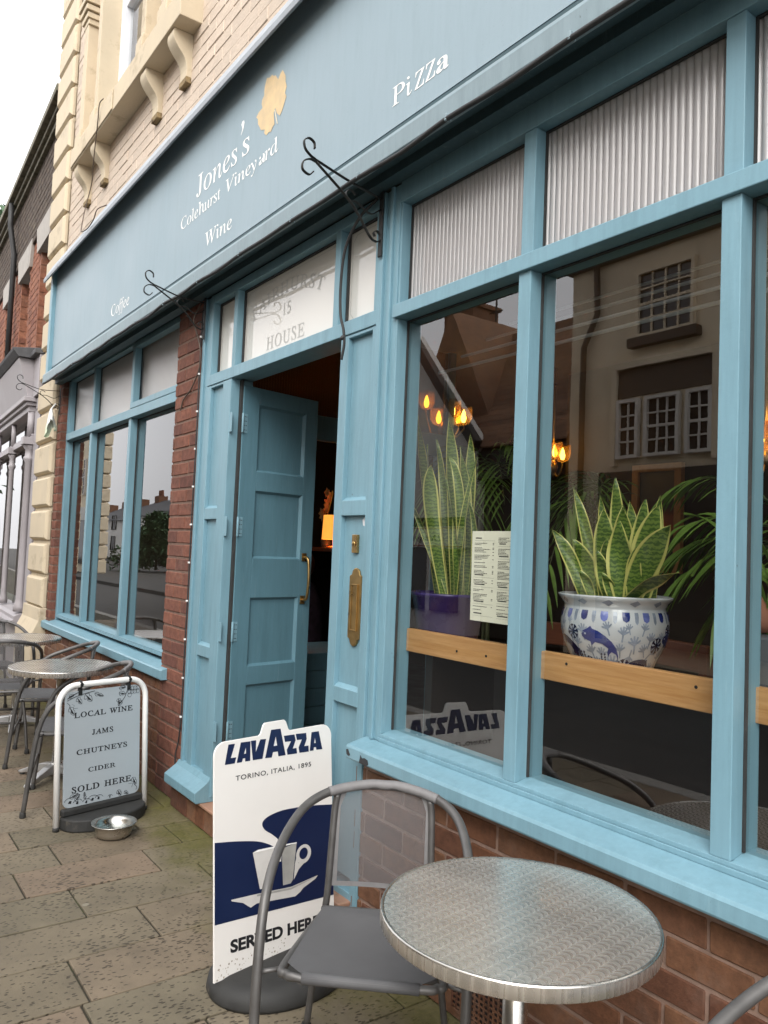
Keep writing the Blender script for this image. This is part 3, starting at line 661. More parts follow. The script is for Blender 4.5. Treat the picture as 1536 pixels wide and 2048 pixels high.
def build_ground():
    mb = MB()
    rows = [-2.355, -2.63, -2.93, -3.222, -3.508, -3.79, -4.069, -4.335, -4.655]
    while rows[-1] > -15: rows.append(rows[-1] - 0.29)
    up = [-2.355]
    while up[-1] < 3.0: up.append(up[-1] + 0.287)
    edges = rows[::-1] + up[1:]
    known = {-2.63: -0.40, -2.93: -0.945, -3.222: -0.603, -3.508: -0.797, -3.79: -0.390, -4.069: -0.756, -4.335: -0.31, -4.655: -0.651}
    last = 0.0
    for i in range(len(edges) - 1):
        a, b = edges[i], edges[i + 1]
        j0 = known.get(round(a, 3))
        if j0 is None:
            j0 = last - 0.27
        last = j0
        ln = 0.575
        y = j0 + 3 * ln
        while y > 0: y -= ln
        ys = [0.02]
        while y > -2.75:
            if ys[-1] - y > 0.08: ys.append(y)
            y -= ln
        ys.append(-2.75)
        for k in range(len(ys) - 1):
            y1, y0 = ys[k], ys[k + 1]
            dz = [rnd.uniform(-0.0022, 0.0022) for _ in range(2)]
            g = 0.0042
            z = rnd.uniform(-0.002, 0.001)
            mb.box(a + g, b - g, y0 + g, y1 - g, -0.05, z)
            n = len(mb.v)
            for q in range(4): mb.v[n - 4 + q] = (mb.v[n - 4 + q][0], mb.v[n - 4 + q][1], z + dz[q % 2] * 0.5)
    o = mb.build('pavement', M['slab'], bevel=0.0035, seg=2)
    tag(o, kind='structure')
    o = MB().box(-70, 6, -2.76, 0.3, -0.12, -0.0085).build('pavement_bed', M['bed'])
    tag(o, kind='structure')
    mb = MB()
    for i in range(60):
        x = -50 + i * 0.92
        mb.box(x + .003, x + .917, -2.93, -2.763, -0.2, -0.004)
    tag(mb.build('kerb', M['kerb'], bevel=0.012), kind='structure')
    o = MB().box(-120, 30, -60, -2.9, -0.4, -0.115).build('road', M['asphalt'])
    tag(o, kind='structure')
    o = MB().box(-60, 8, -7.95, -6.6, -0.3, 0.0).build('far_pavement', M['asphalt'], bevel=0.01)
    tag(o, kind='structure')


build_ground()

# ------------------------------------------------------------------ the cafe building
CAFE = thing('cafe_building', 'cream brick building whose ground floor is a pale blue cafe shopfront with open door', 'building', (-3.2, 0.15, 0))


def bricks(mb, x0, x1, z0, z1, y, depth=0.09, course=0.0825, L=0.2365, j=0.011, off=0.0, mi=0, mm=1, jit=0.0012, skip=None, rec=0.005, jx=0.0):
    mb.box(x0 + .0005, x1 - .0005, y + rec, y + depth, z0, z1, mm)
    k = 0
    z = z0
    while z < z1 - 0.012:
        zt = min(z + course, z1)
        x = x0 - (L / 2 if k % 2 else 0) - off
        while x < x1:
            a, b = max(x, x0), min(x + L, x1)
            x += L
            if b - a < 0.025: continue
            if skip and skip((a + b) / 2, (z + zt) / 2): continue
            d = rnd.uniform(-jit, jit)
            g0 = j / 2 if a > x0 + 1e-6 else -jx
            g1 = j / 2 if b < x1 - 1e-6 else -jx
            mb.box(a + g0, b - g1, y + d, y + depth * 0.8, z + j / 2, zt - j / 2, mi)
            for q in range(-8, 0):                # hand-made arrises: no two corners true
                u_, v_, w_ = mb.v[q]
                mb.v[q] = (u_ + rnd.uniform(-.0014, .0014), v_ + (rnd.uniform(-.0012, .0012) if q in (-8, -7, -4, -3) else 0), w_ + rnd.uniform(-.0016, .0016))
        z += course
        k += 1


def FY(y): return lambda u, v: (u, y, v)


def ext(y0):  # profile (y, z) swept along x
    return lambda u, v, w: (w, u, v)


def cafe_masonry():
    mb = MB(); bricks(mb, -2.551, 2.4, 0.0, 0.704, 0.0, off=0.05)
    mb.build('stall_riser', [M['brick_brown'], M['mortar']], CAFE, bevel=0.003, seg=1)
    mb = MB(); bricks(mb, -7.75, -4.722, 0.0, 0.66, 0.003)
    mb.build('stall_riser', [M['brick_brown'], M['mortar']], CAFE, bevel=0.003, seg=1)
    mb = MB(); bricks(mb, -4.72, -4.325, 0.0, 2.93, -0.001, depth=0.16, j=0.012, off=0.09, jx=0.001)
    mb.build('brick_pier', [M['brick_red'], M['mortar_dark']], CAFE, bevel=0.004, seg=1)
    mb = MB(); bricks(mb, -7.76, -7.62, 0.665, 2.95, 0.0, depth=0.16, L=0.14, j=0.012, jx=0.001)
    mb.build('brick_pier', [M['brick_red'], M['mortar_dark']], CAFE, bevel=0.004, seg=1)
    # air brick low in the wall
    mb = MB()
    ax, az = -1.83, 0.105
    mb.box(ax - .115, ax + .115, -0.006, 0.0, az - .075, az - .068); mb.box(ax - .115, ax + .115, -0.006, 0.0, az + .068, az + .075)
    for i in range(12):
        x = ax - .115 + i * .0209
        mb.box(x - .003, x + .003, -0.0055, -0.0008, az - .068, az + .068)
    for i in range(8):
        z = az - .0595 + i * .017
        mb.box(ax - .112, ax + .112, -0.005, -0.001, z - .0028, z + .0028)
    mb.box(ax - .114, ax + .114, -0.0005, 0.002, az - .07, az + .07, 1)
    mb.build('air_brick', [M['brick_brown'], M['ink']], CAFE)
    # upper wall, painted brick
    mb = MB()
    bricks(mb, -7.81, -2.0, 3.86, 8.3, 0.0, j=0.0075, rec=0.0035, jit=0.0025, skip=lambda x, z: -6.75 < x < -5.45 and 4.93 < z < 7.6)
    # no joint bed across the window opening
    mb.v = mb.v[8:]; mb.f = [tuple(i - 8 for i in f) for f in mb.f[6:]]; mb.mi = mb.mi[6:]; mb.sm = mb.sm[6:]
    for x0, x1, z0, z1 in ((-7.81, -6.74, 3.86, 8.3), (-5.46, -2.0, 3.86, 8.3), (-6.74, -5.46, 3.86, 4.94), (-6.74, -5.46, 7.58, 8.3)):
        mb.box(x0, x1, 0.0035, 0.12, z0, z1, 1)
    mb.build('upper_wall', [M['peach'], M['peach_joint']], CAFE, bevel=0.0045, seg=1)
    mb = MB()
    mb.box(-8.45, -6.74, 0.125, 0.4, 3.0, 8.6); mb.box(-5.46, 2.4, 0.125, 0.4, 3.0, 8.6)
    mb.box(-6.74, -5.46, 0.125, 0.4, 3.0, 4.94); mb.box(-6.74, -5.46, 0.125, 0.4, 7.58, 8.6)
    mb.box(-8.45, -8.2, 0.4, 6.0, 0, 8.6); mb.box(-8.2, 2.4, 5.75, 6.0, 0, 8.6); mb.box(2.15, 2.4, 0.13, 5.75, 0, 8.6)
    mb.box(-8.2, 2.15, 0.4, 5.75, 3.05, 3.2)
    mb.build('structural_wall', M['peach_joint'], CAFE)
    mb = MB()
    mb.box(-8.6, 2.6, -0.25, 6.2, 8.6, 8.75)
    mb.build('roof', M['slate'], CAFE)
    # rusticated quoin strip at the party wall
    zs = [0.82 + 0.3165 * i for i in range(25)]
    for i in range(len(zs) - 1):
        a, b = zs[i] + 0.018, zs[i + 1] - 0.018
        q = MB()
        x0, x1 = -8.44, -7.775 if zs[i] < 2.9 else -7.83
        ch = 0.022
        prof = [(x0, a), (x1, a), (x1, b), (x0, b)]
        inn = [(x0 + ch, a + ch), (x1 - ch, a + ch), (x1 - ch, b - ch), (x0 + ch, b - ch)]
        v = [(u, 0.0, z) for u, z in prof] + [(u, -0.028, z) for u, z in prof] + [(u, -0.052, z) for u, z in inn]
        f = [(0, 1, 5, 4), (1, 2, 6, 5), (2, 3, 7, 6), (3, 0, 4, 7), (4, 5, 9, 8), (5, 6, 10, 9), (6, 7, 11, 10), (7, 4, 8, 11), (8, 9, 10, 11), (3, 2, 1, 0)]
        q.add(v, f)
        q.build('quoin_block', M['cream'], CAFE, bevel=0.003, seg=1)
    mb = MB()
    mb.box(-8.42, -7.79, -0.012, 0.2, 0.84, 2.98); mb.box(-8.42, -7.845, -0.012, 0.12, 2.98, 8.5)
    mb.build('quoin_backing', M['cream'], CAFE)
    mb = MB()
    fn = lambda u, v, w: (w, u, v)
    mb.prism([(0.2, 0), (-0.115, 0), (-0.115, 0.60), (-0.06, 0.72), (-0.052, 0.835), (0.2, 0.835)], fn, -8.50, -7.775)
    mb.build('quoin_plinth', M['cream'], CAFE, bevel=0.006)


cafe_masonry()


def cafe_sills():
    fn = lambda u, v, w: (w, u, v)
    mb = MB()
    mb.prism([(0.05, 0.705), (-0.085, 0.705), (-0.088, 0.712), (-0.088, 0.748), (-0.083, 0.757), (-0.072, 0.760), (-0.002, 0.776), (0.05, 0.776)], fn, -2.497, 2.4)
    s = mb.build('window_sill', M['blue'], CAFE, bevel=0.002)
    chip = [(-2.494, 0.738), (-2.482, 0.742), (-2.474, 0.731), (-2.466, 0.722), (-2.478, 0.717), (-2.490, 0.722)]
    chip2 = [(-2.405, 0.709), (-2.398, 0.738), (-2.389, 0.728), (-2.374, 0.733), (-2.352, 0.730), (-2.346, 0.715), (-2.362, 0.7075)]
    for c in (chip, chip2):
        MB().prism(c, lambda u, v, w_: (u, w_, v), -0.0895, -0.0865).build('bare_patch', M['ink'], s)
    mb = MB()
    mb.prism([(0.10, 0.662), (-0.034, 0.662), (-0.036, 0.668), (-0.036, 0.716), (-0.028, 0.724), (0.05, 0.745), (0.10, 0.745)], fn, -7.80, -4.615)
    mb.build('window_sill', M['blue'], CAFE, bevel=0.002)


cafe_sills()


def reeded_sheet(x0, x1, y, z0, z1, pitch=0.0225, amp=0.0062, seg=10):
    n = max(1, int(round((x1 - x0) / pitch))) * seg
    mb = MB()
    mb.grid(lambda a, b: (x0 + a * (x1 - x0), y - amp * abs(math.cos(math.pi * a * n / seg)) ** 0.8, z0 + b * (z1 - z0)), n, 1, sm=False)
    return mb


def shop_window(xs_l, xs_r, mull, y0, depth, zr, zt0, zt1, zh, rib):
    """xs_l/xs_r: inner edges of the side stiles; mull: (left, right) of each mullion"""
    fn = lambda u, v, w: (w, u, v)
    yb = y0 + depth
    yg = y0 + 0.058
    fr = MB()
    bays = []
    e = xs_l
    for a, b in mull:
        bays.append((e, a)); e = b
    bays.append((e, xs_r))
    fr.box(xs_l - .012, xs_r + .012, y0 - .004, yb, zr - 0.030, zr - 0.014)
    fr.box(xs_l - .012, xs_r + .012, y0, yb, zr - 0.014, zr - 0.0005)
    for a, b in bays:
        fr.prism([(y0 + .0015, zr - .0005), (yg, zr + .011), (yb, zr + .011), (yb, zr - .0005)], fn, a, b)
    fr.box(xs_l - .012, xs_l, y0 + .0005, yb, zr, zt0); fr.box(xs_r, xs_r + .012, y0 + .0005, yb, zr, zt0)
    for a, b in mull:
        fr.box(a, b, y0, yb, zr - .0005, zt0)
    frame = fr.build('shop_window', M['blue'], CAFE, bevel=0.0022)
    up = MB()
    up.box(xs_l - .016, xs_r + .016, y0 - .014, yb, zt0 + .0005, zt1)
    up.build('transom_bar', M['blue'], frame, bevel=0.003)
    up = MB()
    up.box(xs_l - .012, xs_l, y0 + .006, yb, zt1, zh); up.box(xs_r, xs_r + .012, y0 + .006, yb, zt1, zh)
    for a, b in mull:
        up.box(a, b, y0 + .006, yb, zt1 + .0005, zh)
    up.box(xs_l - .012, xs_r + .012, y0 + .002, yb, zh + .0005, zh + .10)
    up.build('upper_frame', M['blue'], frame, bevel=0.0022)
    bd = MB()
    for a, b in bays:
        for z0, z1 in ((zr + .011, zt0), (zt1, zh)):
            bd.box(a + .0003, a + .006, yg - .010, yg - .002, z0 + .001, z1 - .001)
            bd.box(b - .006, b - .0003, yg - .010, yg - .002, z0 + .001, z1 - .001)
            bd.box(a + .006, b - .006, yg - .010, yg - .002, z1 - .007, z1 - .001)
    bd.build('glazing_bead', M['rubber'], frame)
    for i, (a, b) in enumerate(bays):
        p = MB().add([(a, yg, zr + .005), (b, yg, zr + .005), (b, yg, zt0), (a, yg, zt0)], [(0, 1, 2, 3)])
        p.build('glass_pane', M['glass'], frame)
        reeded_sheet(a, b, yg + .004, zt1, zh, amp=rib).build('reeded_pane', M['reeded'] if rib > .004 else M['reeded_sky_sheen'], frame)
    return frame, bays


WR, baysR = shop_window(-2.400, 2.35, [(-1.754 + .69 * i, -1.702 + .69 * i) for i in range(6)], 0.0, 0.12, 0.806, 2.386, 2.438, 2.846, 0.0062)
WL, baysL = shop_window(-7.560, -4.735, [(-6.822, -6.768), (-5.792, -5.738)], 0.05, 0.11, 0.800, 2.392, 2.456, 2.944, 0.0022)
mb = MB(); mb.box(-7.617, -7.5725, 0.048, 0.16, 0.745, 2.944); mb.build('window_stile', M['blue'], CAFE, bevel=0.002)
# the top light that stands ajar beside the pier
mb = MB()
a, b = -5.735, -4.74
mb.box(a, a + .05, 0.036, 0.085, 2.50, 2.94); mb.box(b - .05, b, 0.036, 0.085, 2.50, 2.94)
mb.box(a, b, 0.034, 0.085, 2.458, 2.50); mb.box(a, b, 0.034, 0.085, 2.905, 2.943)
mb.build('hopper_frame', M['blue'], WL, bevel=0.003)


def door_surround():
    fr = MB()
    B = fr.box
    yb = 0.13
    # left post: outer mouldings, panelled stiles, inner stile
    B(-4.322, -4.290, -0.004, yb, 0.16, 2.92); B(-4.290, -4.235, 0.008, yb, 0.16, 2.92); B(-4.235, -4.222, 0.0, yb, 0.16, 2.92)
    B(-4.222, -4.173, -0.001, yb, 0.16, 2.39); B(-4.004, -3.898, -0.001, yb, 0.16, 2.39)
    # right post
    B(-2.800, -2.741, 0.0, yb, 0.05, 2.39); B(-2.566, -2.536, 0.0, yb, 0.05, 2.39)
    for xa, xb in ((-4.173, -4.004), (-2.741, -2.566)):
        zs = [(0.16 if xa < -4 else 0.05, 0.24 if xa < -4 else 0.16), (0.871, 0.932), (1.629, 1.692), (2.375, 2.389)]
        for z0, z1 in zs: B(xa, xb, 0.0004, yb, z0, z1)
        B(xa, xb, 0.022, 0.05, 0.2, 2.38)
    # right-hand run of mouldings against the shop window
    B(-2.536, -2.505, -0.007, yb, 0.05, 2.92); B(-2.505, -2.462, 0.006, yb, 0.05, 2.92); B(-2.462, -2.444, -0.010, yb, 0.777, 2.92)
    B(-2.444, -2.4125, 0.001, yb, 0.777, 2.92)
    frame = fr.build('door_frame', M['blue'], CAFE, bevel=0.0025)
    # sloped beads at the foot of each panel
    fn = lambda u, v, w: (w, u, v)
    for xa, xb in ((-4.172, -4.005), (-2.740, -2.567)):
        for z in ((0.932, 1.692) if xa > -4 else (0.24, 0.932, 1.692)):
            MB().prism([(0.003, z), (0.0215, z + .014), (0.0215, z)], fn, xa, xb).build('panel_bead', M['blue'], frame)
    # head bar, posts of the fanlights
    hb = MB()
    hb.box(-4.2215, -2.537, -0.005, yb, 2.391, 2.452)
    hb.build('door_head', M['blue'], frame, bevel=0.003)
    fl = MB()
    fl.box(-4.2215, -4.190, 0.0, yb, 2.4525, 2.92); fl.box(-3.914, -3.872, 0.002, yb, 2.4525, 2.872)
    fl.box(-2.882, -2.840, 0.002, yb, 2.4525, 2.872); fl.box(-2.566, -2.5365, 0.0, yb, 2.4525, 2.92)
    fl.box(-4.1895, -2.5665, 0.001, yb, 2.872, 2.92)
    fl.build('fanlight_frame', M['blue'], frame, bevel=0.0025)
    for a, b in ((-4.19, -3.914), (-3.872, -2.882), (-2.840, -2.566)):
        p = MB().add([(a, .052, 2.4525), (b, .052, 2.4525), (b, .052, 2.872), (a, .052, 2.872)], [(0, 1, 2, 3)]).build('fanlight_pane', M['frost'], frame)
        bl = MB()
        bl.box(a + .0005, a + .010, 0.040, 0.0505, 2.453, 2.8715); bl.box(a + .010, b - .0005, 0.040, 0.0505, 2.862, 2.8715)
        bl.build('glazing_bead', M['rubber'], frame)
        # clear line cut round the obscured field, corners clipped
        e, c = 0.022, 0.03
        ring = lambda k: [(a + k + c, 2.4525 + k), (b - k - c, 2.4525 + k), (b - k, 2.4525 + k + c), (b - k, 2.872 - k - c), (b - k - c, 2.872 - k), (a + k + c, 2.872 - k), (a + k, 2.872 - k - c), (a + k, 2.4525 + k + c)]
        r1, r2 = ring(e), ring(e + .0035)
        m = MB()
        m.add([(u, .0512, v) for u, v in r1] + [(u, .0512, v) for u, v in r2], [(i, (i + 1) % 8, 8 + (i + 1) % 8, 8 + i) for i in range(8)])
        m.build('etched_line', M['etch'], p)
        if b - a > 0.5:
            yl = 0.0512
            cx, R0 = -3.425, 0.86
            def arc(u, v):
                t = (u - cx) / R0
                rr = R0 + (v - 2.753)
                return (cx + rr * math.sin(t), yl, 2.753 - R0 + rr * math.cos(t))
            lettering('FAIRHURST', -3.785, -3.055, 2.753, 0.090, arc, 'etched_lettering', M['etch'], p, 'roman', space=0.06, bold=0.006)
            lettering('15', -3.432, -3.360, 2.640, 0.066, FY(yl), 'etched_lettering', M['etch'], p, 'sans')
            lettering('HOUSE', -3.605, -3.215, 2.496, 0.092, FY(yl), 'etched_lettering', M['etch'], p, 'roman', space=0.04, bold=0.006)
    # plinth block under the left post, threshold step
    mb = MB()
    mb.prism([(0.13, 0.135), (-0.075, 0.135), (-0.085, 0.145), (-0.085, 0.190), (-0.02, 0.235), (0.0, 0.262), (0.13, 0.262)], fn, -4.345, -3.905)
    mb.build('post_plinth', M['blue'], frame, bevel=0.003)
    st = MB()
    bricks(st, -4.345, -2.553, 0.0, 0.118, -0.040, depth=0.12, course=0.118, L=0.118, j=0.008)
    st.box(-4.345, -2.553, -0.052, 0.45, 0.1185, 0.134, 2)
    st.build('door_step', [M['brick_brown'], M['mortar'], M['step']], CAFE, bevel=0.003, seg=1)
    # bell push and upright letter plate on the right post
    b = MB()
    b.box(-2.664, -2.628, 0.008, 0.0218, 1.478, 1.552)
    b.lathe([(0.0, 0.0), (0.011, 0.0), (0.011, 0.004), (0.007, 0.007), (0.0, 0.008)], (0, 0, 0), 16)
    for i in range(8, len(b.v)):
        x, y, z = b.v[i]
        b.v[i] = (-2.646 + x, 0.008 - z, 1.515 + y)
    b.build('bell_push', M['brass'], frame, bevel=0.002)
    lp = MB()
    n = 12
    cxl, w2 = -2.632, 0.043
    outl = []
    for s, zc in ((1, 1.385), (-1, 1.135)):
        pts = []
        for i in range(n + 1):
            t = math.pi * i / n
            pts.append((cxl + s * w2 * 0.62 * math.cos(t), zc + s * (0.006 + 0.026 * math.sin(t))))
        outl += [(cxl + s * w2, zc)] + pts + [(cxl - s * w2, zc)]
    lp.prism(outl, lambda u, v, w_: (u, w_, v), 0.012, 0.0218)
    plate = lp.build('letter_plate', M['brass'], frame, bevel=0.0025)
    fl = MB()
    x0, x1, z0, z1 = cxl - .023, cxl + .023, 1.165, 1.352
    fl.box(x0, x0 + .005, 0.006, 0.0118, z0, z1); fl.box(x1 - .005, x1, 0.006, 0.0118, z0, z1)
    fl.box(x0 + .005, x1 - .005, 0.006, 0.0118, z0, z0 + .005); fl.box(x0 + .005, x1 - .005, 0.006, 0.0118, z1 - .005, z1)
    fl.box(x0 + .006, x1 - .006, 0.0095, 0.0117, z0 + .006, z1 - .006)
    fl.build('letter_flap', M['brass'], plate, bevel=0.001)
    # white scuff where an old label came off
    MB().flat([(-2.607, 1.59), (-2.592, 1.585), (-2.585, 1.60), (-2.597, 1.622), (-2.612, 1.612)], FY(0.0214)).build('paint_scuff', M['window_white'], frame)
    return frame


M['frost'] = None

M['frost'] = glass_mat('obscured_glass', (0.9, 0.9, 0.88), body=0.96, bodycol=(0.72, 0.695, 0.645))
M['etch'] = pmat('etched_grey', (0.44, 0.435, 0.41), 0.6, ns=30, var=0.1)
M['step'] = pmat('worn_quarry_tile', (0.34, 0.19, 0.125), 0.6, ns=9, var=0.15, bs=70, bstr=0.3, dirt=(0.16, 0.11, 0.07), dirt_amt=(0.5, 0.75), ds=10)
DF = door_surround()


def door_leaf():
    H = Vector((-3.862, 0.062, 0)); E = Vector((-3.962, 0.588, 0))
    W = (E - H).length
    u = (E - H) / W
    n = Vector((u.y, -u.x, 0))                      # outer face looks towards the street side of the opening
    def P(a, z, d=0.0): return tuple(H + u * a + n * d + Vector((0, 0, z)))
    t = 0.044
    z0, z1 = 0.145, 2.358
    door = MB()
    def bx(mb, a0, a1, za, zb, d0, d1):
        v = [P(a0, za, d0), P(a1, za, d0), P(a1, za, d1), P(a0, za, d1), P(a0, zb, d0), P(a1, zb, d0), P(a1, zb, d1), P(a0, zb, d1)]
        mb.add(v, [(0, 1, 2, 3), (4, 7, 6, 5), (0, 4, 5, 1), (1, 5, 6, 2), (2, 6, 7, 3), (3, 7, 4, 0)])
    bx(door, 0, 0.108, z0, z1, -t, 0)
    bx(door, 0.445, W, z0, z1, -t, 0)
    rails = [(z0, 0.30), (0.738, 0.838), (1.208, 1.424), (1.792, 1.898), (2.265, z1)]
    for a, b in rails: bx(door, 0.108, 0.445, a, b, -t, -0.0004)
    bx(door, 0.106, 0.447, z0 + .02, z1 - .02, -t * 0.7, -0.017)
    d = door.build('door', M['blue_door'], CAFE, bevel=0.002)
    bd = MB()
    for i in range(4):
        a, b = rails[i][1], rails[i + 1][0]
        for q in (((0.108, a), (0.445, a), (0.445, a + .012), (0.108, a + .012)), ((0.433, a + .012), (0.445, a + .012), (0.445, b), (0.433, b))):
            pts = list(q)
            v = [P(x, z, -0.0165) for x, z in pts]
            bd.add(v, [(0, 1, 2, 3)])
        bd.add([P(.108, a, -.002), P(.445, a, -.002), P(.433, a + .012, -.0168), P(.120, a + .012, -.0168)], [(0, 1, 2, 3)])
        bd.add([P(.445, a, -.002), P(.445, b, -.002), P(.433, b - .012, -.0168), P(.433, a + .012, -.0168)], [(0, 1, 2, 3)])
        bd.add([P(.108, a, -.002), P(.120, a + .012, -.0168), P(.120, b - .012, -.0168), P(.108, b, -.002)], [(0, 1, 2, 3)])
        bd.add([P(.108, b, -.002), P(.120, b - .012, -.0168), P(.433, b - .012, -.0168), P(.445, b, -.002)], [(0, 1, 2, 3)])
    # drop the first flat strips, keep the mitred beads
    for i in range(4):
        q = MB(); q.v = bd.v; q.f = [bd.f[i * 6 + k] for k in range(2, 6)]; q.mi = [0] * 4; q.sm = [False] * 4
        q.v = [bd.v[j] for f in q.f for j in f]; q.f = [tuple(range(4 * k, 4 * k + 4)) for k in range(4)]
        q.build('panel_bead', M['blue_door'], d)
    for z in (0.505, 1.03, 1.59, 2.15):
        hg = MB()
        bx(hg, -0.002, 0.030, z - .052, z + .052, 0.0003, 0.003)
        hg.tube([P(-0.004, z - .052, 0.006), P(-0.004, z + .052, 0.006)], 0.0065, 10)
        v = [(-3.897, z - .052), (-3.868, z - .052), (-3.868, z + .052), (-3.897, z + .052)]
        hg.prism(v, lambda a, b, w_: (a, w_, b), 0.0, 0.0035)
        for k in (-0.036, -0.012, 0.012, 0.036):
            for a in (0.012, 0.022):
                hg.tube([P(a, z + k, 0.002), P(a, z + k, 0.0042)], 0.0028, 8, mi=1)
        hg.build('hinge', [M['blue'], M['iron']], d, bevel=0.0008)
    hd = MB()
    for z in (1.192, 1.437):
        bx(hd, 0.458, 0.492, z - .024, z + .024, 0.0005, 0.006)
    pts = [P(0.475, 1.192, 0.005), P(0.475, 1.196, 0.030), P(0.475, 1.22, 0.044), P(0.475, 1.315, 0.052), P(0.475, 1.41, 0.044), P(0.475, 1.433, 0.030), P(0.475, 1.437, 0.005)]
    hd.tube(spline(pts, 5), 0.0085, 12)
    hd.build('pull_handle', M['brass'], d, bevel=0.002)
    # strip of black draught seal between the leaf and the frame
    sl = MB(); sl.box(-3.893, -3.868, 0.048, 0.06, 0.145, 2.385)
    sl.build('draught_seal', M['rubber'], d)
    return d


door_leaf()


def fascia():
    fb = MB()
    fb.box(-7.60, 2.6, -0.120, -0.02, 3.057, 3.99)
    fasc = fb.build('fascia_board', M['fascia'], CAFE)
    tr = MB()
    tr.box(-7.68, -7.601, -0.155, -0.02, 3.0, 3.99)
    tr.build('end_trim', M['blue'], fasc, bevel=0.004)
    m = MB()
    fn = lambda u, v, w: (w, u, v)
    m.prism([(-0.142, 2.914), (-0.158, 2.912), (-0.166, 2.920), (-0.168, 2.985), (-0.160, 3.002), (-0.15, 3.012), (-0.02, 3.012), (-0.02, 3.0), (-0.142, 3.0)], fn, -7.72, 2.6)
    m.build('bottom_moulding', M['fascia_trim'], fasc, bevel=0.002)
    c = MB()
    c.prism([(0.0, 3.985), (-0.135, 3.985), (-0.20, 3.855), (-0.212, 3.855), (-0.215, 3.884), (-0.14, 4.03), (0.0, 4.05)], fn, -7.72, 2.6)
    c.build('top_capping', M['lead'], fasc, bevel=0.003)
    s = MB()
    s.box(-7.70, 2.6, -0.1415, 0.125, 2.962, 2.9995); s.box(-7.70, 2.6, -0.060, -0.002, 2.925, 2.9615); s.box(-7.69, 2.6, -0.118, 0.125, 3.013, 3.055)  # last box: dark strip drawing the shadow line below the board
    s.build('soffit_and_shadow_strip', M['blue_shaded'], fasc)
    y = -0.1215
    f = FY(y)
    it = dict(style='italic')
    L = M['letter_white']
    BO = 0.0
    for tx, a, b, z, cap in (('Coffee', -5.80, -5.385, 3.122, 0.118), ('Wine', -4.078, -3.722, 3.130, 0.114), ('Colehurst', -4.462, -3.895, 3.346, 0.104), ('Vineyard', -3.832, -3.238, 3.346, 0.104),
                             ('Jones', -4.240, -3.702, 3.468, 0.180), ('s', -3.640, -3.558, 3.470, 0.180), ('Pizza', -2.322, -1.998, 3.141, 0.104)):
        lettering(tx, a, b, z, cap, f, 'lettering', L, fasc, 'roman', bold=BO)
    ap = [(-3.668, 3.655), (-3.655, 3.668), (-3.637, 3.666), (-3.630, 3.650), (-3.640, 3.622), (-3.664, 3.596), (-3.668, 3.600), (-3.652, 3.625), (-3.656, 3.636)]
    outline([ap], f, 'lettering', L, fasc)
    # vine leaf, tan gold
    lf = [(-3.231, 3.733), (-3.215, 3.712), (-3.198, 3.688), (-3.196, 3.66), (-3.182, 3.63), (-3.197, 3.605), (-3.18, 3.582), (-3.199, 3.555), (-3.218, 3.528), (-3.239, 3.514), (-3.271, 3.541), (-3.29, 3.575), (-3.303, 3.557), (-3.296, 3.525), (-3.289, 3.494), (-3.305, 3.490), (-3.325, 3.472), (-3.345, 3.480), (-3.372, 3.475), (-3.397, 3.496), (-3.391, 3.512), (-3.433, 3.526), (-3.455, 3.555), (-3.47, 3.572), (-3.474, 3.60), (-3.494, 3.617), (-3.468, 3.632), (-3.428, 3.637), (-3.440, 3.66), (-3.438, 3.679), (-3.415, 3.695), (-3.418, 3.715), (-3.415, 3.737), (-3.395, 3.772), (-3.365, 3.760), (-3.339, 3.762), (-3.32, 3.745), (-3.304, 3.743), (-3.273, 3.706), (-3.253, 3.725)]
    outline([lf], f, 'leaf_emblem', M['leaf_gold'], fasc)
    st = [(-3.298, 3.567), (-3.286, 3.564), (-3.253, 3.482), (-3.263, 3.485)]
    outline([st], FY(-0.1222), 'leaf_emblem', M['leaf_vein'], fasc)
    # hairline cracks in the board
    return fasc


M['leaf_vein'] = pmat('pale_leaf_stalk', (0.66, 0.60, 0.46), 0.5, ns=18, var=0.1)
M['lead'] = pmat('dull_lead_capping', (0.34, 0.37, 0.40), 0.55, 0.1, ns=12, var=0.15, bs=40, bstr=0.3, dirt=(0.10, 0.11, 0.11), dirt_amt=(0.58, 0.75), ds=8)
FASC = fascia()


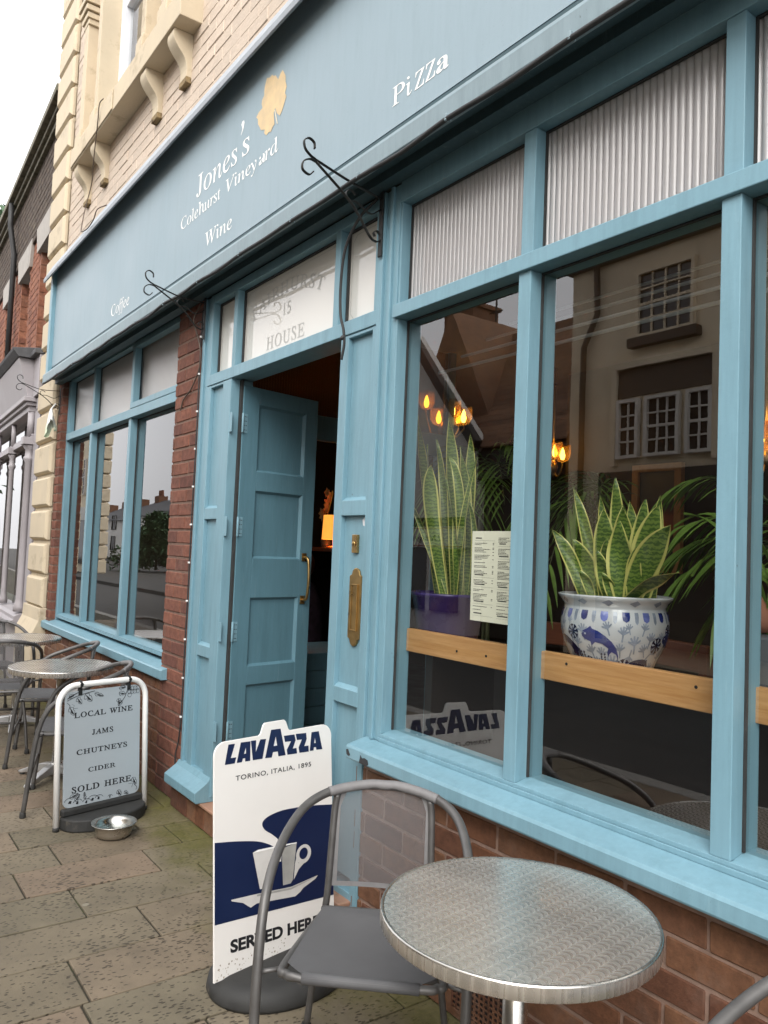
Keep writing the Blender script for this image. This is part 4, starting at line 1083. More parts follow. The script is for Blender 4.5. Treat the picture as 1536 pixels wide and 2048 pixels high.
def upper_window():
    C = M['cream']
    sill = MB()
    sill.box(-7.24, -4.62, -0.145, 0.02, 4.765, 4.945); sill.box(-7.22, -6.0, -0.155, -0.1455, 4.775, 4.935)
    s = sill.build('stone_sill', C, CAFE, bevel=0.008)
    for x in (-7.11, -6.60, -5.345, -4.815):
        prof = [(0.0, 4.764), (-0.125, 4.764), (-0.130, 4.74), (-0.128, 4.71), (-0.112, 4.675), (-0.085, 4.640), (-0.055, 4.605), (-0.038, 4.570), (-0.032, 4.53), (-0.032, 4.475), (0.0, 4.475)]
        q = MB()
        pr = spline([(a, b, 0) for a, b in prof[1:9]], 4)
        pl = [(0.004, 4.764)] + [(p.x, p.y) for p in pr] + [(-0.033, 4.48), (0.004, 4.48)]
        q.prism(pl, lambda u, v, w: (w, u, v), x - .055, x + .055)
        q.build('corbel', C, s, bevel=0.003)
        b = MB(); b.box(x - .06, x + .06, -0.036, 0.004, 4.440, 4.4795)
        b.build('corbel_foot', M['soot_cream'], s, bevel=0.003)
    fr = MB()
    for x0, x1, dep in ((-7.22, -7.10, 0.10), (-6.745, -6.66, 0.10), (-5.55, -5.465, 0.10), (-5.10, -4.98, 0.10)):
        fr.box(x0, x1, -dep, 0.13 if -6.8 < x0 < -5.4 else 0.01, 4.9455, 7.7)
    arch = fr.build('window_surround', C, CAFE, bevel=0.006)
    for x0, x1 in ((-7.25, -7.07), (-5.13, -4.95), (-5.575, -5.44), (-6.77, -6.635)):
        b = MB()
        b.box(x0, x1, -0.125, 0.012, 4.946, 5.07); b.box(x0 + .008, x1 - .008, -0.117, 0.011, 5.07, 5.10)
        b.build('pilaster_base', C, arch, bevel=0.006)
    for x0, x1 in ((-7.26, -7.06), (-5.14, -4.94)):
        b = MB()
        for k, (g, z) in enumerate(((0.0, 6.06), (0.015, 6.11), (0.03, 6.17), (0.045, 6.23))):
            b.box(x0 - g + .02, x1 + g - .02, -0.105 - g, 0.011, z, z + .049)
        b.build('pilaster_cap', C, arch, bevel=0.005)
    W = M['window_white']
    sa = MB()
    y0, y1 = 0.09, 0.14
    x0, x1 = -6.6595, -5.5505
    sa.box(x0, x0 + .07, y0 - .03, y1, 4.946, 7.6); sa.box(x1 - .07, x1, y0 - .03, y1, 4.946, 7.6)
    sa.box(x0 + .07, x1 - .07, y0, y1, 4.946, 5.04); sa.box(x0 + .07, x1 - .07, y0 - .012, y1, 6.02, 6.085); sa.box(x0 + .07, x1 - .07, y0, y1, 7.5, 7.6)
    sa.box((x0 + x1) / 2 - .014, (x0 + x1) / 2 + .014, y0 + .008, y1, 5.04, 6.02); sa.box((x0 + x1) / 2 - .014, (x0 + x1) / 2 + .014, y0 + .008, y1, 6.085, 7.5)
    sash = sa.build('sash_window', W, CAFE, bevel=0.004)
    MB().add([(x0 + .07, .12, 5.04), (x1 - .07, .12, 5.04), (x1 - .07, .12, 7.5), (x0 + .07, .12, 7.5)], [(0, 1, 2, 3)]).build('glass_pane', M['glass'], sash)
    c = MB()
    c.grid(lambda a, b: (x0 + .08 + a * (x1 - x0 - .16), .22 + .02 * math.sin(a * 60), 5.0 + b * 2.5), 90, 1)
    c.build('net_curtain', M['window_white'], sash)
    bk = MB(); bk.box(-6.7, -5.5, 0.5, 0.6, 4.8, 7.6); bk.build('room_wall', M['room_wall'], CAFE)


M['soot_cream'] = pmat('mossy_cream', (0.30, 0.22, 0.11), 0.9, ns=20, var=0.35, bs=60, bstr=0.5, dirt=(0.09, 0.06, 0.03), dirt_amt=(0.45, 0.6), ds=20)
upper_window()


M['rail_grey'] = pmat('pale_grey_rail', (0.42, 0.42, 0.42), 0.5, ns=5, var=0.05)


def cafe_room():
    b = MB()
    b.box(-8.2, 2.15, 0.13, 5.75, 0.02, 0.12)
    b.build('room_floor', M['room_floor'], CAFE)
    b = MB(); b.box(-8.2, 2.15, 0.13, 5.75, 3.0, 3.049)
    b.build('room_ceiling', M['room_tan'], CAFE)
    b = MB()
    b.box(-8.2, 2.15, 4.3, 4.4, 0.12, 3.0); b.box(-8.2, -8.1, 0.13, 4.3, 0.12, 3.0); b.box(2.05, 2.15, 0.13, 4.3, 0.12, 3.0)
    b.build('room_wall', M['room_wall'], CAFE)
    b = MB(); b.box(-8.1, -4.72, 0.14, 0.3, 0.12, 0.64); b.box(-2.55, 2.05, 0.13, 0.20, 0.12, 0.76); b.box(-2.60, 2.05, 0.52, 0.56, 0.12, 1.112)  # last box: near-black board added to keep the space under the ledge dark
    b.build('inner_dado_dark_board', M['wood_dark'], CAFE)
    # chimney-breast partition that carries the picture
    b = MB(); b.box(-4.3, -0.6, 3.14, 3.3, 0.12, 3.0)
    b.build('room_partition', M['room_wall'], CAFE)
    # grey conduit runs just under the ceiling behind the window
    b = MB()
    for y, z in ((0.30, 2.24), (0.42, 2.33), (0.56, 2.43), (0.70, 2.53)):
        b.tube([(-2.5, y, z), (2.0, y, z)], 0.0065, 8)
    b.build('conduit_run', M['rail_grey'], CAFE)
    # timber ledge along the window
    b = MB()
    b.box(-2.395, 2.0, 0.100, 0.128, 1.112, 1.198)
    lip = b.build('window_ledge', M['wood_shelf'], CAFE, bevel=0.003)
    b = MB(); b.box(-2.60, 2.0, 0.1315, 0.50, 1.117, 1.140)
    b.build('ledge_top', M['wood_shelf'], lip, bevel=0.002)
    for x in (-2.1, -1.95, -1.60, -1.17, -0.9, -0.5):
        s = MB(); s.tube([(x, 0.0985, 1.132 + 0.05 * ((x * 7) % 1)), (x, 0.1005, 1.132 + 0.05 * ((x * 7) % 1))], 0.0045, 10)
        s.build('screw_head', M['iron'], lip)
    b = MB()
    for x in (-2.3, -1.1, 0.1, 1.3): b.box(x - .02, x + .02, 0.14, 0.46, 0.761, 1.115)
    b.build('ledge_bracket', M['wood_dark'], lip)
    # lobby: reeded light on teal framing along the left, boarded counter beyond
    b = MB()
    b.box(-4.44, -4.38, 0.17, 2.0, 2.20, 2.36); b.box(-4.44, -4.38, 1.86, 2.0, 0.13, 2.199); b.box(-4.44, -4.38, 0.17, 0.24, 2.361, 2.98); b.box(-4.44, -4.38, 1.1, 1.16, 2.361, 2.98); b.box(-4.44, -4.38, 1.94, 2.0, 2.361, 2.98)
    lob = b.build('lobby_screen', M['blue_door'], CAFE, bevel=0.003)
    g = MB()
    n = 90 * 6
    g.grid(lambda a, c: (-4.41 + 0.004 * abs(math.cos(math.pi * a * n / 6)), 0.24 + a * 1.7, 2.361 + c * 0.61), n, 1)
    g.build('reeded_pane', M['reeded_amber'], lob)
    b = MB()
    for k in range(5):
        z = 0.13 + k * 0.125
        b.box(-5.4 - .012 * (k % 2), -4.8, 0.92 - .010 * (k % 2), 1.9, z, z + 0.12)
    b.build('boarded_counter', M['blue_door'], CAFE, bevel=0.004)


M['reeded_amber'] = glass_mat('amber_reeded_glass', (0.85, 0.55, 0.25), body=0.30, bodycol=(0.25, 0.12, 0.04))
cafe_room()

# ------------------------------------------------------------------ the neighbour's shop, its brick storey and roof
NB = thing('neighbour_shop', 'red brick building with mauve grey shopfront beyond the cream quoins', 'building', (-8.46, 0.1, 0))


def neighbour():
    yb = 0.1
    A = NB
    fn = lambda u, v, w: (w, u, v)
    X0, X1 = -22.0, -8.80
    # shop fascia, sloped, with its return at this end
    b = MB()
    b.prism([(0.1, 2.95), (-0.09, 2.95), (-0.20, 3.36), (0.1, 3.36)], fn, X0, X1)
    f = b.build('fascia_board', M['mauve'], A, bevel=0.006)
    b = MB()
    b.prism([(0.1, 3.361), (-0.21, 3.361), (-0.26, 3.42), (-0.27, 3.445), (0.1, 3.50)], fn, X0, X1 + .05)
    b.build('fascia_capping', M['slate'], f, bevel=0.004)
    b = MB()
    b.box(X1 + .004, -8.47, -0.05, 0.2, 2.95, 3.36)
    b.build('return_panel', M['mauve'], f, bevel=0.004)
    b = MB(); b.box(X1 + .052, -8.46, -0.10, 0.2, 3.362, 3.41)
    b.build('return_capping', M['slate'], f, bevel=0.004)
    b = MB()
    for k, (yy, z0, z1) in enumerate(((-0.14, 2.90, 2.948), (-0.11, 2.86, 2.899), (-0.08, 2.80, 2.859))):
        b.box(X0, X1 + .10 - k * .03, yy, 0.1, z0, z1)
    b.box(X1 + .105, -8.465, -0.02, 0.1, 2.82, 2.94)
    b.build('cornice', M['mauve'], A, bevel=0.006)
    # transom rail, slim columns, lower sill
    b = MB()
    b.box(X0, X1 + .05, -0.05, 0.06, 2.49, 2.545); b.box(X0, X1 + .05, -0.04, 0.05, 2.545, 2.57)
    b.box(X1 + .055, -8.465, -0.02, 0.1, 0.55, 2.80)
    fr = b.build('shopfront_frame', M['mauve'], A, bevel=0.004)
    for x in (-8.80, -9.98, -11.2, -12.4):
        c = MB()
        r = 0.030 if x < -9 else 0.042
        c.lathe([(r * 1.5, 0.0), (r * 1.5, 0.05), (r * 1.15, 0.09), (r * 1.0, 0.13), (r * 0.9, 1.55), (r * 1.35, 1.58), (r * 1.35, 1.60), (r, 1.62), (r, 1.68), (r * 1.5, 1.71), (r * 1.5, 1.735)], (x, -0.04, 0.72), 20)
        c.box(x - r * 1.9, x + r * 1.9, -0.04 - r * 1.9, -0.04 + r * 1.9, 2.456, 2.53)
        c.lathe([(r * .9, 0), (r * .9, 0.26)], (x, -0.04, 2.546), 14)
        c.build('column', M['mauve'], A)
    b = MB()
    b.prism([(0.1, 0.60), (-0.16, 0.60), (-0.16, 0.63), (-0.11, 0.645), (-0.11, 0.68), (-0.07, 0.70), (0.1, 0.72)], fn, X0, X1 + .12)
    b.build('window_sill', M['mauve'], A, bevel=0.004)
    b = MB(); b.box(X0, X1 + .08, -0.06, 0.1, 0.0, 0.5995)
    b.build('stall_riser', M['mauve'], A)
    MB().add([(X0, .03, .7), (X1, .03, .7), (X1, .03, 2.9), (X0, .03, 2.9)], [(0, 1, 2, 3)]).build('glass_pane', M['glass_plain'], A)
    b = MB(); b.box(X0, X1, 0.95, 1.05, 0.1, 2.9); b.box(X0, X1, 0.12, 0.94, 0.6, 0.66)
    b.build('display_back', M['display'], A)
    # curtain and sage boards standing in the display
    b = MB()
    b.box(-9.55, -9.30, 0.25, 0.29, 0.66, 2.0); b.box(-10.5, -9.9, 0.45, 0.49, 0.66, 2.3)
    b.build('display_board', M['sage'], A)
    b = MB()
    o = []
    for i in range(21):
        t = i / 20
        o.append((0.16 * math.sin(math.pi * t) ** .6, 1.9 + 0.95 * t))
    pl = [(-9.55 + a, z) for a, z in o] + [(-9.55 - a, z) for a, z in o[::-1]]
    b.prism(pl, lambda u, v, w_: (u, w_, v), 0.20, 0.23)
    b.build('hanging_panel', M['terracotta'], A)
    # brick storey
    b = MB()
    wins = [(-9.93, -9.28), (-11.35, -10.60), (-12.8, -12.05)]
    def skip(x, z): return any(a < x < c and 3.5 < z < 4.9 for a, c in wins)
    bricks(b, -14.5, -8.46, 3.5, 5.15, yb + .02, skip=skip, j=0.01)
    b.v = b.v[8:]; b.f = [tuple(i - 8 for i in q) for q in b.f[6:]]; b.mi = b.mi[6:]; b.sm = b.sm[6:]
    for a, c in wins:
        for x in (a, c - .0): b.box(x - .03, x + .03, yb + .019, yb + .2, 3.5, 4.9)
    ed = [-14.5] + [v for a, c in wins[::-1] for v in (a, c)] + [-8.46]
    for i in range(0, len(ed), 2): b.box(ed[i], ed[i + 1], yb + .026, yb + .2, 3.45, 5.15, 1)
    for a, c in wins: b.box(a, c, yb + .026, yb + .2, 4.9, 5.15, 1)
    b.build('brick_wall', [M['brick_orange'], M['mortar_dark']], A)
    b = MB(); bricks(b, -14.5, -8.46, 5.15, 6.02, yb - .01, j=0.014)
    b.build('sooty_brickwork', [M['soot'], M['soot']], A)
    for a, c in wins:
        l = MB()
        l.prism([(a - .06, 4.89), (c + .06, 4.89), (c + .17, 5.22), (a - .17, 5.22)], lambda u, v, w_: (u, w_, v), yb - .02, yb + .2)
        l.build('stone_lintel', M['stone'], A, bevel=0.006)
        s = MB()
        s.box(a, a + .07, yb + .12, yb + .19, 3.5, 4.89); s.box(c - .07, c, yb + .12, yb + .19, 3.5, 4.89)
        s.box(a + .07, c - .07, yb + .13, yb + .18, 4.82, 4.89); s.box(a + .07, c - .07, yb + .12, yb + .18, 4.15, 4.21); s.box(a + .07, c - .07, yb + .13, yb + .18, 3.5, 3.58)
        w_ = s.build('sash_window', M['window_white'], A, bevel=0.004)
        MB().add([(a + .07, yb + .16, 3.58), (c - .07, yb + .16, 3.58), (c - .07, yb + .16, 4.82), (a + .07, yb + .16, 4.82)], [(0, 1, 2, 3)]).build('glass_pane', M['glass_plain'], w_)
    b = MB()
    b.box(-22, -14.5, yb + .03, yb + .3, 3.45, 6.0); b.box(-22, -8.5, yb + .3, yb + 6, 0, 6.0)
    b.build('rear_block', M['soot'], A)
    # gutter and slate roof
    b = MB()
    for k, (yy, z0, z1) in enumerate(((yb - .06, 6.02, 6.07), (yb - .10, 6.07, 6.12), (yb - .16, 6.12, 6.20))):
        b.box(-22, -8.46, yy, yb + .3, z0, z1)
    b.build('gutter', M['moss_gutter'], A, bevel=0.01)
    b = MB()
    for k in range(18):
        y0 = yb - .12 + k * 0.19; z0 = 6.20 + k * 0.13
        x = -22.0
        while x < -8.47:
            wd = 0.3
            b.prism([(y0, z0), (y0 + .26, z0 + .178), (y0 + .26, z0 + .192), (y0, z0 + .014 + rnd.uniform(0, .006))], fn, x + .004, min(x + wd - .004, -8.465))
            x += wd
    b.build('roof', M['slate'], A)
    # downpipe
    b = MB(); b.tube([(-11.75, yb - .05, 3.5), (-11.75, yb - .05, 5.4), (-11.75, yb - .12, 5.8), (-11.75, yb - .12, 6.1)], 0.035, 10)
    b.build('downpipe', M['cable'], A)


M['display'] = pmat('pale_display_back', (0.30, 0.31, 0.28), 0.8, ns=3, var=0.1)
M['sage'] = pmat('sage_green_board', (0.26, 0.31, 0.20), 0.7, ns=3, var=0.1)
M['terracotta'] = pmat('rust_orange_fabric', (0.40, 0.17, 0.07), 0.9, ns=9, var=0.15)
neighbour()
NB.rotation_euler = (0, 0, R(-2.4))

# ------------------------------------------------------------------ bistro tables and chairs
def perlage():
    """engine-turned steel: columns of overlapping polished spots"""
    m, t, p, o = _nodes('engine_turned_steel')
    v = coords(t)
    s = nd(t, 'ShaderNodeSeparateXYZ'); t.links.new(v, s.inputs[0])
    u = math_(t, 'MULTIPLY', s.outputs[0], 1 / 0.0275)
    col = math_(t, 'FLOOR', u)
    cx = math_(t, 'SUBTRACT', math_(t, 'FRACT', u), 0.5)
    w_ = math_(t, 'ADD', math_(t, 'MULTIPLY', s.outputs[1], 1 / 0.0190), math_(t, 'MULTIPLY', math_(t, 'MODULO', col, 2.0), 0.5))
    # each spot is cut off by the next one up the column: a scalloped edge
    w2 = math_(t, 'FRACT', math_(t, 'ADD', w_, math_(t, 'MULTIPLY', math_(t, 'MULTIPLY', cx, cx), 2.4)))
    n = noise(t, v, 7, 6, 0.7)
    shade = mrange(t, w2, 0.0, 1.0, 0.84, 1.06)
    side = mrange(t, math_(t, 'ABSOLUTE', cx), 0.30, 0.5, 1.0, 1.16)
    val = math_(t, 'MULTIPLY', math_(t, 'MULTIPLY', shade, side), mrange(t, n, 0.3, 0.7, 0.88, 1.1))
    cb = nd(t, 'ShaderNodeCombineColor')
    for i in range(3): t.links.new(val, cb.inputs[i])
    c = mixc(t, 1.0, (0.66, 0.63, 0.58, 1), cb.outputs[0], 'MULTIPLY')
    n2 = noise(t, v, 90, 4, 0.7)
    c = mixc(t, mrange(t, n2, 0.69, 0.74, 0, 0.5), c, (0.62, 0.60, 0.55, 1))
    t.links.new(c, p.inputs['Base Color'])
    p.inputs['Metallic'].default_value = 0.8
    t.links.new(mrange(t, math_(t, 'ADD', w2, n), 0.4, 1.6, 0.20, 0.36), p.inputs['Roughness'])
    return m


M['perlage'] = perlage()


def mesh_fabric(name, col, clear):
    m, t, p, o = _nodes(name)
    v = coords(t)
    wv = math_(t, 'MULTIPLY', 1.0, noise(t, v, 4, 3))
    c = mixc(t, mrange(t, wv, 0.3, 0.7, 0, 1), (*[x * 0.88 for x in col], 1), (*[x * 1.1 for x in col], 1))
    t.links.new(c, p.inputs['Base Color'])
    p.inputs['Roughness'].default_value = 0.55
    p.inputs['Specular IOR Level'].default_value = 0.35
    w1 = nd(t, 'ShaderNodeTexWave'); w1.inputs['Scale'].default_value = 140; w1.bands_direction = 'X'
    w2 = nd(t, 'ShaderNodeTexWave'); w2.inputs['Scale'].default_value = 140; w2.bands_direction = 'Z' if clear else 'Y'
    t.links.new(v, w1.inputs[0]); t.links.new(v, w2.inputs[0])
    bump(t, p, math_(t, 'ADD', w1.outputs['Fac'], w2.outputs['Fac']), 0.3, 0.0008)
    if clear:
        tr = nd(t, 'ShaderNodeBsdfTransparent')
        mx = nd(t, 'ShaderNodeMixShader'); mx.inputs[0].default_value = clear
        t.links.new(p.outputs[0], mx.inputs[1]); t.links.new(tr.outputs[0], mx.inputs[2])
        t.links.new(mx.outputs[0], o.inputs[0])
    return m


M['seat_mesh'] = mesh_fabric('grey_woven_seat', (0.105, 0.105, 0.108), 0)
M['back_mesh'] = mesh_fabric('grey_woven_back', (0.125, 0.120, 0.122), 0.38)
M['hem'] = pmat('grey_fabric_hem', (0.17, 0.165, 0.165), 0.6, ns=30, var=0.12)


def make_chair():
    r = thing('bistro_chair', None, 'chair')
    A = M['alu']
    half = [(.245, .255, .012), (.222, .258, .24), (.196, .261, .44), (.150, .263, .565), (.062, .262, .640), (-.055, .250, .690), (-.155, .220, .728), (-.225, .162, .752), (-.258, .084, .765), (-.266, 0, .769)]
    pts = half + [(x, -y, z) for x, y, z in half[::-1][1:]]
    MB().tube(spline(pts, 6), 0.0130, 14).build('arm_frame', A, r, local=True)
    for s in (1, -1):
        lg = [(-.285, s * .215, .012), (-.250, s * .19, .22), (-.222, s * .160, .42), (-.222, s * .152, .56), (-.238, s * .148, .69), (-.240, s * .142, .742)]
        MB().tube(spline(lg, 5), 0.0105, 12).build('leg', A, r, local=True)
        for x, y, z in ((.245, s * .255, .012), (-.285, s * .215, .012)):
            MB().lathe([(0.0155, 0.0), (0.0165, 0.005), (0.0155, 0.026), (0.0135, 0.030)], (x, y, 0.0), 14).build('foot', M['rubber'], r, local=True)
    loop = [(x_, y_, z_ - .016) for x_, y_, z_ in [(.205, -.14, .440), (.205, .14, .440), (.192, .188, .440), (.15, .203, .439), (-.17, .160, .428), (-.205, .135, .427), (-.205, -.135, .427), (-.17, -.160, .428), (.15, -.203, .439), (.192, -.188, .440)]]
    sf = MB().tube(spline(loop, 4, True), 0.0110, 12, closed=True)
    for s in (1, -1):
        sf.tube([(.165, s * .200, .424), (.192, s * .259, .422)], 0.006, 8)
        sf.tube([(-.19, s * .145, .412), (-.222, s * .160, .415)], 0.006, 8)
    sf.build('seat_frame', A, r, local=True)
    st = MB().tube([(.226, -.257, .205), (.226, .257, .205)], 0.0085, 10)
    st.build('stretcher', A, r, local=True)
    MB().tube([(-.252, -.19, .205), (-.252, .19, .205)], 0.0085, 10).build('stretcher', A, r, local=True)
    # woven seat, slung between the side rails, turned under the front rail
    def seat(a, b):
        x = .207 - a * .405
        hw = .198 - .036 * a
        if a < 0.12: hw *= 0.74 + 0.26 * (a / 0.12)
        y = (b * 2 - 1) * hw
        z = .4355 - a * .012 - 0.014 * math.sin(math.pi * b) * math.sin(math.pi * min(1, a * 1.1))
        return (x, y, z)
    q = MB().grid(seat, 24, 16)
    q.tube([(.205, -.146, .424), (.205, -.05, .4245), (.205, .05, .4245), (.205, .146, .424)], 0.0138, 14)
    q.build('seat', M['seat_mesh'], r, local=True)
    def back(a, b):
        z = .475 + a * .292
        y = (b * 2 - 1) * (.150 - .03 * max(0, (a - .8) / .2))
        x = -.222 - .034 * a * a - 0.012 * math.sin(math.pi * b)
        return (x, y, z)
    q = MB().grid(back, 18, 14)
    q.build('backrest', M['back_mesh'], r, local=True)
    h = MB()
    for s in (0.02, 0.98):
        h.grid(lambda a, b: tuple(Vector(back(a, min(1, max(0, s + (b - .5) * .09)))) + Vector((.002, 0, 0))), 14, 2)
    h.grid(lambda a, b: tuple(Vector(back(.0 + a * .05, b)) + Vector((.0025, 0, 0))), 1, 12)
    # sleeve over the top rail
    sl = spline([(-.222, .165, .7515), (-.245, .118, .7605), (-.264, .05, .7695), (-.2665, 0, .770), (-.264, -.05, .7695), (-.245, -.118, .7605), (-.222, -.165, .7515)], 5)
    h.tube(sl, 0.0146, 12)
    h.build('backrest_hem', M['hem'], r, local=True)
    return r


def make_table():
    r = thing('bistro_table', None, 'table')
    R0 = 0.308
    t = MB()
    t.lathe([(0.0, 0.696), (R0 - .006, 0.696)], (0, 0, 0), 72, cap=False)
    t.build('tabletop', M['perlage'], r, local=True)
    e = MB()
    e.lathe([(R0 - .007, 0.6962), (R0 - .003, 0.6985), (R0, 0.697), (R0 + .001, 0.694)], (0, 0, 0), 72, cap=False, mi=0)
    e.lathe([(R0 + .001, 0.694), (R0 + .001, 0.668), (R0 - .003, 0.664)], (0, 0, 0), 72, cap=False, mi=1)
    e.lathe([(R0 - .003, 0.664), (R0 - .02, 0.666), (0.0, 0.668)], (0, 0, 0), 72, cap=False, mi=0)
    e.build('table_rim', [M['steel'], M['perlage']], r, local=True)
    c = MB()
    c.lathe([(0.10, 0.655), (0.10, 0.662)], (0, 0, 0), 32)
    c.lathe([(0.028, 0.07), (0.028, 0.655)], (0, 0, 0), 28)
    c.lathe([(0.045, 0.05), (0.045, 0.075), (0.030, 0.10)], (0, 0, 0), 28)
    c.build('column', M['steel'], r, local=True)
    for k in range(4):
        a = R(45 + 90 * k)
        l = MB()
        pr = [(0.028, 0.035), (0.028, 0.095), (0.09, 0.088), (0.17, 0.062), (0.235, 0.036), (0.262, 0.026), (0.266, 0.013), (0.24, 0.012), (0.15, 0.032), (0.08, 0.04)]
        l.prism(pr, lambda u, v, w_: (u, w_ * (1 - 0.25 * u / .27), v), -0.026, 0.026)
        l.xf(Matrix.Rotation(a, 4, 'Z'))
        f = l.build('foot', M['alu_cast'], r, bevel=0.006, local=True)
        g = MB().lathe([(0.014, 0.0), (0.016, 0.004), (0.014, 0.0125)], (.245 * math.cos(a), .245 * math.sin(a), 0), 14)
        g.build('glide', M['rubber'], f, local=True)
    return r


CH = 'grey bistro chairs on the pavement'
chair0 = make_chair()
spots = [
    (-1.768, -0.467, -41.5, 'grey woven bistro chair drawn up to the nearest round steel table'),
    (-0.545, -0.385, -92, 'grey bistro chair of which only one arm shows beside the nearest table'),
    (-4.690, -0.475, -107, 'grey bistro chair half hidden behind the swinging wine sign'),
    (-5.690, -0.385, -107, 'grey bistro chair with its back to the brick under the far window'),
    (-6.170, -0.640, 166, 'dark grey bistro chair turned towards the farthest round table'),
    (-7.180, -0.520, 8, 'farthest grey bistro chair, on the far side of the farthest table'),
]
for i, (x, y, a, lb) in enumerate(spots):
    o = chair0 if i == 0 else copy_tree(chair0)
    o.location = (x, y, 0)
    o.rotation_euler = (0, 0, R(a))
    tag(o, lb, 'chair', CH)
table0 = make_table()
for i, (x, y, a, lb) in enumerate([
        (-1.262, -0.428, 8, 'nearest round steel bistro table with swirl-polished top'),
        (-5.165, -0.468, -6, 'round steel bistro table just behind the swinging wine sign'),
        (-6.700, -0.425, 30, 'farthest round steel bistro table beside the cream quoins')]):
    o = table0 if i == 0 else copy_tree(table0)
    o.location = (x, y, 0)
    o.rotation_euler = (0, 0, R(a))
    tag(o, lb, 'table', 'round steel bistro tables')


# ------------------------------------------------------------------ pavement signs
def frame_of(o, yaw, lean):
    U = Vector((math.sin(yaw), math.cos(yaw), 0))
    N0 = Vector((-math.cos(yaw), math.sin(yaw), 0))
    V = Vector((0, 0, math.cos(lean))) + N0 * math.sin(lean)
    N = U.cross(V).normalized()
    O = Vector(o)
    return (lambda u, v, w=0.0: tuple(O + U * u + V * v + N * w)), U, V, N


def rounded(x0, x1, y0, y1, r, n=6):
    out = []
    for cx, cy_, a0 in ((x1 - r, y1 - r, 0), (x0 + r, y1 - r, 90), (x0 + r, y0 + r, 180), (x1 - r, y0 + r, 270)):
        for i in range(n + 1):
            a = R(a0 + 90 * i / n)
            out.append((cx + r * math.cos(a), cy_ + r * math.sin(a)))
    return out


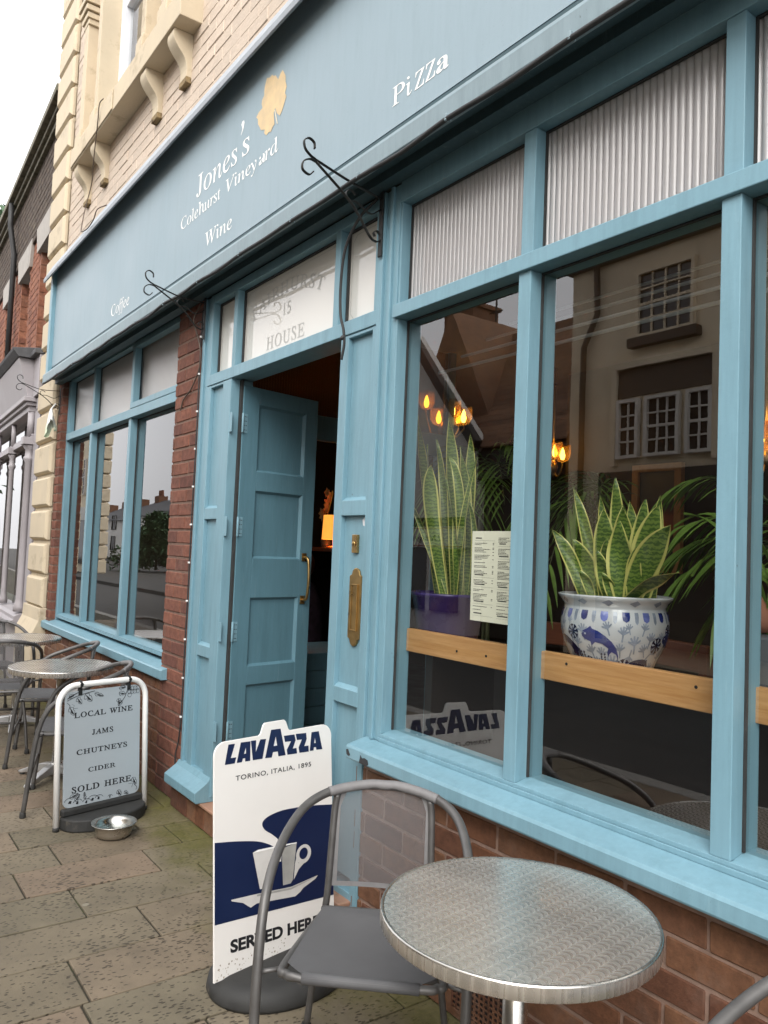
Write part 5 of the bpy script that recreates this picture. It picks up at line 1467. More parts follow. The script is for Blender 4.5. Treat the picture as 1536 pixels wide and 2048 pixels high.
def coffee_sign():
    P, U, V, N = frame_of((-2.41716, -0.61656, 0.06), -0.18564, 0.09061)
    base_c = Vector(P(0.267, 0)) ; base_c.z = 0
    T = thing('coffee_sign', 'white and navy coffee advertising board on a round black rubber base', 'sign', base_c)
    W, H = 0.534, 0.762
    crown = [(0.3310, H), (0.3230, H + .006), (0.3120, H + .034), (0.3040, H + .041), (0.2160, H + .041), (0.2080, H + .034), (0.1970, H + .006), (0.1890, H)]
    r = 0.045
    arc = lambda cx, c_y, a0: [(cx + r * math.cos(R(a0 + 90 * i / 7)), c_y + r * math.sin(R(a0 + 90 * i / 7))) for i in range(8)]
    out = [(0, 0), (W, 0)] + arc(W - r, H - r, 0) + crown + arc(r, H - r, 90)
    b = MB().prism(out, P, -0.007, 0.0)
    board = b.build('sign_board', M['board_white'], T, bevel=0.0012)
    f = lambda w_: (lambda u, v: P(u, v, w_))
    nav = spline([(u, v, 0) for u, v in [(0.002, 0.4405), (0.09, 0.4255), (0.1751, 0.4060), (0.2279, 0.3840), (0.2728, 0.3548)]], 5)
    nav2 = spline([(u, v, 0) for u, v in [(0.2990, 0.3530), (0.2704, 0.3898), (0.2417, 0.4149), (0.2106, 0.4368), (0.1993, 0.4584), (0.2127, 0.474), (0.2515, 0.4838), (0.3114, 0.4865), (0.4269, 0.476), (0.532, 0.4600)]], 6)
    poly = [(0.002, 0.180)] + [(p.x, p.y) for p in nav] + [(0.30, 0.345)] + [(p.x, p.y) for p in nav2] + [(0.532, 0.132)]
    outline([poly], f(0.0008), 'printed_panel', M['navy'], board)
    cup = outline([[(0.1576, 0.372), (0.2729, 0.363), (0.2865, 0.3564), (0.2814, 0.3127), (0.2632, 0.3172), (0.222, 0.2395), (0.187, 0.2440)]], f(0.0014), 'printed_cup', M['cup_white'], board)
    outline([[(0.2865, 0.3564), (0.354, 0.3602), (0.3342, 0.2371), (0.3247, 0.2272), (0.2895, 0.2296), (0.286, 0.3116)]], f(0.0014), 'printed_cup', M['cup_grey'], board)
    # rim of the cup
    outline([[(0.1560, 0.372), (0.18, 0.377), (0.2729, 0.370), (0.354, 0.3625), (0.354, 0.3590), (0.2729, 0.3640), (0.18, 0.3700)]], f(0.0018), 'printed_cup', M['letter_white'], board)
    e1 = [(0.386 + 0.036 * math.cos(a), 0.314 + 0.033 * math.sin(a)) for a in [2 * math.pi * i / 28 for i in range(28)]]
    e2 = [(0.386 + 0.0205 * math.cos(a), 0.316 + 0.020 * math.sin(a)) for a in [2 * math.pi * i / 24 for i in range(24)]]
    outline([e1, e2], f(0.0020), 'printed_cup', M['cup_white'], board)
    outline([[(0.3545, 0.318), (0.3615, 0.288), (0.388, 0.2815), (0.362, 0.266), (0.350, 0.250), (0.3385, 0.236), (0.345, 0.29)]], f(0.0016), 'printed_cup', M['cup_white'], board)
    sc = [(0.0673, 0.2423), (0.1738, 0.2325), (0.3264, 0.215), (0.454, 0.2222), (0.4418, 0.2125), (0.383, 0.1963), (0.3684, 0.1862), (0.3446, 0.1775), (0.1736, 0.2010), (0.1478, 0.1949), (0.1352, 0.2037), (0.1159, 0.2189), (0.0689, 0.2373)]
    outline([sc], f(0.0015), 'printed_saucer', M['cup_white'], board)
    outline([[(0.1738, 0.2305), (0.3264, 0.213), (0.448, 0.2200), (0.3264, 0.2060), (0.1738, 0.2240)]], f(0.0019), 'printed_saucer', M['cup_grey'], board)
    outline([[(0.2705, 0.3150), (0.2725, 0.3150), (0.2725, 0.3180), (0.2705, 0.3180)], [(0.2745, 0.3145), (0.2765, 0.3145), (0.2765, 0.3175), (0.2745, 0.3175)]], f(0.0022), 'printed_cup', M['letter_white'], board)
    Lp = [
        [[(0.0575, 0.7504), (0.0849, 0.7497), (0.0673, 0.7041), (0.0898, 0.7034), (0.0837, 0.6842), (0.0426, 0.6853)]],
        [[(0.0917, 0.6841), (0.1092, 0.7502), (0.1503, 0.7484), (0.1488, 0.6823), (0.1272, 0.6833), (0.1273, 0.6947), (0.1176, 0.695), (0.1134, 0.6831)], [(0.1227, 0.7096), (0.1305, 0.7308), (0.1309, 0.7096)]],
        [[(0.1520, 0.7495), (0.1749, 0.7487), (0.173, 0.7081), (0.1934, 0.7486), (0.219, 0.747), (0.2024, 0.6808), (0.1602, 0.6825)]],
        [[(0.2141, 0.681), (0.2421, 0.7754), (0.2851, 0.774), (0.3073, 0.677), (0.2739, 0.678), (0.2714, 0.6952), (0.2494, 0.6965), (0.2438, 0.6785)], [(0.2524, 0.7171), (0.2626, 0.7494), (0.2688, 0.7168)]],
        [[(0.2998, 0.7464), (0.3500, 0.7447), (0.3555, 0.7234), (0.3416, 0.6954), (0.3588, 0.695), (0.3614, 0.6751), (0.3158, 0.677), (0.3132, 0.6953), (0.3334, 0.7224), (0.3051, 0.7243)]],
        [[(0.3560, 0.7455), (0.4064, 0.7427), (0.4089, 0.7204), (0.3967, 0.6959), (0.4174, 0.6951), (0.4182, 0.673), (0.373, 0.6755), (0.3693, 0.6956), (0.3854, 0.7215), (0.3615, 0.723)]],
        [[(0.423, 0.6745), (0.4332, 0.7413), (0.4694, 0.7404), (0.4864, 0.6716), (0.456, 0.6739), (0.4543, 0.6839), (0.4441, 0.6845), (0.4421, 0.6734)], [(0.4456, 0.6998), (0.4496, 0.7191), (0.4534, 0.6995)]]]
    for q in Lp:
        outline(q, f(0.0010), 'brand_letter', M['navy'], board)
    lettering('TORINO, ITALIA, 1895', 0.087, 0.429, 0.6255, 0.0165, lambda u, v: P(u, v - (u - .087) * 0.020, 0.0010), 'lettering', M['ink'], board, 'sans', bold=0.012, space=0.12)
    lettering('SERVED HERE', 0.064, 0.459, 0.0755, 0.0385, lambda u, v: P(u, v - (u - .064) * 0.080, 0.0010), 'lettering', M['ink'], board, 'sans', bold=0.042)
    # dried splashes along the foot of the board
    sp = MB()
    rr = random.Random(5)
    for i in range(60):
        u, v, s = rr.uniform(.01, .3), rr.uniform(.004, .05) ** 1.0, rr.uniform(.001, .004)
        sp.add([P(u + s * math.cos(k) * rr.uniform(.6, 1.3), v + s * math.sin(k), .0009) for k in (0, 1, 2, 3, 4, 5)], [tuple(range(6))])
    sp.build('dried_splash', M['splash'], board)
    bs = MB()
    bs.lathe([(0.262, 0.0), (0.268, 0.012), (0.262, 0.040), (0.240, 0.060), (0.205, 0.066), (0.0, 0.068)], (0, 0, 0), 56, sx=0.78)
    ang = math.atan2(U.y, U.x) - math.pi / 2
    M4 = Matrix.Translation(base_c + Vector((0.015, 0, 0))) @ Matrix.Rotation(ang, 4, 'Z')
    bs.xf(M4)
    bs.build('rubber_base', M['rubber'], T)
    ft = MB()
    ft.prism([(0.05, -0.0015), (W - .05, -0.0015), (W - .05, 0.018), (0.05, 0.018)], P, -0.016, -0.0075)
    ft.build('socket_bar', M['rubber'], T, bevel=0.002)


M['splash'] = pmat('dried_mud', (0.40, 0.35, 0.29), 0.8, ns=60, var=0.3)
coffee_sign()


def wine_sign():
    P, U, V, N = frame_of((-4.23176, -0.68256, 0.0), -0.24610, 0.07897)
    c = Vector(P(0.256, 0))
    T = thing('swing_sign', 'pale grey swinging pavement sign listing wine and chutneys in white tube frame', 'sign', (c.x, c.y, 0))
    W, H = 0.5127, 0.7223
    pts = [(0, 0.004)] + [(0, H - 0.11)]
    r = 0.10
    pts += [(r - r * math.cos(R(a)), H - r + r * math.sin(R(a))) for a in range(10, 91, 10)]
    pts += [(W - r + r * math.sin(R(a)), H - r + r * math.cos(R(a))) for a in range(0, 90, 10)]
    pts += [(W, H - 0.11), (W, 0.004)]
    fr = MB().tube([P(u, v) for u, v in pts], 0.0155, 16).build('tube_frame', M['white_enamel'], T)
    for u in (0.0, W):
        MB().lathe([(0.0165, 0.0), (0.0165, 0.02)], (P(u, 0)[0], P(u, 0)[1], 0.0), 14).build('foot', M['rubber'], T)
    x0, x1, y0, y1 = 0.034, 0.477, 0.100, 0.690
    b = MB().prism(rounded(x0, x1, y0, y1, 0.035), P, -0.003, 0.003)
    pan = b.build('sign_panel', M['board_grey'], T, bevel=0.001)
    for u in (0.117, 0.404):
        h = MB()
        ring = [P(u + 0.019 * math.cos(a), H + 0.019 * math.sin(a) - .001, 0.0) for a in [2 * math.pi * i / 16 for i in range(16)]]
        h.tube([P(u, H + .019 * math.cos(a), .019 * math.sin(a)) for a in [2 * math.pi * i / 16 for i in range(16)]], 0.0055, 8, closed=True)
        h.prism([(u - .010, H - .056), (u + .010, H - .056), (u + .010, H - .018), (u - .010, H - .018)], P, -0.006, 0.0065)
        h.tube([P(u, H + .002, .0185), P(u, H + .002, .0235)], 0.0085, 12)
        h.build('hanger_clip', M['iron'], T)
    f = lambda u, v: P(u, v, 0.0036)
    for s, a, b_, z, cap in (('LOCAL WINE', 0.0855, 0.4300, 0.5525, 0.0375), ('JAMS', 0.188, 0.3127, 0.4535, 0.0370), ('CHUTNEYS', 0.1027, 0.3990, 0.3605, 0.0355), ('CIDER', 0.1705, 0.3295, 0.2640, 0.0310), ('SOLD HERE', 0.0800, 0.4270, 0.1715, 0.0415)):
        lettering(s, a, b_, z, cap, f, 'lettering', M['ink'], pan, 'roman', space=0.035, bold=0.016)
    # line-drawn vine sprays in the corners
    Q = {k: MB() for k in range(4)}
    rr = random.Random(11)
    pick = lambda u, v: Q[(u > .26) + 2 * (v > .4)]
    def line(pp, wd=0.0011, close=False):
        S = spline([(a, b_, 0) for a, b_ in pp], 4, close)
        pick(*pp[0]).tube([P(p.x, p.y, 0.0034) for p in S], wd, 4, closed=close, caps=False)
    def leaf(cx, c_y, ang, L, w_):
        ca, sa = math.cos(ang), math.sin(ang)
        tr = lambda x, y: (cx + x * ca - y * sa, c_y + x * sa + y * ca)
        line([tr(0, 0), tr(L * .25, w_ * .9), tr(L * .45, w_ * .55), tr(L * .6, w_ * .8), tr(L, 0), tr(L * .62, -w_ * .7), tr(L * .45, -w_ * .4), tr(L * .25, -w_)], 0.0011, True)
        line([tr(0, 0), tr(L * .5, w_ * .08), tr(L * .95, 0)], 0.0016)
        pl = [tr(L * .15, -w_ * .1), tr(L * .5, w_ * .12), tr(L * .9, 0), tr(L * .6, -w_ * .45), tr(L * .42, -w_ * .25)]
        pick(cx, c_y).add([P(a, b_, 0.0035) for a, b_ in pl], [tuple(range(5))])
    def grapes(cx, c_y, n, s):
        for i in range(n):
            a, b_ = cx + (i % 4 - 1.5) * s * 1.5 + rr.uniform(-.2, .2) * s, c_y - (i // 4) * s * 1.5
            line([(a + s * math.cos(k), b_ + s * math.sin(k)) for k in (0, 1.05, 2.1, 3.14, 4.2, 5.24)], 0.001, True)
    line([(0.045, 0.645), (0.09, 0.662), (0.135, 0.672), (0.20, 0.682)], 0.0018)
    line([(0.045, 0.655), (0.085, 0.675), (0.11, 0.685)], 0.0022)
    for a in ((0.10, 0.655, -0.9, .042, .015), (0.145, 0.668, -0.75, .055, .02), (0.20, 0.668, -0.35, .055, .011), (0.06, 0.61, -1.0, .05, .017), (0.055, 0.665, 0.3, .03, .01)): leaf(*a)
    line([(0.045, 0.635), (0.06, 0.62), (0.055, 0.60)], 0.0015)
    line([(0.07, 0.625), (0.085, 0.618), (0.08, 0.605), (0.105, 0.602)], 0.0008)
    grapes(0.435, 0.672, 9, 0.0115)
    line([(0.395, 0.665), (0.38, 0.63), (0.355, 0.60)], 0.0018)
    for a in ((0.345, 0.655, -0.2, .04, .014), (0.34, 0.625, -1.2, .03, .014), (0.36, 0.612, -2.2, .032, .014), (0.345, 0.68, 0.1, .04, .01)): leaf(*a)
    leaf(0.435, 0.186, -1.05, .045, .015); line([(0.445, 0.15), (0.462, 0.13), (0.455, 0.118)], 0.0016)
    line([(0.41, 0.158), (0.435, 0.155), (0.43, 0.135)], 0.0008)
    for a in ((0.345, 0.135, -1.0, .035, .014), (0.385, 0.122, -.6, .03, .010), (0.07, 0.15, .3, .05, .012), (0.10, 0.128, .9, .04, .012), (0.155, 0.13, 1.7, .035, .009)): leaf(*a)
    for cx, c_y, s in ((0.075, 0.128, .030), (0.115, 0.118, .022), (0.20, 0.118, .026), (0.165, 0.112, .02), (0.235, 0.118, .02), (0.30, 0.112, .012)):
        line([(cx + s * math.cos(k) * 1.2, max(0.103, c_y + s * math.sin(k) * .8)) for k in (0.2, .9, 1.6, 2.3, 2.9)], 0.0012)
        pick(cx, c_y).add([P(cx - s * .5, max(.104, c_y - .004), .0035), P(cx + s * .1, max(.104, c_y - .008), .0035), P(cx + s * .2, c_y + .006, .0035), P(cx - s * .2, c_y + .008, .0035)], [(0, 1, 2, 3)])
    for q in Q.values(): q.build('vine_drawing', M['ink'], pan)
    # weighted half-moon base, dark ridge along its back
    bs = MB()
    n0 = Vector((N.x, N.y, 0)).normalized()
    O = Vector((P(0, 0)[0], P(0, 0)[1], 0))
    G = lambda u, w_, z: tuple(O + U * u + n0 * w_ + Vector((0, 0, z)))
    hm = [(0.024, -0.02), (W - .024, -0.02)] + [(W / 2 + (W / 2 - .024) * math.cos(R(a)), 0.020 + 0.135 * math.sin(R(a))) for a in range(0, 181, 12)]
    bs.prism(hm, lambda u, v, w_: G(u, v, w_), 0.0, 0.062)
    bs.prism([(0.026, -0.024), (W - .026, -0.024), (W - .026, 0.012), (0.026, 0.012)], lambda u, v, w_: G(u, v, w_), 0.0625, 0.098)
    bs.build('weighted_base', M['rubber'], T, bevel=0.008)


wine_sign()

BW = thing('pet_bowl', 'shallow stainless steel dog bowl of water on the flags', 'bowl', (-4.035, -0.452, 0))
b = MB()
b.lathe([(0.0, 0.003), (0.074, 0.003), (0.086, 0.010), (0.090, 0.028), (0.092, 0.060), (0.110, 0.0675), (0.1115, 0.0690), (0.109, 0.0705), (0.092, 0.0665), (0.083, 0.052), (0.072, 0.020), (0.0, 0.017)], (0, 0, 0), 48, cap=False)
b.build('bowl_shell', M['steel'], BW, local=True)
b = MB().lathe([(0.0, 0.036), (0.0775, 0.036)], (0, 0, 0), 40, cap=False)
M['water'] = glass_mat('water_surface', (0.9, 0.93, 0.92), ior=1.33)
b.build('water', M['water'], BW, local=True)

# ------------------------------------------------------------------ ironwork, cables, hanging bag
def bracket(x, zt, zb, tip, lb, sc=1.0):
    T = thing('basket_bracket', lb, 'bracket', (x, -0.012, zb), group='scrolled iron hanging brackets')
    m = M['iron']
    yt, zti = tip
    p = MB(); p.box(x - .013, x + .013, -0.0195, -0.0125, zb - .06, zt)
    p.build('wall_plate', m, T, bevel=0.004)
    fl = (1.0, 0.35, (1, 0, 0))
    a = MB()
    top = [(x, -0.02, zt - .03), (x, yt * .5, zti - .040), (x, yt * .93, zti - .006)]
    a.tube(spline(top, 6), 0.0082, 8, flatten=fl)
    s1 = [(x, yt * .93, zti - .006), (x, yt * 1.0, zti + .004), (x, yt * 1.06, zti + .022), (x, yt * 1.075, zti + .050), (x, yt * 1.02, zti + .066), (x, yt * .955, zti + .056), (x, yt * .945, zti + .034)]
    a.tube(spline(s1, 5), 0.0082, 8, flatten=fl)
    a.build('top_arm', m, T)
    d = MB()
    dg = [(x, -0.036, zb - .004), (x, -0.07, zb + .012), (x, yt * .45, (zb + zti) / 2 - .005), (x, yt * .92, zti - .014)]
    d.tube(spline(dg, 6), 0.0082, 8, flatten=fl)
    s2 = [(x, yt * .92, zti - .014), (x, yt * 1.0, zti - .012), (x, yt * 1.075, zti - .030), (x, yt * 1.08, zti - .060), (x, yt * 1.0, zti - .072), (x, yt * .95, zti - .055)]
    d.tube(spline(s2, 5), 0.0082, 8, flatten=fl)
    s3 = [(x, -0.036, zb - .004), (x, -0.022, zb + .004), (x, -0.018, zb + .024), (x, -0.034, zb + .040), (x, -0.050, zb + .030), (x, -0.044, zb + .016)]
    d.tube(spline(s3, 5), 0.008, 8, flatten=fl)
    d.build('brace_arm', m, T)
    c = MB()
    mid = Vector((x, yt * .45, (zb + zti) / 2 - .005))
    s4 = [(x, -0.022, zt - .075), (x, -0.07, zt - .105), (x, mid.y * .85, mid.z + .012), (x, mid.y * 1.08, mid.z + .010), (x, mid.y * 1.18, mid.z + .034), (x, mid.y * 1.05, mid.z + .052), (x, mid.y * .9, mid.z + .040)]
    c.tube(spline(s4, 5), 0.007, 8, flatten=fl)
    c.build('scroll', m, T)
    return T


bracket(-2.515, 2.920, 2.715, (-0.352, 2.955), 'black scrolled iron bracket between the door and the nearer window')
bracket(-4.285, 2.920, 2.735, (-0.346, 2.935), 'black scrolled iron bracket on the brick pier left of the door')
bracket(-7.660, 2.890, 2.700, (-0.365, 2.890), 'black scrolled iron bracket beside the cream quoins, a bag on it')


def cable(name, pts, r, mat, lb, clips=None, k=8):
    T = thing(name, lb, 'cable', pts[0])
    MB().tube(spline(pts, k), r, 8).build('cable_run', mat, T)
    if clips:
        for (x, y, z) in clips:
            q = MB(); q.box(x - .006, x + .006, y - .012, y + .012, z - .012, z + .012)
            q.build('clip', M['fascia_trim'], T, bevel=0.003)
    return T


# festoon lead along the underside of the sign board
cl = []
pts = []
xx = -7.65
rr = random.Random(21)
while xx < 2.4:
    pts.append((xx, -0.176, 2.906 + rr.uniform(-.004, .003)))
    pts.append((xx + 0.27, -0.174 + rr.uniform(-.004, .004), 2.897 + rr.uniform(-.006, .004)))
    cl.append((xx, -0.172, 2.910))
    xx += 0.52
cable('festoon_lead', pts, 0.0085, M['cable'], 'long dark lead clipped under the bottom edge of the sign board', cl, 3)
cable('loose_cable', [(-2.54, -0.02, 2.90), (-2.62, -0.05, 2.84), (-2.70, -0.06, 2.74), (-2.735, -0.055, 2.60), (-2.735, -0.05, 2.47), (-2.715, -0.045, 2.40), (-2.712, -0.04, 2.34), (-2.728, -0.04, 2.275)], 0.0058, M['cable'], 'thick black cable end dangling in front of the narrow fanlight')
MB().tube([(-2.716, -.042, 2.362), (-2.716, -.052, 2.368)], 0.010, 10).build('cable_tie', M['cable'], bpy.data.objects['loose_cable'])
cable('thin_lead', [(-4.335, -0.02, 2.90), (-4.36, -0.05, 2.80), (-4.335, -0.03, 2.70), (-4.305, -0.02, 2.60), (-4.33, -0.016, 2.50), (-4.44, -0.012, 2.41), (-4.56, -0.010, 2.36), (-4.60, -0.010, 2.30)], 0.0045, M['cable_brown'], 'thin brown lead looping across the top of the brick pier')
pts = [(-4.324, -0.010, 2.86)]
cl = []
z = 2.7
while z > 0.3:
    pts.append((-4.326 + rr.uniform(-.004, .004), -0.011, z)); cl.append((-4.326, -0.012, z)); z -= 0.22
pts += [(-4.345, -0.012, 0.36), (-4.372, -0.014, 0.28), (-4.365, -0.014, 0.20), (-4.335, -0.012, 0.16)]
T = thing('wall_lead', 'slim black lead tacked down the edge of the brick pier beside the door frame', 'cable', (-4.335, -0.012, 0.16))
MB().tube(spline(pts, 4), 0.0042, 8).build('cable_run', M['cable'], T)
for x, y, z in cl:
    q = MB(); q.box(x - .007, x + .007, y - .006, y + .003, z - .005, z + .005); q.build('clip', M['white_enamel'], T, bevel=0.001)
cable('sill_cable', [(-6.22, -0.16, 4.955), (-6.26, -0.178, 4.92), (-6.33, -0.165, 4.82), (-6.52, -0.13, 4.62), (-6.66, -0.10, 4.46), (-6.74, -0.12, 4.26), (-6.66, -0.16, 4.06), (-6.48, -0.20, 3.955), (-6.22, -0.22, 3.895), (-6.04, -0.225, 3.905), (-5.97, -0.22, 3.96), (-5.985, -0.15, 4.02)], 0.0042, M['cable_brown'], 'thin loose cable hanging in a loop from the upstairs stone sill')


def bag():
    T = thing('plastic_bag', 'small white and green plastic bag tied to the far bracket', 'bag', (-7.58, -0.10, 2.42))
    rr = random.Random(4)
    def fn(a, b):
        q = 2 * math.pi * b
        rad = 0.008 + 0.030 * (a ** 0.7) + 0.022 * max(0, a - .35)
        rad *= 1 + 0.30 * math.sin(3 * q + 2 * a) + 0.2 * math.sin(7 * q + 5 * a)
        return (-7.60 + 0.055 * a + rad * math.cos(q) * 1.1, -0.10 + rad * math.sin(q) * .8, 2.675 - a * (0.19 + 0.05 * math.sin(2 * q)) + 0.04 * a * math.cos(q))
    MB().grid(fn, 14, 28).build('bag_body', M['bag'], T)
    MB().tube(spline([(-7.66, -.05, 2.735), (-7.63, -.08, 2.70), (-7.60, -.10, 2.672)], 4), 0.008, 8).build('bag_handle', M['bag'], T)


def bag_mat():
    m, t, p, o = _nodes('thin_plastic_film')
    v = coords(t)
    sx = nd(t, 'ShaderNodeSeparateXYZ'); t.links.new(v, sx.inputs[0])
    n = noise(t, v, 22, 3)
    f = mrange(t, math_(t, 'ADD', sx.outputs[2], math_(t, 'MULTIPLY', n, 0.12)), 2.48, 2.62, 0.8, 0)
    c = mixc(t, f, (0.74, 0.74, 0.70, 1), (0.48, 0.62, 0.30, 1))
    t.links.new(c, p.inputs['Base Color'])
    p.inputs['Roughness'].default_value = 0.35
    p.inputs['Subsurface Weight'].default_value = 0.0
    return m


M['bag'] = bag_mat()
bag()

# ------------------------------------------------------------------ plants and things in the window
def leaf_mat():
    m, t, p, o = _nodes('banded_sword_leaf')
    at = nd(t, 'ShaderNodeAttribute'); at.attribute_name = 'mask'
    v = coords(t)
    wv = nd(t, 'ShaderNodeTexWave'); wv.bands_direction = 'Z'
    wv.inputs['Scale'].default_value = 22; wv.inputs['Distortion'].default_value = 7; wv.inputs['Detail'].default_value = 3; wv.inputs['Detail Scale'].default_value = 3
    t.links.new(v, wv.inputs[0])
    g = mixc(t, mrange(t, wv.outputs['Fac'], 0.2, 0.9, 0, 1), (0.045, 0.095, 0.014, 1), (0.145, 0.215, 0.038, 1))
    n = noise(t, v, 9, 3)
    y = mixc(t, n, (0.44, 0.43, 0.09, 1), (0.58, 0.55, 0.20, 1))
    f = mrange(t, nd_sep(t, at.outputs['Color']), 0.76, 0.84, 0, 1)
    c = mixc(t, f, g, y)
    t.links.new(c, p.inputs['Base Color'])
    p.inputs['Roughness'].default_value = 0.42
    return m


M['sword'] = leaf_mat()
M['palm'] = pmat('palm_green', (0.110, 0.190, 0.030), 0.45, ns=14, var=0.35)
M['palm_stem'] = pmat('palm_stalk', (0.075, 0.085, 0.03), 0.6, ns=20, var=0.3)
M['soil'] = pmat('potting_soil', (0.03, 0.02, 0.014), 0.95, ns=60, var=0.4)
M['pot_purple'] = pmat('purple_glazed_plastic', (0.035, 0.018, 0.115), 0.3, ns=4, var=0.15)
M['pot_grey'] = pmat('slate_grey_planter', (0.085, 0.095, 0.105), 0.6, ns=5, var=0.2, bs=40, bstr=0.2)
M['pot_brown'] = pmat('terracotta_pot', (0.22, 0.09, 0.05), 0.8, ns=8, var=0.2)
M['porcelain'] = pmat('white_porcelain_glaze', (0.52, 0.54, 0.56), 0.14, ns=3, var=0.05, coat=0.4)
M['cobalt'] = pmat('cobalt_glaze', (0.016, 0.030, 0.17), 0.15, ns=18, var=0.35, coat=0.4)
M['indigo'] = pmat('dark_indigo_glaze', (0.008, 0.010, 0.055), 0.15, ns=18, var=0.3, coat=0.4)
M['wash'] = pmat('grey_wash_glaze', (0.25, 0.29, 0.36), 0.16, ns=30, var=0.25, coat=0.4)
M['pale_cobalt'] = pmat('pale_cobalt_glaze', (0.13, 0.16, 0.42), 0.15, ns=24, var=0.3, coat=0.4)


def blade(mb, base, mid, tip, width, face=0.0, fold=0.25, n=16, curl=0.0):
    """one sword-shaped leaf; centre line base-mid-tip; the mask marks the yellow margins"""
    B, Mi, T = Vector(base), Vector(mid), Vector(tip)
    c = Mi * 2 - (B + T) / 2
    if mb.att is None: mb.att = []
    cols = (-1.0, -0.78, -0.45, 0.0, 0.45, 0.78, 1.0)
    vs = []
    for i in range(n + 1):
        t = i / n
        p = B * (1 - t) ** 2 + c * 2 * t * (1 - t) + T * t * t
        d = ((c - B) * (1 - t) + (T - c) * t).normalized()
        side = Vector((math.cos(face + curl * t), math.sin(face + curl * t), 0))
        side = (side - d * side.dot(d)).normalized()
        nrm = side.cross(d)
        hw = width / 2 * (0.45 + 0.55 * math.sin(min(1, t / .5) * math.pi / 2)) * (1 if t < .55 else max(0.0, math.cos((t - .55) / .45 * math.pi / 2)) ** .85)
        for s in cols:
            vs.append(p + side * hw * s + nrm * (abs(s) * fold * hw + 0.004 * math.sin(9 * t + s * 2)))
            mb.att.append(abs(s))
    k = len(cols)
    fs = [(i * k + j, (i + 1) * k + j, (i + 1) * k + j + 1, i * k + j + 1) for i in range(n) for j in range(k - 1)]
    mb.add(vs, fs, 0, True)


def pot_shape(prof, c, name, mat, T, n=56):
    return MB().lathe(prof, c, n, cap=False).build(name, mat, T)


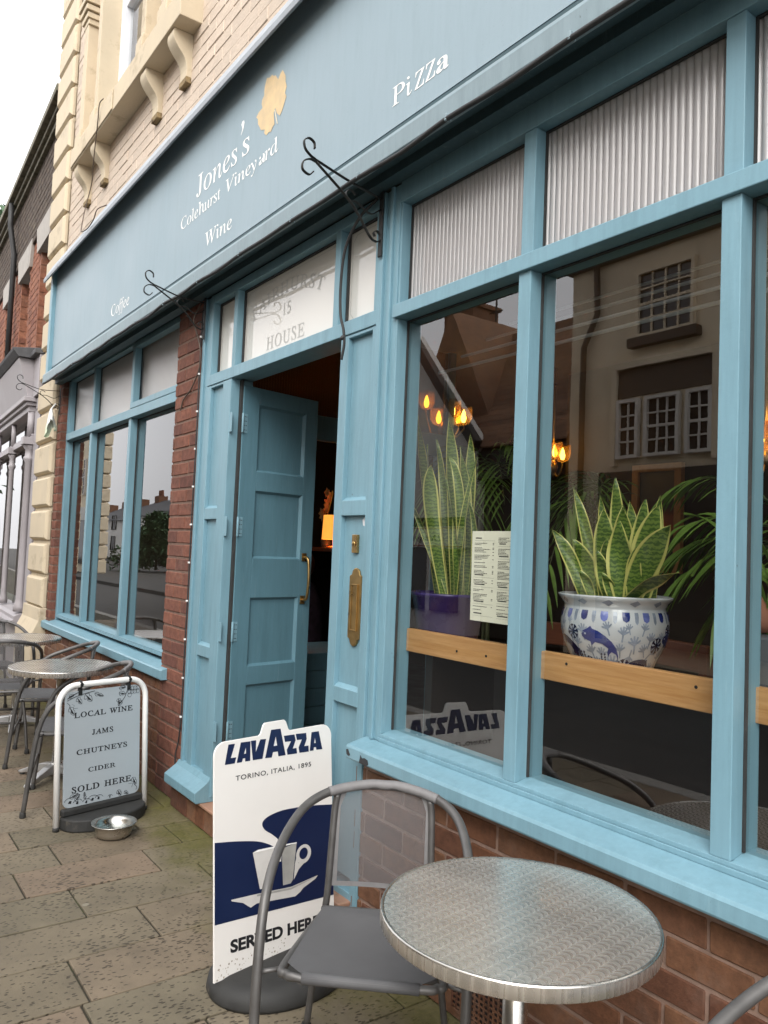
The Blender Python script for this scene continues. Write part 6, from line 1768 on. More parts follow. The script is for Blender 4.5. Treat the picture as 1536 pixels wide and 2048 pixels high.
def koi_pot():
    cx, c_y, z0 = -1.585, 0.300, 1.1405
    T = thing('potted_plant', 'blue and white painted porcelain pot of short yellow-edged snake plant', 'potted plant', (cx, c_y, z0))
    prof = [(r_ * 0.94, z_) for r_, z_ in [(0.0, 0.0), (0.118, 0.0), (0.122, 0.008), (0.140, 0.045), (0.163, 0.090), (0.1745, 0.130), (0.1755, 0.158), (0.170, 0.185), (0.163, 0.201), (0.162, 0.206), (0.178, 0.226), (0.1865, 0.236), (0.1860, 0.2405), (0.178, 0.2415), (0.160, 0.222), (0.154, 0.200)]]
    pot = pot_shape(prof, (cx, c_y, z0), 'pot', M['porcelain'], T, 72)
    MB().lathe([(0.0, 0.205), (0.146, 0.205)], (cx, c_y, z0), 32, cap=False).build('soil', M['soil'], T)
    pr = [(r, z) for r, z in prof[1:12]]
    def rad(z):
        for (r1, z1), (r2, z2) in zip(pr, pr[1:]):
            if z1 <= z <= z2: return r1 + (r2 - r1) * (z - z1) / (z2 - z1)
        return pr[-1][0]
    th0 = math.atan2(-1.75 - c_y, 0 - cx)      # the side that faces the street
    def W(e):
        def f(u, v):
            r = rad(v) + e
            q = th0 + u / 0.17
            return (cx + r * math.cos(q), c_y + r * math.sin(q), z0 + v)
        return f
    def fine(poly, m=3):
        out = []
        for i in range(len(poly)):
            a, b_ = poly[i], poly[(i + 1) % len(poly)]
            for k in range(m): out.append((a[0] + (b_[0] - a[0]) * k / m, a[1] + (b_[1] - a[1]) * k / m))
        return out
    bags = {}
    def shape(mat, poly, e=0.0010):
        bags.setdefault(mat, []).append((poly, e))
    # petal border under the rim
    for i in range(32):
        u = -0.53 + i * 0.0333
        wd = 0.0115 if i % 2 else 0.0062
        l = 0.030 if i % 2 else 0.036
        mt = ('cobalt', 'pale_cobalt', 'cobalt', 'pale_cobalt')[(i // 2) % 4] if i % 2 else 'wash'
        shape(mt, [(u - wd, 0.196), (u - wd * 1.05, 0.182), (u - wd * .85, 0.196 - l * .8), (u, 0.196 - l), (u + wd * .85, 0.196 - l * .8), (u + wd * 1.05, 0.182), (u + wd, 0.196)])
    def fish(cx_, c_v, s, ang, flip, mat):
        body = [(-1.0, .02), (-.95, .2), (-.75, .36), (-.62, .52), (-.5, .42), (-.2, .40), (.15, .28), (.5, .1), (.78, -.12), (.98, -.45), (1.08, -.85), (1.0, -.62), (.86, -.42), (.62, -.36), (.52, -.5), (.50, -.66), (.40, -.44), (.42, -.25), (.1, -.12), (-.25, -.14), (-.4, -.36), (-.5, -.18), (-.8, -.16), (-.95, -.08)]
        ca, sa = math.cos(ang), math.sin(ang)
        shape(mat, [(cx_ + s * flip * (x * ca - y * sa), c_v + s * (x * sa + y * ca)) for x, y in body], 0.0013)
        ex, ey = -.80, .1
        shape('porcelain', [(cx_ + s * (flip * (ex * ca - ey * sa) + .05 * math.cos(k)), c_v + s * (ex * sa + ey * ca + .05 * math.sin(k))) for k in (0, 1, 2, 3, 4, 5)], 0.0017)
    fish(-0.040, 0.108, 0.066, -0.22, 1, 'cobalt')
    fish(0.098, 0.042, 0.046, 0.30, -1, 'indigo')
    fish(-0.165, 0.085, 0.055, 0.9, -1, 'indigo')
    fish(0.23, 0.10, 0.055, -0.3, 1, 'cobalt')
    fish(-0.115, 0.030, 0.036, 0.5, -1, 'indigo')
    def hand(u, v, s, a):
        ca, sa = math.cos(a), math.sin(a)
        tr = lambda x, y: (u + s * (x * ca - y * sa), v + s * (x * sa + y * ca))
        shape('wash', [tr(*p) for p in ((-.12, -1.5), (.12, -1.5), (.14, -.3), (.95, .25), (.9, .5), (.4, .25), (.62, .85), (.38, .95), (.15, .35), (.08, 1.05), (-.15, 1.05), (-.15, .38), (-.45, .9), (-.66, .75), (-.4, .25), (-.92, .42), (-.9, .15), (-.14, -.3))])
    for a in ((-0.10, 0.135, .020, .2), (0.028, 0.135, .019, -.1), (0.065, 0.105, .022, .1), (0.12, 0.118, .020, -.2), (-0.075, 0.075, .020, .3), (-0.04, 0.070, .019, -.1), (-0.005, 0.040, .026, .15), (0.14, 0.078, .022, -.7), (-0.15, 0.120, .020, .1), (0.165, 0.120, .018, 0), (-0.13, 0.03, .022, .2), (0.055, 0.06, .018, 3.0), (0.19, 0.06, .02, .2), (-0.21, 0.12, .02, 0), (0.16, 0.025, .02, .4), (-0.10, 0.020, .018, -.5), (-0.02, 0.150, .017, .3), (0.095, 0.150, .016, -.3), (0.045, 0.150, .013, .2), (-0.125, 0.095, .018, -.2), (0.10, 0.085, .018, .5), (0.02, 0.085, .018, .1), (-0.06, 0.040, .018, .5), (0.075, 0.020, .018, -.2), (0.125, 0.030, .017, .3), (-0.17, 0.045, .019, .2), (0.20, 0.105, .019, -.2), (-0.19, 0.15, .016, .2), (0.02, 0.012, .015, 0), (-0.155, 0.16, .013, 0)): hand(*a)
    def coral(u, v, s):
        for k in range(8):
            a = k * math.pi / 4 + .2
            ca, sa = math.cos(a) * s, math.sin(a) * s
            nx, ny = -sa * .13, ca * .13
            shape('indigo', [(u + nx * .7, v + ny * .7), (u - nx * .7, v - ny * .7), (u + ca * .7 - nx, v + sa * .7 - ny), (u + ca * .95 - nx * 2.6, v + sa * .95 - ny * 2.6), (u + ca * 1.05, v + sa * 1.05), (u + ca * .95 + nx * 2.6, v + sa * .95 + ny * 2.6), (u + ca * .7 + nx, v + sa * .7 + ny)], 0.0012)
    for a in ((-0.140, 0.128, .022), (0.152, 0.098, .024), (0.038, 0.030, .026), (-0.09, 0.042, .016), (0.21, 0.14, .02)): coral(*a)
    for k in range(5):
        for s in (-1, 1):
            u, v = -0.035 + s * .006, 0.03 + k * .009
            shape('indigo', [(u - .004, v), (u, v + .006), (u + .004, v + .002), (u, v - .003)], 0.0012)
            shape('indigo', [(u - .084, v), (u - .078, v + .008), (u - .074, v + .002), (u - .079, v - .003)], 0.0012)
    for k in range(14):
        u = -0.53 + k * .082
        shape('wash', [(u, 0.222), (u + .02, 0.212), (u + .035, .222), (u + .022, .231)], 0.0012)
    order = list(bags)
    mb = MB()
    for i, mt in enumerate(order):
        for poly, e in bags[mt]:
            vs, fs = _curve_mesh([fine(poly, 1)])
            bm = bmesh.new()
            bv = [bm.verts.new((v.x, v.y, 0)) for v in vs]
            for f_ in fs:
                try: bm.faces.new([bv[k] for k in f_])
                except ValueError: pass
            u0, u1 = min(v.x for v in vs), max(v.x for v in vs)
            w0, w1 = min(v.y for v in vs), max(v.y for v in vs)
            for a0, a1, nrm in ((u0, u1, (1, 0, 0)), (w0, w1, (0, 1, 0))):
                x = a0 + .008
                while x < a1:
                    bmesh.ops.bisect_plane(bm, geom=bm.verts[:] + bm.edges[:] + bm.faces[:], plane_co=(x * nrm[0], x * nrm[1], 0), plane_no=nrm)
                    x += .008
            bm.verts.index_update()
            fn = W(e)
            mb.add([fn(v.co.x, v.co.y) for v in bm.verts], [tuple(v.index for v in f_.verts) for f_ in bm.faces], i)
            bm.free()
    mb.build('painted_pattern', [M[k] for k in order], pot)
    Lf = [(-1.673, 1.382, -1.784, 1.586, 0.03, 0.24), (-1.646, 1.377, -1.717, 1.553, 0.046, 0.27), (-1.689, 1.382, -1.775, 1.733, 0.026, 0.33), (-1.639, 1.38, -1.623, 1.655, 0.046, 0.3), (-1.584, 1.386, -1.542, 1.555, 0.037, 0.22), (-1.572, 1.389, -1.55, 1.663, 0.051, 0.3), (-1.612, 1.42, -1.626, 1.758, 0.040, 0.36), (-1.503, 1.387, -1.491, 1.608, 0.058, 0.21), (-1.52, 1.39, -1.536, 1.576, 0.03, 0.24), (-1.55, 1.391, -1.561, 1.682, 0.031, 0.35), (-1.51, 1.394, -1.466, 1.678, 0.051, 0.3), (-1.479, 1.38, -1.391, 1.656, 0.061, 0.26), (-1.49, 1.39, -1.324, 1.596, 0.056, 0.22), (-1.50, 1.39, -1.279, 1.465, 0.034, 0.20), (-1.48, 1.385, -1.44, 1.528, 0.03, 0.22), (-1.67, 1.40, -1.685, 1.703, 0.026, 0.36), (-1.50, 1.39, -1.456, 1.697, 0.026, 0.36), (-1.624, 1.386, -1.649, 1.454, 0.02, 0.22), (-1.555, 1.39, -1.57, 1.516, 0.035, 0.21), (-1.53, 1.389, -1.541, 1.449, 0.022, 0.20)]
    mb = MB()
    rr = random.Random(12)
    for bx, bz, tx, tz, wd, y in Lf:
        bz = 1.345
        y0 = c_y + (y - .28) * .9
        mx, mz = (bx + tx) / 2 + (bx - tx) * .10, (bz + tz) / 2 + .012
        blade(mb, (bx, y0, bz), (mx, y0 + (y - y0) * .3 - .01, mz), (tx, y - .02, tz), wd * 1.55, face=R(35) + rr.uniform(-.35, .35), fold=rr.uniform(.08, .35), curl=rr.uniform(-.7, .7))
    mb.build('foliage', M['sword'], T)


koi_pot()


def tall_pot():
    cx, c_y, z0 = -2.385, 0.30, 1.1405
    T = thing('potted_plant', 'tall narrow snake plant in a purple pot behind the menu', 'potted plant', (cx, c_y, z0))
    pot_shape([(0.0, 0.0), (0.110, 0.0), (0.115, 0.006), (0.148, 0.180), (0.153, 0.184), (0.153, 0.194), (0.146, 0.195), (0.142, 0.175), (0.0, 0.170)], (cx, c_y, z0), 'pot', M['pot_purple'], T)
    Pf = [(-2.481, 1.34, -2.565, 1.753, -2.609, 2.072, 0.034, 0.3), (-2.38, 1.346, -2.454, 1.705, -2.487, 1.932, 0.046, 0.26), (-2.382, 1.346, -2.389, 1.746, -2.405, 2.042, 0.038, 0.3), (-2.297, 1.351, -2.272, 1.698, -2.326, 1.866, 0.025, 0.24), (-2.371, 1.347, -2.321, 1.706, -2.305, 1.968, 0.03, 0.33), (-2.303, 1.35, -2.23, 1.6, -2.14, 1.851, 0.017, 0.22), (-2.348, 1.348, -2.471, 1.581, -2.53, 1.684, 0.015, 0.22), (-2.307, 1.351, -2.303, 1.664, -2.331, 1.913, 0.03, 0.3), (-2.363, 1.347, -2.422, 1.661, -2.408, 1.84, 0.042, 0.22), (-2.448, 1.342, -2.469, 1.71, -2.515, 1.964, 0.027, 0.33), (-2.237, 1.354, -2.241, 1.542, -2.289, 1.773, 0.023, 0.2), (-2.27, 1.353, -2.223, 1.546, -2.261, 1.72, 0.017, 0.28)]
    mb = MB()
    rr = random.Random(2)
    for bx, bz, mx, mz, tx, tz, wd, y in Pf:
        s = lambda x: x
        b0 = max(cx - .10, min(cx + .10, s(bx)))
        blade(mb, (b0, c_y + (y - .27) * .8, 1.30), (s(mx), y, mz), (s(tx), y - .02, tz), wd * 1.55, face=R(38) + rr.uniform(-.6, .6), fold=.3, n=22, curl=rr.uniform(-.9, .9))
    mb.build('foliage', M['sword'], T)


tall_pot()


def frond(T, base, tip, rise, nl=16, ll=0.16, lw=0.018, seed=0, droop=0.6):
    rr = random.Random(seed)
    B, E = Vector(base), Vector(tip)
    mid = (B + E) / 2 + Vector((0, 0, rise))
    c = mid * 2 - (B + E) / 2
    mb = MB()
    ps = []
    for i in range(nl * 2 + 1):
        t = i / (nl * 2)
        ps.append(B * (1 - t) ** 2 + c * 2 * t * (1 - t) + E * t * t)
    mb.tube(ps, [0.0045 * (1 - .7 * i / (nl * 2)) for i in range(len(ps))], 6, mi=1)
    for i in range(3, nl * 2):
        t = i / (nl * 2)
        if t < 0.18: continue
        p = ps[i]
        d = (ps[min(i + 1, len(ps) - 1)] - ps[i - 1]).normalized()
        side = d.cross(Vector((0, 0, 1)))
        side = side.normalized() if side.length > 1e-3 else Vector((0, 1, 0))
        L = ll * (0.55 + 0.9 * math.sin(math.pi * min(1, .12 + t * .85))) * rr.uniform(.85, 1.1)
        for s in (-1, 1):
            if (i + (s > 0)) % 2: continue
            dr = (side * s * .75 + d * .75 + Vector((0, 0, rr.uniform(-.05, .2)))).normalized()
            vs = []
            for k in range(6):
                q = k / 5
                x = p + dr * L * q + Vector((0, 0, -droop * L * q * q))
                w_ = lw / 2 * (math.sin(math.pi * min(1, .15 + q * .85)) if k < 5 else 0.0)
                up = Vector((0, 0, 1)).cross(dr).normalized()
                vs += [x - up * w_, x + Vector((0, 0, -w_ * .35)), x + up * w_]
            fs = []
            for k in range(5):
                a = k * 3
                fs += [(a, a + 3, a + 4, a + 1), (a + 1, a + 4, a + 5, a + 2)]
            mb.add(vs, fs, 0, True)
    mb.build('frond', [M['palm'], M['palm_stem']], T)


def palm(cx, c_y, lb, fr, seed, crown_z, stems=3):
    T = thing('palm_plant', lb, 'palm', (cx, c_y, 0.12))
    pot_shape([(0.0, 0.12), (0.13, 0.12), (0.17, 0.42), (0.18, 0.42), (0.18, 0.45), (0.165, 0.45), (0.15, 0.40), (0.0, 0.40)], (cx, c_y, 0), 'pot', M['pot_brown'], T, 36)
    s = MB()
    rr = random.Random(seed)
    for k in range(stems):
        a = k * 2.1
        s.tube(spline([(cx + .04 * math.cos(a), c_y + .04 * math.sin(a), .40), (cx + .05 * math.cos(a), c_y + .05 * math.sin(a), (crown_z + .4) / 2), (cx + .02 * math.cos(a), c_y + .02 * math.sin(a), crown_z)], 4), 0.010, 8)
    s.build('stem', M['palm_stem'], T)
    for i, (tx, ty, tz, rise) in enumerate(fr):
        frond(T, (cx + rr.uniform(-.02, .02), c_y + rr.uniform(-.02, .02), crown_z - rr.uniform(0, .12)), (tx, ty, tz), rise, seed=seed * 10 + i)


palm(-1.10, 0.74, 'arching green palm behind the glass right of the porcelain pot', [(-1.56, .55, 1.73, .16), (-1.50, .50, 1.60, .10), (-1.54, .52, 1.40, .14), (-1.60, .6, 1.50, .13), (-0.75, .5, 1.75, .2), (-0.62, .6, 1.5, .2), (-1.2, 1.2, 1.85, .2), (-0.9, .35, 1.85, .18), (-1.35, .45, 1.30, .16), (-0.80, .40, 1.45, .2)], 3, 1.46)
palm(-2.12, 0.98, 'dim feathery palm behind the mullion left of the porcelain pot', [(-2.42, .72, 1.42, .28), (-2.33, .9, 1.66, .26), (-2.05, .75, 1.45, .35), (-2.5, 1.1, 1.6, .3), (-2.2, .62, 1.28, .35), (-2.6, .8, 1.5, .3)], 5, 1.58)
palm(-2.86, 0.92, 'dim feathery palm behind the tall snake plant', [(-2.55, .75, 1.72, .22), (-2.50, .85, 1.9, .2), (-3.1, .9, 1.9, .25), (-2.62, .6, 1.5, .28), (-2.9, .6, 1.6, .3), (-2.7, 1.1, 2.05, .2), (-3.2, .8, 1.6, .3)], 8, 1.72)


def planter():
    cx, c_y = -0.985, 0.32
    T = thing('potted_plant', 'slate grey square planter of strap leaves beyond the second mullion', 'potted plant', (cx, c_y, 1.1405))
    b = MB()
    b.box(cx - .165, cx + .165, c_y - .12, c_y + .12, 1.1405, 1.310)
    b.build('pot', M['pot_grey'], T, bevel=0.006)
    mb = MB()
    rr = random.Random(9)
    for i in range(16):
        a = rr.uniform(0, 6.28); L = rr.uniform(.15, .4)
        bx, by = cx - .09 + rr.uniform(-.03, .1), c_y + rr.uniform(-.05, .05)
        blade(mb, (bx, by, 1.30), (bx + L * .3 * math.cos(a), by + L * .25 * math.sin(a), 1.32 + L * .75), (bx + L * .8 * math.cos(a), by + L * .5 * math.sin(a), 1.36 + L * rr.uniform(.2, .9)), .022, face=a + 1.57, fold=.3)
    mb.att = None
    mb.build('foliage', M['palm'], T)
    q = MB()
    q.lathe([(0.0, 0.0), (0.03, 0.005), (0.042, 0.03), (0.030, 0.06), (0.012, 0.085), (0.004, 0.10)], (cx - .125, c_y - .03, 1.311), 20)
    q.build('bulb', M['pot_brown'], T)


planter()


def menu():
    T = thing('menu_sheet', 'pale printed menu sheet taped inside the nearer shop window', 'menu', (-1.91, 0.063, 1.27))
    y = 0.0605
    q = [(-1.994, 1.268), (-1.762, 1.268), (-1.757, 1.570), (-1.996, 1.570)]
    b = MB()
    b.prism(q, lambda u, v, w_: (u, w_, v), y, y + .0006)
    sh = b.build('paper', M['paper'], T)
    m = MB()
    rr = random.Random(31)
    for x0, x1 in ((-1.982, -1.885), (-1.868, -1.772)):
        z = 1.548
        while z > 1.285:
            if rr.random() < 0.16:
                m.box(x0 + .004, x0 + rr.uniform(.03, .06), y - .0005, y - .0002, z - .0035, z); z -= .010
                m.box(x0, x1, y - .0005, y - .0002, z - .0004, z); z -= .008
                continue
            ln = rr.uniform(.35, 1.0) * (x1 - x0) * .78
            x = x0
            while x < x0 + ln:
                wd = rr.uniform(.003, .010)
                m.box(x, min(x + wd, x0 + ln), y - .0005, y - .0002, z - .0018, z)
                x += wd + .0014
            if rr.random() < .6: m.box(x1 - .010, x1 - .003, y - .0005, y - .0002, z - .0018, z)
            z -= .0046 if rr.random() < .8 else .011
    m.build('printing', M['ink'], sh)


M['paper'] = pmat('cream_paper', (0.78, 0.77, 0.62), 0.7, ns=3, var=0.03)
menu()

# ------------------------------------------------------------------ dim room: lights, picture, chairs
M['bulb'] = emit('lit_candle_bulb', (1.0, 0.72, 0.15), 5.0)
M['lampglass'] = glass_mat('glow_coloured_lamp_glass', (0.92, 0.72, 0.42), body=0.28, bodycol=(0.85, 0.52, 0.20))  # bulb glow on the cups put into the body colour
M['lit_shade'] = emit('lit_orange_shade', (1.0, 0.36, 0.05), 0.5)


def chandelier(c, cups, lb, ceil=3.0, power=0.9):
    T = thing('chandelier', lb, 'chandelier', (c[0], c[1], ceil), group='brass chandeliers in the room')
    b = MB()
    b.tube([(c[0], c[1], ceil), (c[0], c[1], c[2] - .12)], 0.008, 8)
    b.lathe([(0.0, -.06), (0.03, -.04), (0.04, 0.0), (0.02, .05), (0.0, .06)], (c[0], c[1], c[2] - .12), 16)
    for x, y, z in cups:
        b.tube(spline([(c[0], c[1], c[2] - .12), ((c[0] + x) / 2, (c[1] + y) / 2, c[2] - .20), (x, y, z - .09), (x, y, z - .05)], 5), 0.006, 8)
    b.build('arms', M['brass'], T)
    for x, y, z in cups:
        s = MB().lathe([(0.012, -.055), (0.04, -.045), (0.062, -.01), (0.066, .04), (0.060, .085)], (x, y, z), 24, cap=False)
        sh = s.build('lamp_shade', M['lampglass'], T)
        q = MB().lathe([(0.010, -.035), (0.018, -.02), (0.021, .0), (0.013, .035), (0.004, .058), (0.0, .062)], (x, y, z), 14)
        q.build('bulb', M['bulb'], sh)
    ld = bpy.data.lights.new('chandelier_light', 'POINT')
    ld.energy = power
    ld.color = (1.0, 0.62, 0.28)
    ld.shadow_soft_size = 0.12
    lo = bpy.data.objects.new('chandelier_light', ld)
    COL.objects.link(lo)
    lo.location = (c[0], c[1], c[2] + .03)
    adopt(lo, T)


chandelier((-4.50, 2.0, 2.55), [(-4.717, 2.0, 2.655), (-4.403, 2.0, 2.55), (-4.335, 2.05, 2.50), (-4.50, 1.95, 2.50), (-4.52, 2.16, 2.53)], 'brass chandelier with glass cups seen through the first light')
chandelier((-4.22, 2.9, 2.33), [(-4.205, 2.9, 2.325), (-4.125, 2.9, 2.295), (-4.32, 2.92, 2.28), (-4.22, 2.76, 2.27)], 'glass-cupped chandelier glowing beside the first mullion')
chandelier((-2.02, 2.0, 2.15), [(-2.065, 2.0, 2.12), (-1.90, 2.05, 2.12), (-2.0, 1.9, 2.10)], 'glowing chandelier at the edge of the nearest light')


def picture():
    T = thing('picture_frame', 'gold framed dark painting hung on the back of the room', 'picture', (-3.42, 3.10, 1.50))
    x0, x1, z0, z1 = -3.62, -3.21, 1.42, 2.20
    b = MB()
    b.box(x0, x0 + .055, 3.09, 3.137, z0, z1); b.box(x1 - .055, x1, 3.09, 3.137, z0, z1)
    b.box(x0 + .055, x1 - .055, 3.09, 3.137, z1 - .055, z1); b.box(x0 + .055, x1 - .055, 3.09, 3.137, z0, z0 + .055)
    b.build('frame', M['wood_gold'], T, bevel=0.004)
    MB().box(x0 + .05, x1 - .05, 3.115, 3.125, z0 + .05, z1 - .05).build('canvas', M['canvas'], T)


def canvas_mat():
    m, t, p, o = _nodes('muddy_abstract_canvas')
    v = coords(t)
    sx = nd(t, 'ShaderNodeSeparateXYZ'); t.links.new(v, sx.inputs[0])
    n = noise(t, v, 7, 5)
    h = math_(t, 'ADD', sx.outputs[2], math_(t, 'MULTIPLY', n, 0.25))
    rp = nd(t, 'ShaderNodeValToRGB')
    e = rp.color_ramp.elements
    e[0].color = (0.05, 0.04, 0.04, 1); e[1].color = (0.20, 0.15, 0.08, 1)
    for pos, c in ((0.3, (0.07, 0.05, 0.05)), (0.42, (0.42, 0.12, 0.03)), (0.52, (0.30, 0.10, 0.04)), (0.6, (0.09, 0.07, 0.05))): e.new(pos).color = (*c, 1)
    t.links.new(mrange(t, h, 1.5, 2.35, 0, 1), rp.inputs[0])
    t.links.new(rp.outputs[0], p.inputs['Base Color'])
    return m


M['canvas'] = canvas_mat()
picture()


def high_chair(cx, c_y, rz, lb):
    T = thing('high_chair', lb, 'chair', (cx, c_y, 0.12), rz, group='tall wooden chairs in the room')
    W = M['wood_red']
    b = MB(); b.box(-.20, .20, -.20, .20, .62, .66); b.build('seat', W, T, bevel=.008, local=True)
    for x in (-.18, .18):
        for y in (-.18, .18):
            q = MB(); q.box(x - .02, x + .02, y - .02, y + .02, 0, 1.08 if y > 0 else .6195)
            q.build('leg', W, T, bevel=.004, local=True)
    b = MB(); b.box(-.16, .16, .165, .195, .98, 1.08); b.box(-.16, .16, .165, .195, .80, .86); b.build('backrest', W, T, bevel=.006, local=True)
    b = MB(); b.box(-.16, .16, -.19, -.17, .25, .29); b.box(-.16, .16, .17, .19, .25, .29); b.build('stretcher', W, T, local=True)


high_chair(-1.72, 1.05, R(165), 'reddish tall wooden chair just right of the porcelain pot')
high_chair(-2.50, 1.15, R(200), 'reddish tall wooden chair just left of the porcelain pot')
T = thing('red_box', 'dark red storage box on the floor under the window ledge', 'box', (-1.64, 0.35, 0.12))
b = MB(); b.box(-1.88, -1.40, 0.24, 0.47, 0.12, 0.60); b.build('box_body', pmat('dark_red_card', (0.22, 0.012, 0.010), 0.6, ns=3, var=0.1), T, bevel=.006)
b = MB(); b.box(-1.89, -1.39, 0.235, 0.475, 0.6005, 0.63); b.build('lid', pmat('dark_red_lid', (0.16, 0.010, 0.010), 0.6, ns=3, var=0.1), T, bevel=.006)


def doorway_things():
    T = thing('wall_shelf', 'dark wooden wall shelf glimpsed past the open door', 'shelf', (-6.4, 2.35, 1.50))
    b = MB(); b.box(-6.75, -6.05, 2.05, 2.5, 1.47, 1.505); b.build('shelf_board', M['wood_red'], T, bevel=.004)
    b = MB(); b.box(-6.76, -6.70, 2.05, 2.5, 0.12, 1.469); b.box(-6.05, -5.99, 2.05, 2.5, 0.12, 1.469); b.build('side_panel', M['wood_dark'], T, bevel=.004)
    L = thing('table_lamp', 'small orange shaded lamp glowing on the shelf past the door', 'lamp', (-6.30, 2.2, 1.505))
    b = MB(); b.lathe([(0.07, 0.0), (0.07, .012), (0.012, .02), (0.012, .10)], (-6.30, 2.2, 1.5055), 20); b.build('lamp_base', M['brass'], L)
    b = MB(); b.lathe([(0.115, .0), (0.105, .23)], (-6.30, 2.2, 1.585), 28, cap=False); b.build('lamp_shade', M['lit_shade'], L)
    ld = bpy.data.lights.new('table_lamp_light', 'POINT'); ld.energy = 2.0; ld.color = (1, .5, .15); ld.shadow_soft_size = .06
    lo = bpy.data.objects.new('table_lamp_light', ld); COL.objects.link(lo); lo.location = (-6.30, 2.2, 1.69); adopt(lo, L)
    O = thing('orchid', 'pale flowering stem in a vase on the shelf past the door', 'flowers', (-6.52, 2.25, 1.505))
    b = MB(); b.lathe([(0.04, 0), (0.055, .06), (0.03, .14), (0.035, .16)], (-6.52, 2.25, 1.5055), 20); b.build('vase', M['pot_grey'], O)
    b = MB(); b.tube(spline([(-6.52, 2.25, 1.64), (-6.50, 2.25, 1.85), (-6.44, 2.25, 2.02), (-6.40, 2.22, 2.06)], 5), .006, 6); b.build('stem', M['palm_stem'], O)
    b = MB()
    rr = random.Random(6)
    for i in range(9):
        c = Vector((-6.5 + i * .012 + rr.uniform(-.07, .07), 2.2 + rr.uniform(-.03, .03), 1.78 + i * .032))
        for k in range(5):
            a = k * 1.257 + i
            d = Vector((math.cos(a), -.25, math.sin(a)))
            s = Vector((-math.sin(a), 0, math.cos(a)))
            b.add([c, c + d * .03 + s * .02, c + d * .055, c + d * .03 - s * .02], [(0, 1, 2, 3)])
    b.build('blossom', M['bloom'], O)
    S = thing('carved_bust', 'carved wooden head over a shaggy dark purple cape past the door', 'bust', (-6.48, 1.95, 0.12))
    hx, hy, hz = -6.47, 1.98, 1.345
    def head(a, c):
        th, ph = 2 * math.pi * a, math.pi * c
        r = 0.118
        x, y, z = r * math.sin(ph) * math.cos(th) * .86, r * math.sin(ph) * math.sin(th) * .95, -r * math.cos(ph) * 1.22
        f = math.cos(th - R(-60))
        if f > 0:
            n = max(0, 1 - ((th - R(300)) / .22) ** 2) * max(0, 1 - ((z + .005) / .045) ** 2)
            e = sum(max(0, 1 - ((th - R(300) - s * .42) / .22) ** 2) * max(0, 1 - ((z - .03) / .022) ** 2) for s in (-1, 1))
            k = 1 + .22 * n - .13 * e + .05 * max(0, 1 - ((z + .06) / .015) ** 2) * max(0, 1 - ((th - R(300)) / .4) ** 2)
            x *= k; y *= k
        return (hx + x, hy + y, hz + z)
    MB().grid(head, 64, 40).build('head', M['wood_red'], S)
    b = MB()
    b.lathe([(0.05, 1.10), (0.055, 1.24)], (hx, hy, 0), 16)
    b.lathe([(0.24, 0.12), (0.23, 0.5), (0.21, 0.95), (0.13, 1.14), (0.05, 1.2)], (hx, hy, 0), 28)
    for i in range(900):
        a = rr.uniform(0, 6.28); z = rr.uniform(.2, 1.15)
        r = 0.235 - .03 * z if z < .95 else .21 - (z - .95) * .45
        p = Vector((hx + r * math.cos(a), hy + r * math.sin(a), z))
        o = Vector((math.cos(a), math.sin(a), 0)); s = Vector((-math.sin(a), math.cos(a), 0)) * .007
        b.add([p - s, p + s, p + o * .025 - Vector((0, 0, .09))], [(0, 1, 2)])
    b.build('cape', M['fur'], S)


M['bloom'] = pmat('pale_blossom', (0.55, 0.42, 0.22), 0.6, ns=9, var=0.2)
M['fur'] = pmat('dark_purple_fur', (0.042, 0.024, 0.040), 0.9, ns=20, var=0.5)
doorway_things()

T = thing('paper_scrap', 'tiny torn white paper scrap on the flags by the door step', 'litter', (-3.36, -0.12, 0))
MB().add([(-3.385, -.13, .004), (-3.36, -.15, .010), (-3.335, -.125, .005), (-3.345, -.10, .012), (-3.37, -.105, .006), (-3.362, -.125, .016)], [(0, 1, 5), (1, 2, 5), (2, 3, 5), (3, 4, 5), (4, 0, 5)]).build('scrap', M['paper'], T)

# ------------------------------------------------------------------ the far side of the street, seen mirrored in the glass
M['far_cream'] = pmat('dull_cream_paint', (0.76, 0.66, 0.50), 0.85, ns=2, var=0.12, bs=12, bstr=0.3, bdist=0.01)
M['far_white'] = pmat('white_render', (0.72, 0.70, 0.66), 0.85, ns=2, var=0.08)
M['far_brown'] = pmat('brown_board', (0.085, 0.062, 0.045), 0.7, ns=3, var=0.15)
M['far_tile'] = pmat('brown_clay_tile', (0.20, 0.105, 0.06), 0.85, ns=6, var=0.3, island=0.25)
M['far_dark'] = pmat('dark_timber', (0.04, 0.035, 0.03), 0.7, ns=5, var=0.2)
M['far_glass'] = pmat('dark_window', (0.02, 0.022, 0.025), 0.08, ns=3, var=0.1)
M['red_line'] = pmat('red_sign_line', (0.35, 0.03, 0.03), 0.5, ns=5, var=0.1)


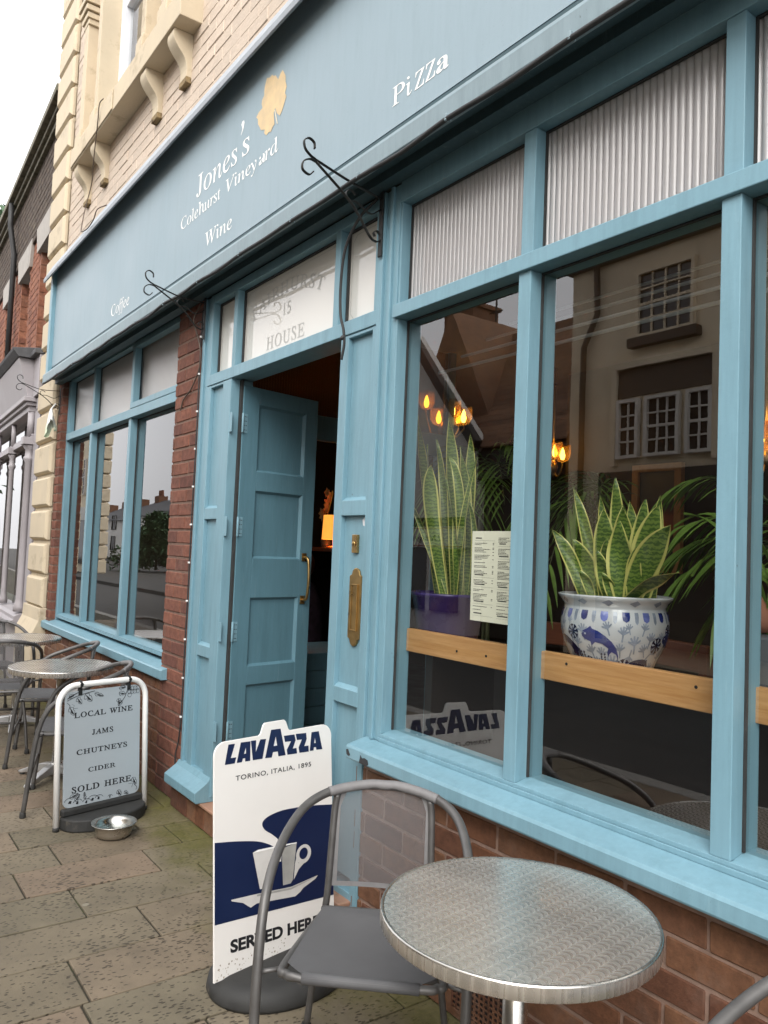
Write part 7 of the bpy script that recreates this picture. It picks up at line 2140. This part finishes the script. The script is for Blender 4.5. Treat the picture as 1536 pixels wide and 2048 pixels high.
def pane_window(T, x0, x1, z0, z1, y, cols, rows, mat_name='far_white', bar=0.022):
    w_ = MB()
    f = 0.05
    w_.box(x0, x0 + f, y - .02, y + .06, z0, z1); w_.box(x1 - f, x1, y - .02, y + .06, z0, z1)
    w_.box(x0 + f, x1 - f, y - .02, y + .06, z0, z0 + f); w_.box(x0 + f, x1 - f, y - .02, y + .06, z1 - f, z1)
    for i in range(1, cols):
        x = x0 + f + (x1 - x0 - 2 * f) * i / cols
        w_.box(x - bar / 2, x + bar / 2, y - .01, y + .03, z0 + f, z1 - f)
    for j in range(1, rows):
        z = z0 + f + (z1 - z0 - 2 * f) * j / rows
        h = bar if j != rows // 2 else bar * 1.8
        w_.box(x0 + f, x1 - f, y - .008, y + .036, z - h / 2, z + h / 2)
    o = w_.build('window', M[mat_name], T)
    MB().add([(x0 + f, y, z0 + f), (x1 - f, y, z0 + f), (x1 - f, y, z1 - f), (x0 + f, y, z1 - f)], [(3, 2, 1, 0)]).build('pane', M['far_glass'], o)
    return o


def cream_house():
    T = thing('town_house', 'cream house with many-paned sash windows mirrored in the widest pane', 'house', (-3.0, -8.0, 0), group='houses across the street')
    Y = -8.0
    b = MB(); b.box(-8.62, 4.0, Y - 6, Y, 0, 6.25); b.build('wall', M['far_cream'], T)
    b = MB()
    for k, (dy, z0, z1) in enumerate(((.10, 6.18, 6.30), (.22, 6.30, 6.42), (.42, 6.42, 6.56))):
        b.box(-8.62 - dy * .7, 4.2, Y - 6.2, Y + dy, z0 + .0005, z1)
    b.build('eaves', M['far_brown'], T)
    b = MB(); b.prism([(Y + .45, 6.56), (Y - 3, 8.6), (Y - 6.4, 6.56)], lambda u, v, w_: (w_, u, v), -8.9, 4.2); b.build('roof', M['far_tile'], T)
    for x0 in (-7.33, -4.4, -1.5):
        pane_window(T, x0, x0 + .98, 4.86, 5.88, Y + .03, 4, 4, 'far_cream')
        s = MB(); s.box(x0 - .1, x0 + 1.06, Y, Y + .14, 4.72, 4.855); s.build('sill', M['far_brown'], T)
    for x0 in (-7.75, -3.6):
        p = MB(); p.box(x0 + .1, x0 + 1.70, Y, Y + .03, 3.99, 4.42); p.build('signboard', M['far_brown'], T)
        for a, c, n in ((.12, .52, 2), (.62, 1.20, 3), (1.30, 1.70, 2)):
            pane_window(T, x0 + a, x0 + c, 3.05, 3.95, Y + .035, n, 4, 'far_white')
        s = MB(); s.box(x0, x0 + .1, Y, Y + .08, 2.95, 4.55); s.box(x0 + 1.70, x0 + 1.80, Y, Y + .08, 2.95, 4.55); s.box(x0 + .1, x0 + 1.7, Y, Y + .1, 4.42, 4.55)
        s.build('window_surround', M['far_cream'], T)
    b = MB(); b.box(-7.9, 3.8, Y, Y + .12, 0.3, 2.85); b.build('shopfront', M['far_dark'], T)
    MB().add([(-7.7, Y + .125, .7), (3.6, Y + .125, .7), (3.6, Y + .125, 2.4), (-7.7, Y + .125, 2.4)], [(3, 2, 1, 0)]).build('shop_glass', M['far_glass'], T)
    b = MB(); b.tube([(-8.3, Y + .08, 0), (-8.3, Y + .08, 4.9), (-8.05, Y + .08, 5.4), (-8.05, Y + .12, 6.2)], .05, 10); b.build('downpipe', M['far_brown'], T)


def tiled_house():
    T = thing('tiled_house', 'house with brown tiled roof and chimney mirrored in the narrow pane', 'house', (-12.3, -8.3, 0), group='houses across the street')
    Y = -8.3
    b = MB(); b.box(-16.2, -8.7, Y - 4, Y, 0, 3.55); b.build('wall', M['far_dark'], T)
    r = MB()
    n = 24
    for k in range(n):
        y0 = Y + .25 - k * (2.3 / n); z0 = 3.5 + k * (2.85 / n)
        r.prism([(y0, z0), (y0 - .14, z0 + .165), (y0 - .14, z0 + .190), (y0, z0 + .03)], lambda u, v, w_: (w_, u, v), -16.4, -8.72)
    r.prism([(Y + .2, 3.4), (Y - 2.05, 6.3), (Y - 4.2, 3.4)], lambda u, v, w_: (w_, u, v), -16.3, -8.75)
    r.prism([(Y - 1.95, 6.25), (Y - 2.05, 6.45), (Y - 2.2, 6.25)], lambda u, v, w_: (w_, u, v), -16.4, -8.72)
    r.build('roof', M['far_tile'], T)
    c = MB(); c.box(-14.35, -13.35, Y - 2.5, Y - 1.7, 5.6, 7.25); c.box(-14.4, -13.3, Y - 2.55, Y - 1.65, 7.25, 7.35)
    ch = c.build('chimney', M['brick_brown'], T)
    b = MB(); b.tube([(-13.0, Y - 2.1, 6.2), (-13.0, Y - 2.1, 7.8)], .025, 6); b.tube([(-13.2, Y - 2.1, 7.1), (-12.8, Y - 2.1, 7.1)], .02, 6); b.build('aerial', M['far_dark'], ch)
    g = MB()
    g.prism([(-14.1, 3.6), (-12.5, 6.65), (-10.9, 3.6)], lambda u, v, w_: (u, w_, v), Y - 3.2, Y - .35)
    g.build('cross_gable', M['far_tile'], T)
    b = MB(); b.box(-16.0, -8.9, Y, Y + .2, 2.9, 3.45); b.build('gutter_board', M['far_dark'], T)


def gable_house():
    T = thing('gabled_house', 'white gabled shop with dark bargeboards mirrored low in the narrow pane', 'house', (-13.0, -7.9, 0), group='houses across the street')
    Y = -7.9
    b = MB(); b.prism([(-15.0, 0), (-15.0, 3.7), (-12.95, 6.1), (-10.9, 3.7), (-10.9, 0)], lambda u, v, w_: (u, w_, v), Y - .38, Y); b.build('wall', M['far_white'], T)
    b = MB()
    for s in (-1, 1):
        b.prism([(-12.95, 6.35), (-12.95, 6.05), (-12.95 + s * 2.25, 3.42), (-12.95 + s * 2.35, 3.60)], lambda u, v, w_: (u, w_, v), Y + .001, Y + .16)
    b.build('bargeboard', M['far_dark'], T)
    b = MB(); b.box(-15.0, -10.9, Y, Y + .12, 1.62, 2.02); sg = b.build('signboard', M['far_white'], T)
    b = MB(); b.box(-15.0, -10.9, Y + .12, Y + .125, 1.985, 2.0); b.box(-15.0, -10.9, Y + .12, Y + .125, 1.64, 1.655); b.build('sign_line', M['red_line'], sg)
    lettering('Designed', -11.5, -12.75, 1.74, 0.17, lambda u, v: (u, Y + .127, v), 'lettering', M['far_dark'], sg)
    b = MB(); b.box(-14.9, -11.0, Y, Y + .08, 2.03, 2.2); b.build('cornice', M['far_dark'], T)
    b = MB(); b.box(-14.8, -11.1, Y, Y + .05, 0.4, 1.6); b.build('shop_window', M['far_glass'], T)
    b = MB(); b.box(-13.05, -12.85, Y, Y + .07, 0.3, 1.61); b.box(-12.0, -11.9, Y, Y + .07, 0.3, 1.61); b.build('glazing_bar', M['far_white'], T)


def quoined_house():
    T = thing('quoined_house', 'tall cream house with rusticated corner mirrored in the far window', 'house', (-39.5, -8.3, 0), group='houses across the street')
    b = MB(); b.box(-43, -36.2, -8.55, -8.0, 0, 11); b.build('wall', M['far_cream'], T)
    for k in range(17):
        q = MB(); q.box(-36.9, -35.7, -8.5, -7.75, k * .64 + .03, k * .64 + .61); q.build('quoin_block', M['cream'], T, bevel=.04, seg=1)
    for z in (3.6, 6.6):
        for x in (-41.5, -39):
            pane_window(T, x, x + 1.1, z, z + 1.7, -7.97, 2, 4)
    b = MB(); b.box(-43, -37, -8, -7.85, 2.4, 3.0); b.build('fascia_board', M['far_white'], T)
    b = MB(); b.box(-43, -37.1, -8, -7.9, .4, 2.39); b.build('shop_window', M['far_glass'], T)
    b = MB(); b.box(-43.2, -35.6, -8.8, -7.6, 11, 11.2); b.build('roof', M['slate'], T)


def terrace(x0, i, lb):
    T = thing('terraced_house', lb, 'house', (x0 + 4, -20, 0), group='houses across the street')
    Y = -19.0
    h = 3.0 + (i % 3) * .3
    b = MB(); b.box(x0, x0 + 8, Y - 5, Y, 0, h); b.build('wall', M['far_white'], T)
    b = MB(); b.prism([(Y + .3, h), (Y - 2.5, h + 1.5), (Y - 5.3, h)], lambda u, v, w_: (w_, u, v), x0 - .1, x0 + 8.1); b.build('roof', M['slate'], T)
    c = MB(); c.box(x0 + .2, x0 + 1.3, Y - 2.9, Y - 2.1, h + .8, h + 1.9)
    ch = c.build('chimney', M['brick_brown'], T)
    p = MB()
    for k in range(3): p.lathe([(.10, 0), (.12, .05), (.09, .45), (.11, .5)], (x0 + .4 + k * .34, Y - 2.5, h + 1.9), 10)
    p.build('chimney_pot', M['pot_brown'], ch)
    c2 = MB(); c2.box(x0 + 4.6, x0 + 5.6, Y - 2.9, Y - 2.1, h + .8, h + 2.05)
    c2.build('chimney', M['brick_brown'], T)
    for x in (1.2, 4.6):
        for z in (.7, 2.5):
            pane_window(T, x0 + x, x0 + x + 1.3, z, z + 1.25, Y + .03, 2, 2, 'far_dark')


cream_house()
tiled_house()
gable_house()
quoined_house()
for i in range(4):
    terrace(-84 + i * 8.9, i, ['white terraced house with tall pots, farthest along the mirrored street', 'white terraced house, second farthest along the mirrored street', 'white terraced house behind the dark conifer in the mirrored street', 'white terraced house nearest in the mirrored far terrace'][i])


M['conifer'] = pmat('dark_conifer_green', (0.05, 0.10, 0.045), 0.8, ns=3, var=0.45, island=0.35)
M['bark'] = pmat('brown_bark', (0.07, 0.05, 0.035), 0.9, ns=10, var=0.3)


def tree(c, h, r, lb, seed, n=5200, conic=True, leaf=0.16, z0=0.14):
    T = thing('conifer_tree' if conic else 'leafy_tree', lb, 'tree', c)
    rr = random.Random(seed)
    t = MB(); t.tube([(c[0], c[1], c[2]), (c[0] + .05, c[1], c[2] + h * .5), (c[0], c[1], c[2] + h * .96)], [h * .028, h * .018, .01], 8)
    t.build('trunk', M['bark'], T)
    m = MB()
    clumps = []
    for i in range(70):
        q = rr.random()
        if conic:
            rad = r * (1 - q) ** .85 * rr.uniform(.55, 1.0)
        else:
            rad = r * math.sqrt(max(0, 1 - (2 * q - 1) ** 2)) * rr.uniform(.4, 1.0)
        a = rr.uniform(0, 6.283)
        clumps.append((c[0] + rad * math.cos(a), c[1] + rad * math.sin(a), c[2] + h * (z0 + (.97 - z0) * q), r * rr.uniform(.13, .27) * (1 - .55 * q)))
    for i in range(n):
        x, y, z, s = rr.choice(clumps)
        p = Vector((x + rr.gauss(0, s), y + rr.gauss(0, s), z + rr.gauss(0, s * .7)))
        d = Vector((rr.uniform(-1, 1), rr.uniform(-1, 1), rr.uniform(-.8, .5))).normalized()
        s_ = d.orthogonal().normalized() * leaf * .3
        m.add([p - s_, p + d * leaf * rr.uniform(.7, 1.5), p + s_], [(0, 1, 2)])
    m.build('crown', M['conifer'], T)


tree((-42.0, -13.0, 0), 3.1, 1.7, 'dark conifer standing before the white terrace mirrored in the far window', 3, conic=True, n=9000, leaf=0.3)
tree((-50.5, 6.5, 0), 20.5, 7.5, 'dark fir whose top shows over the neighbouring roof', 5, n=14000, leaf=0.6)
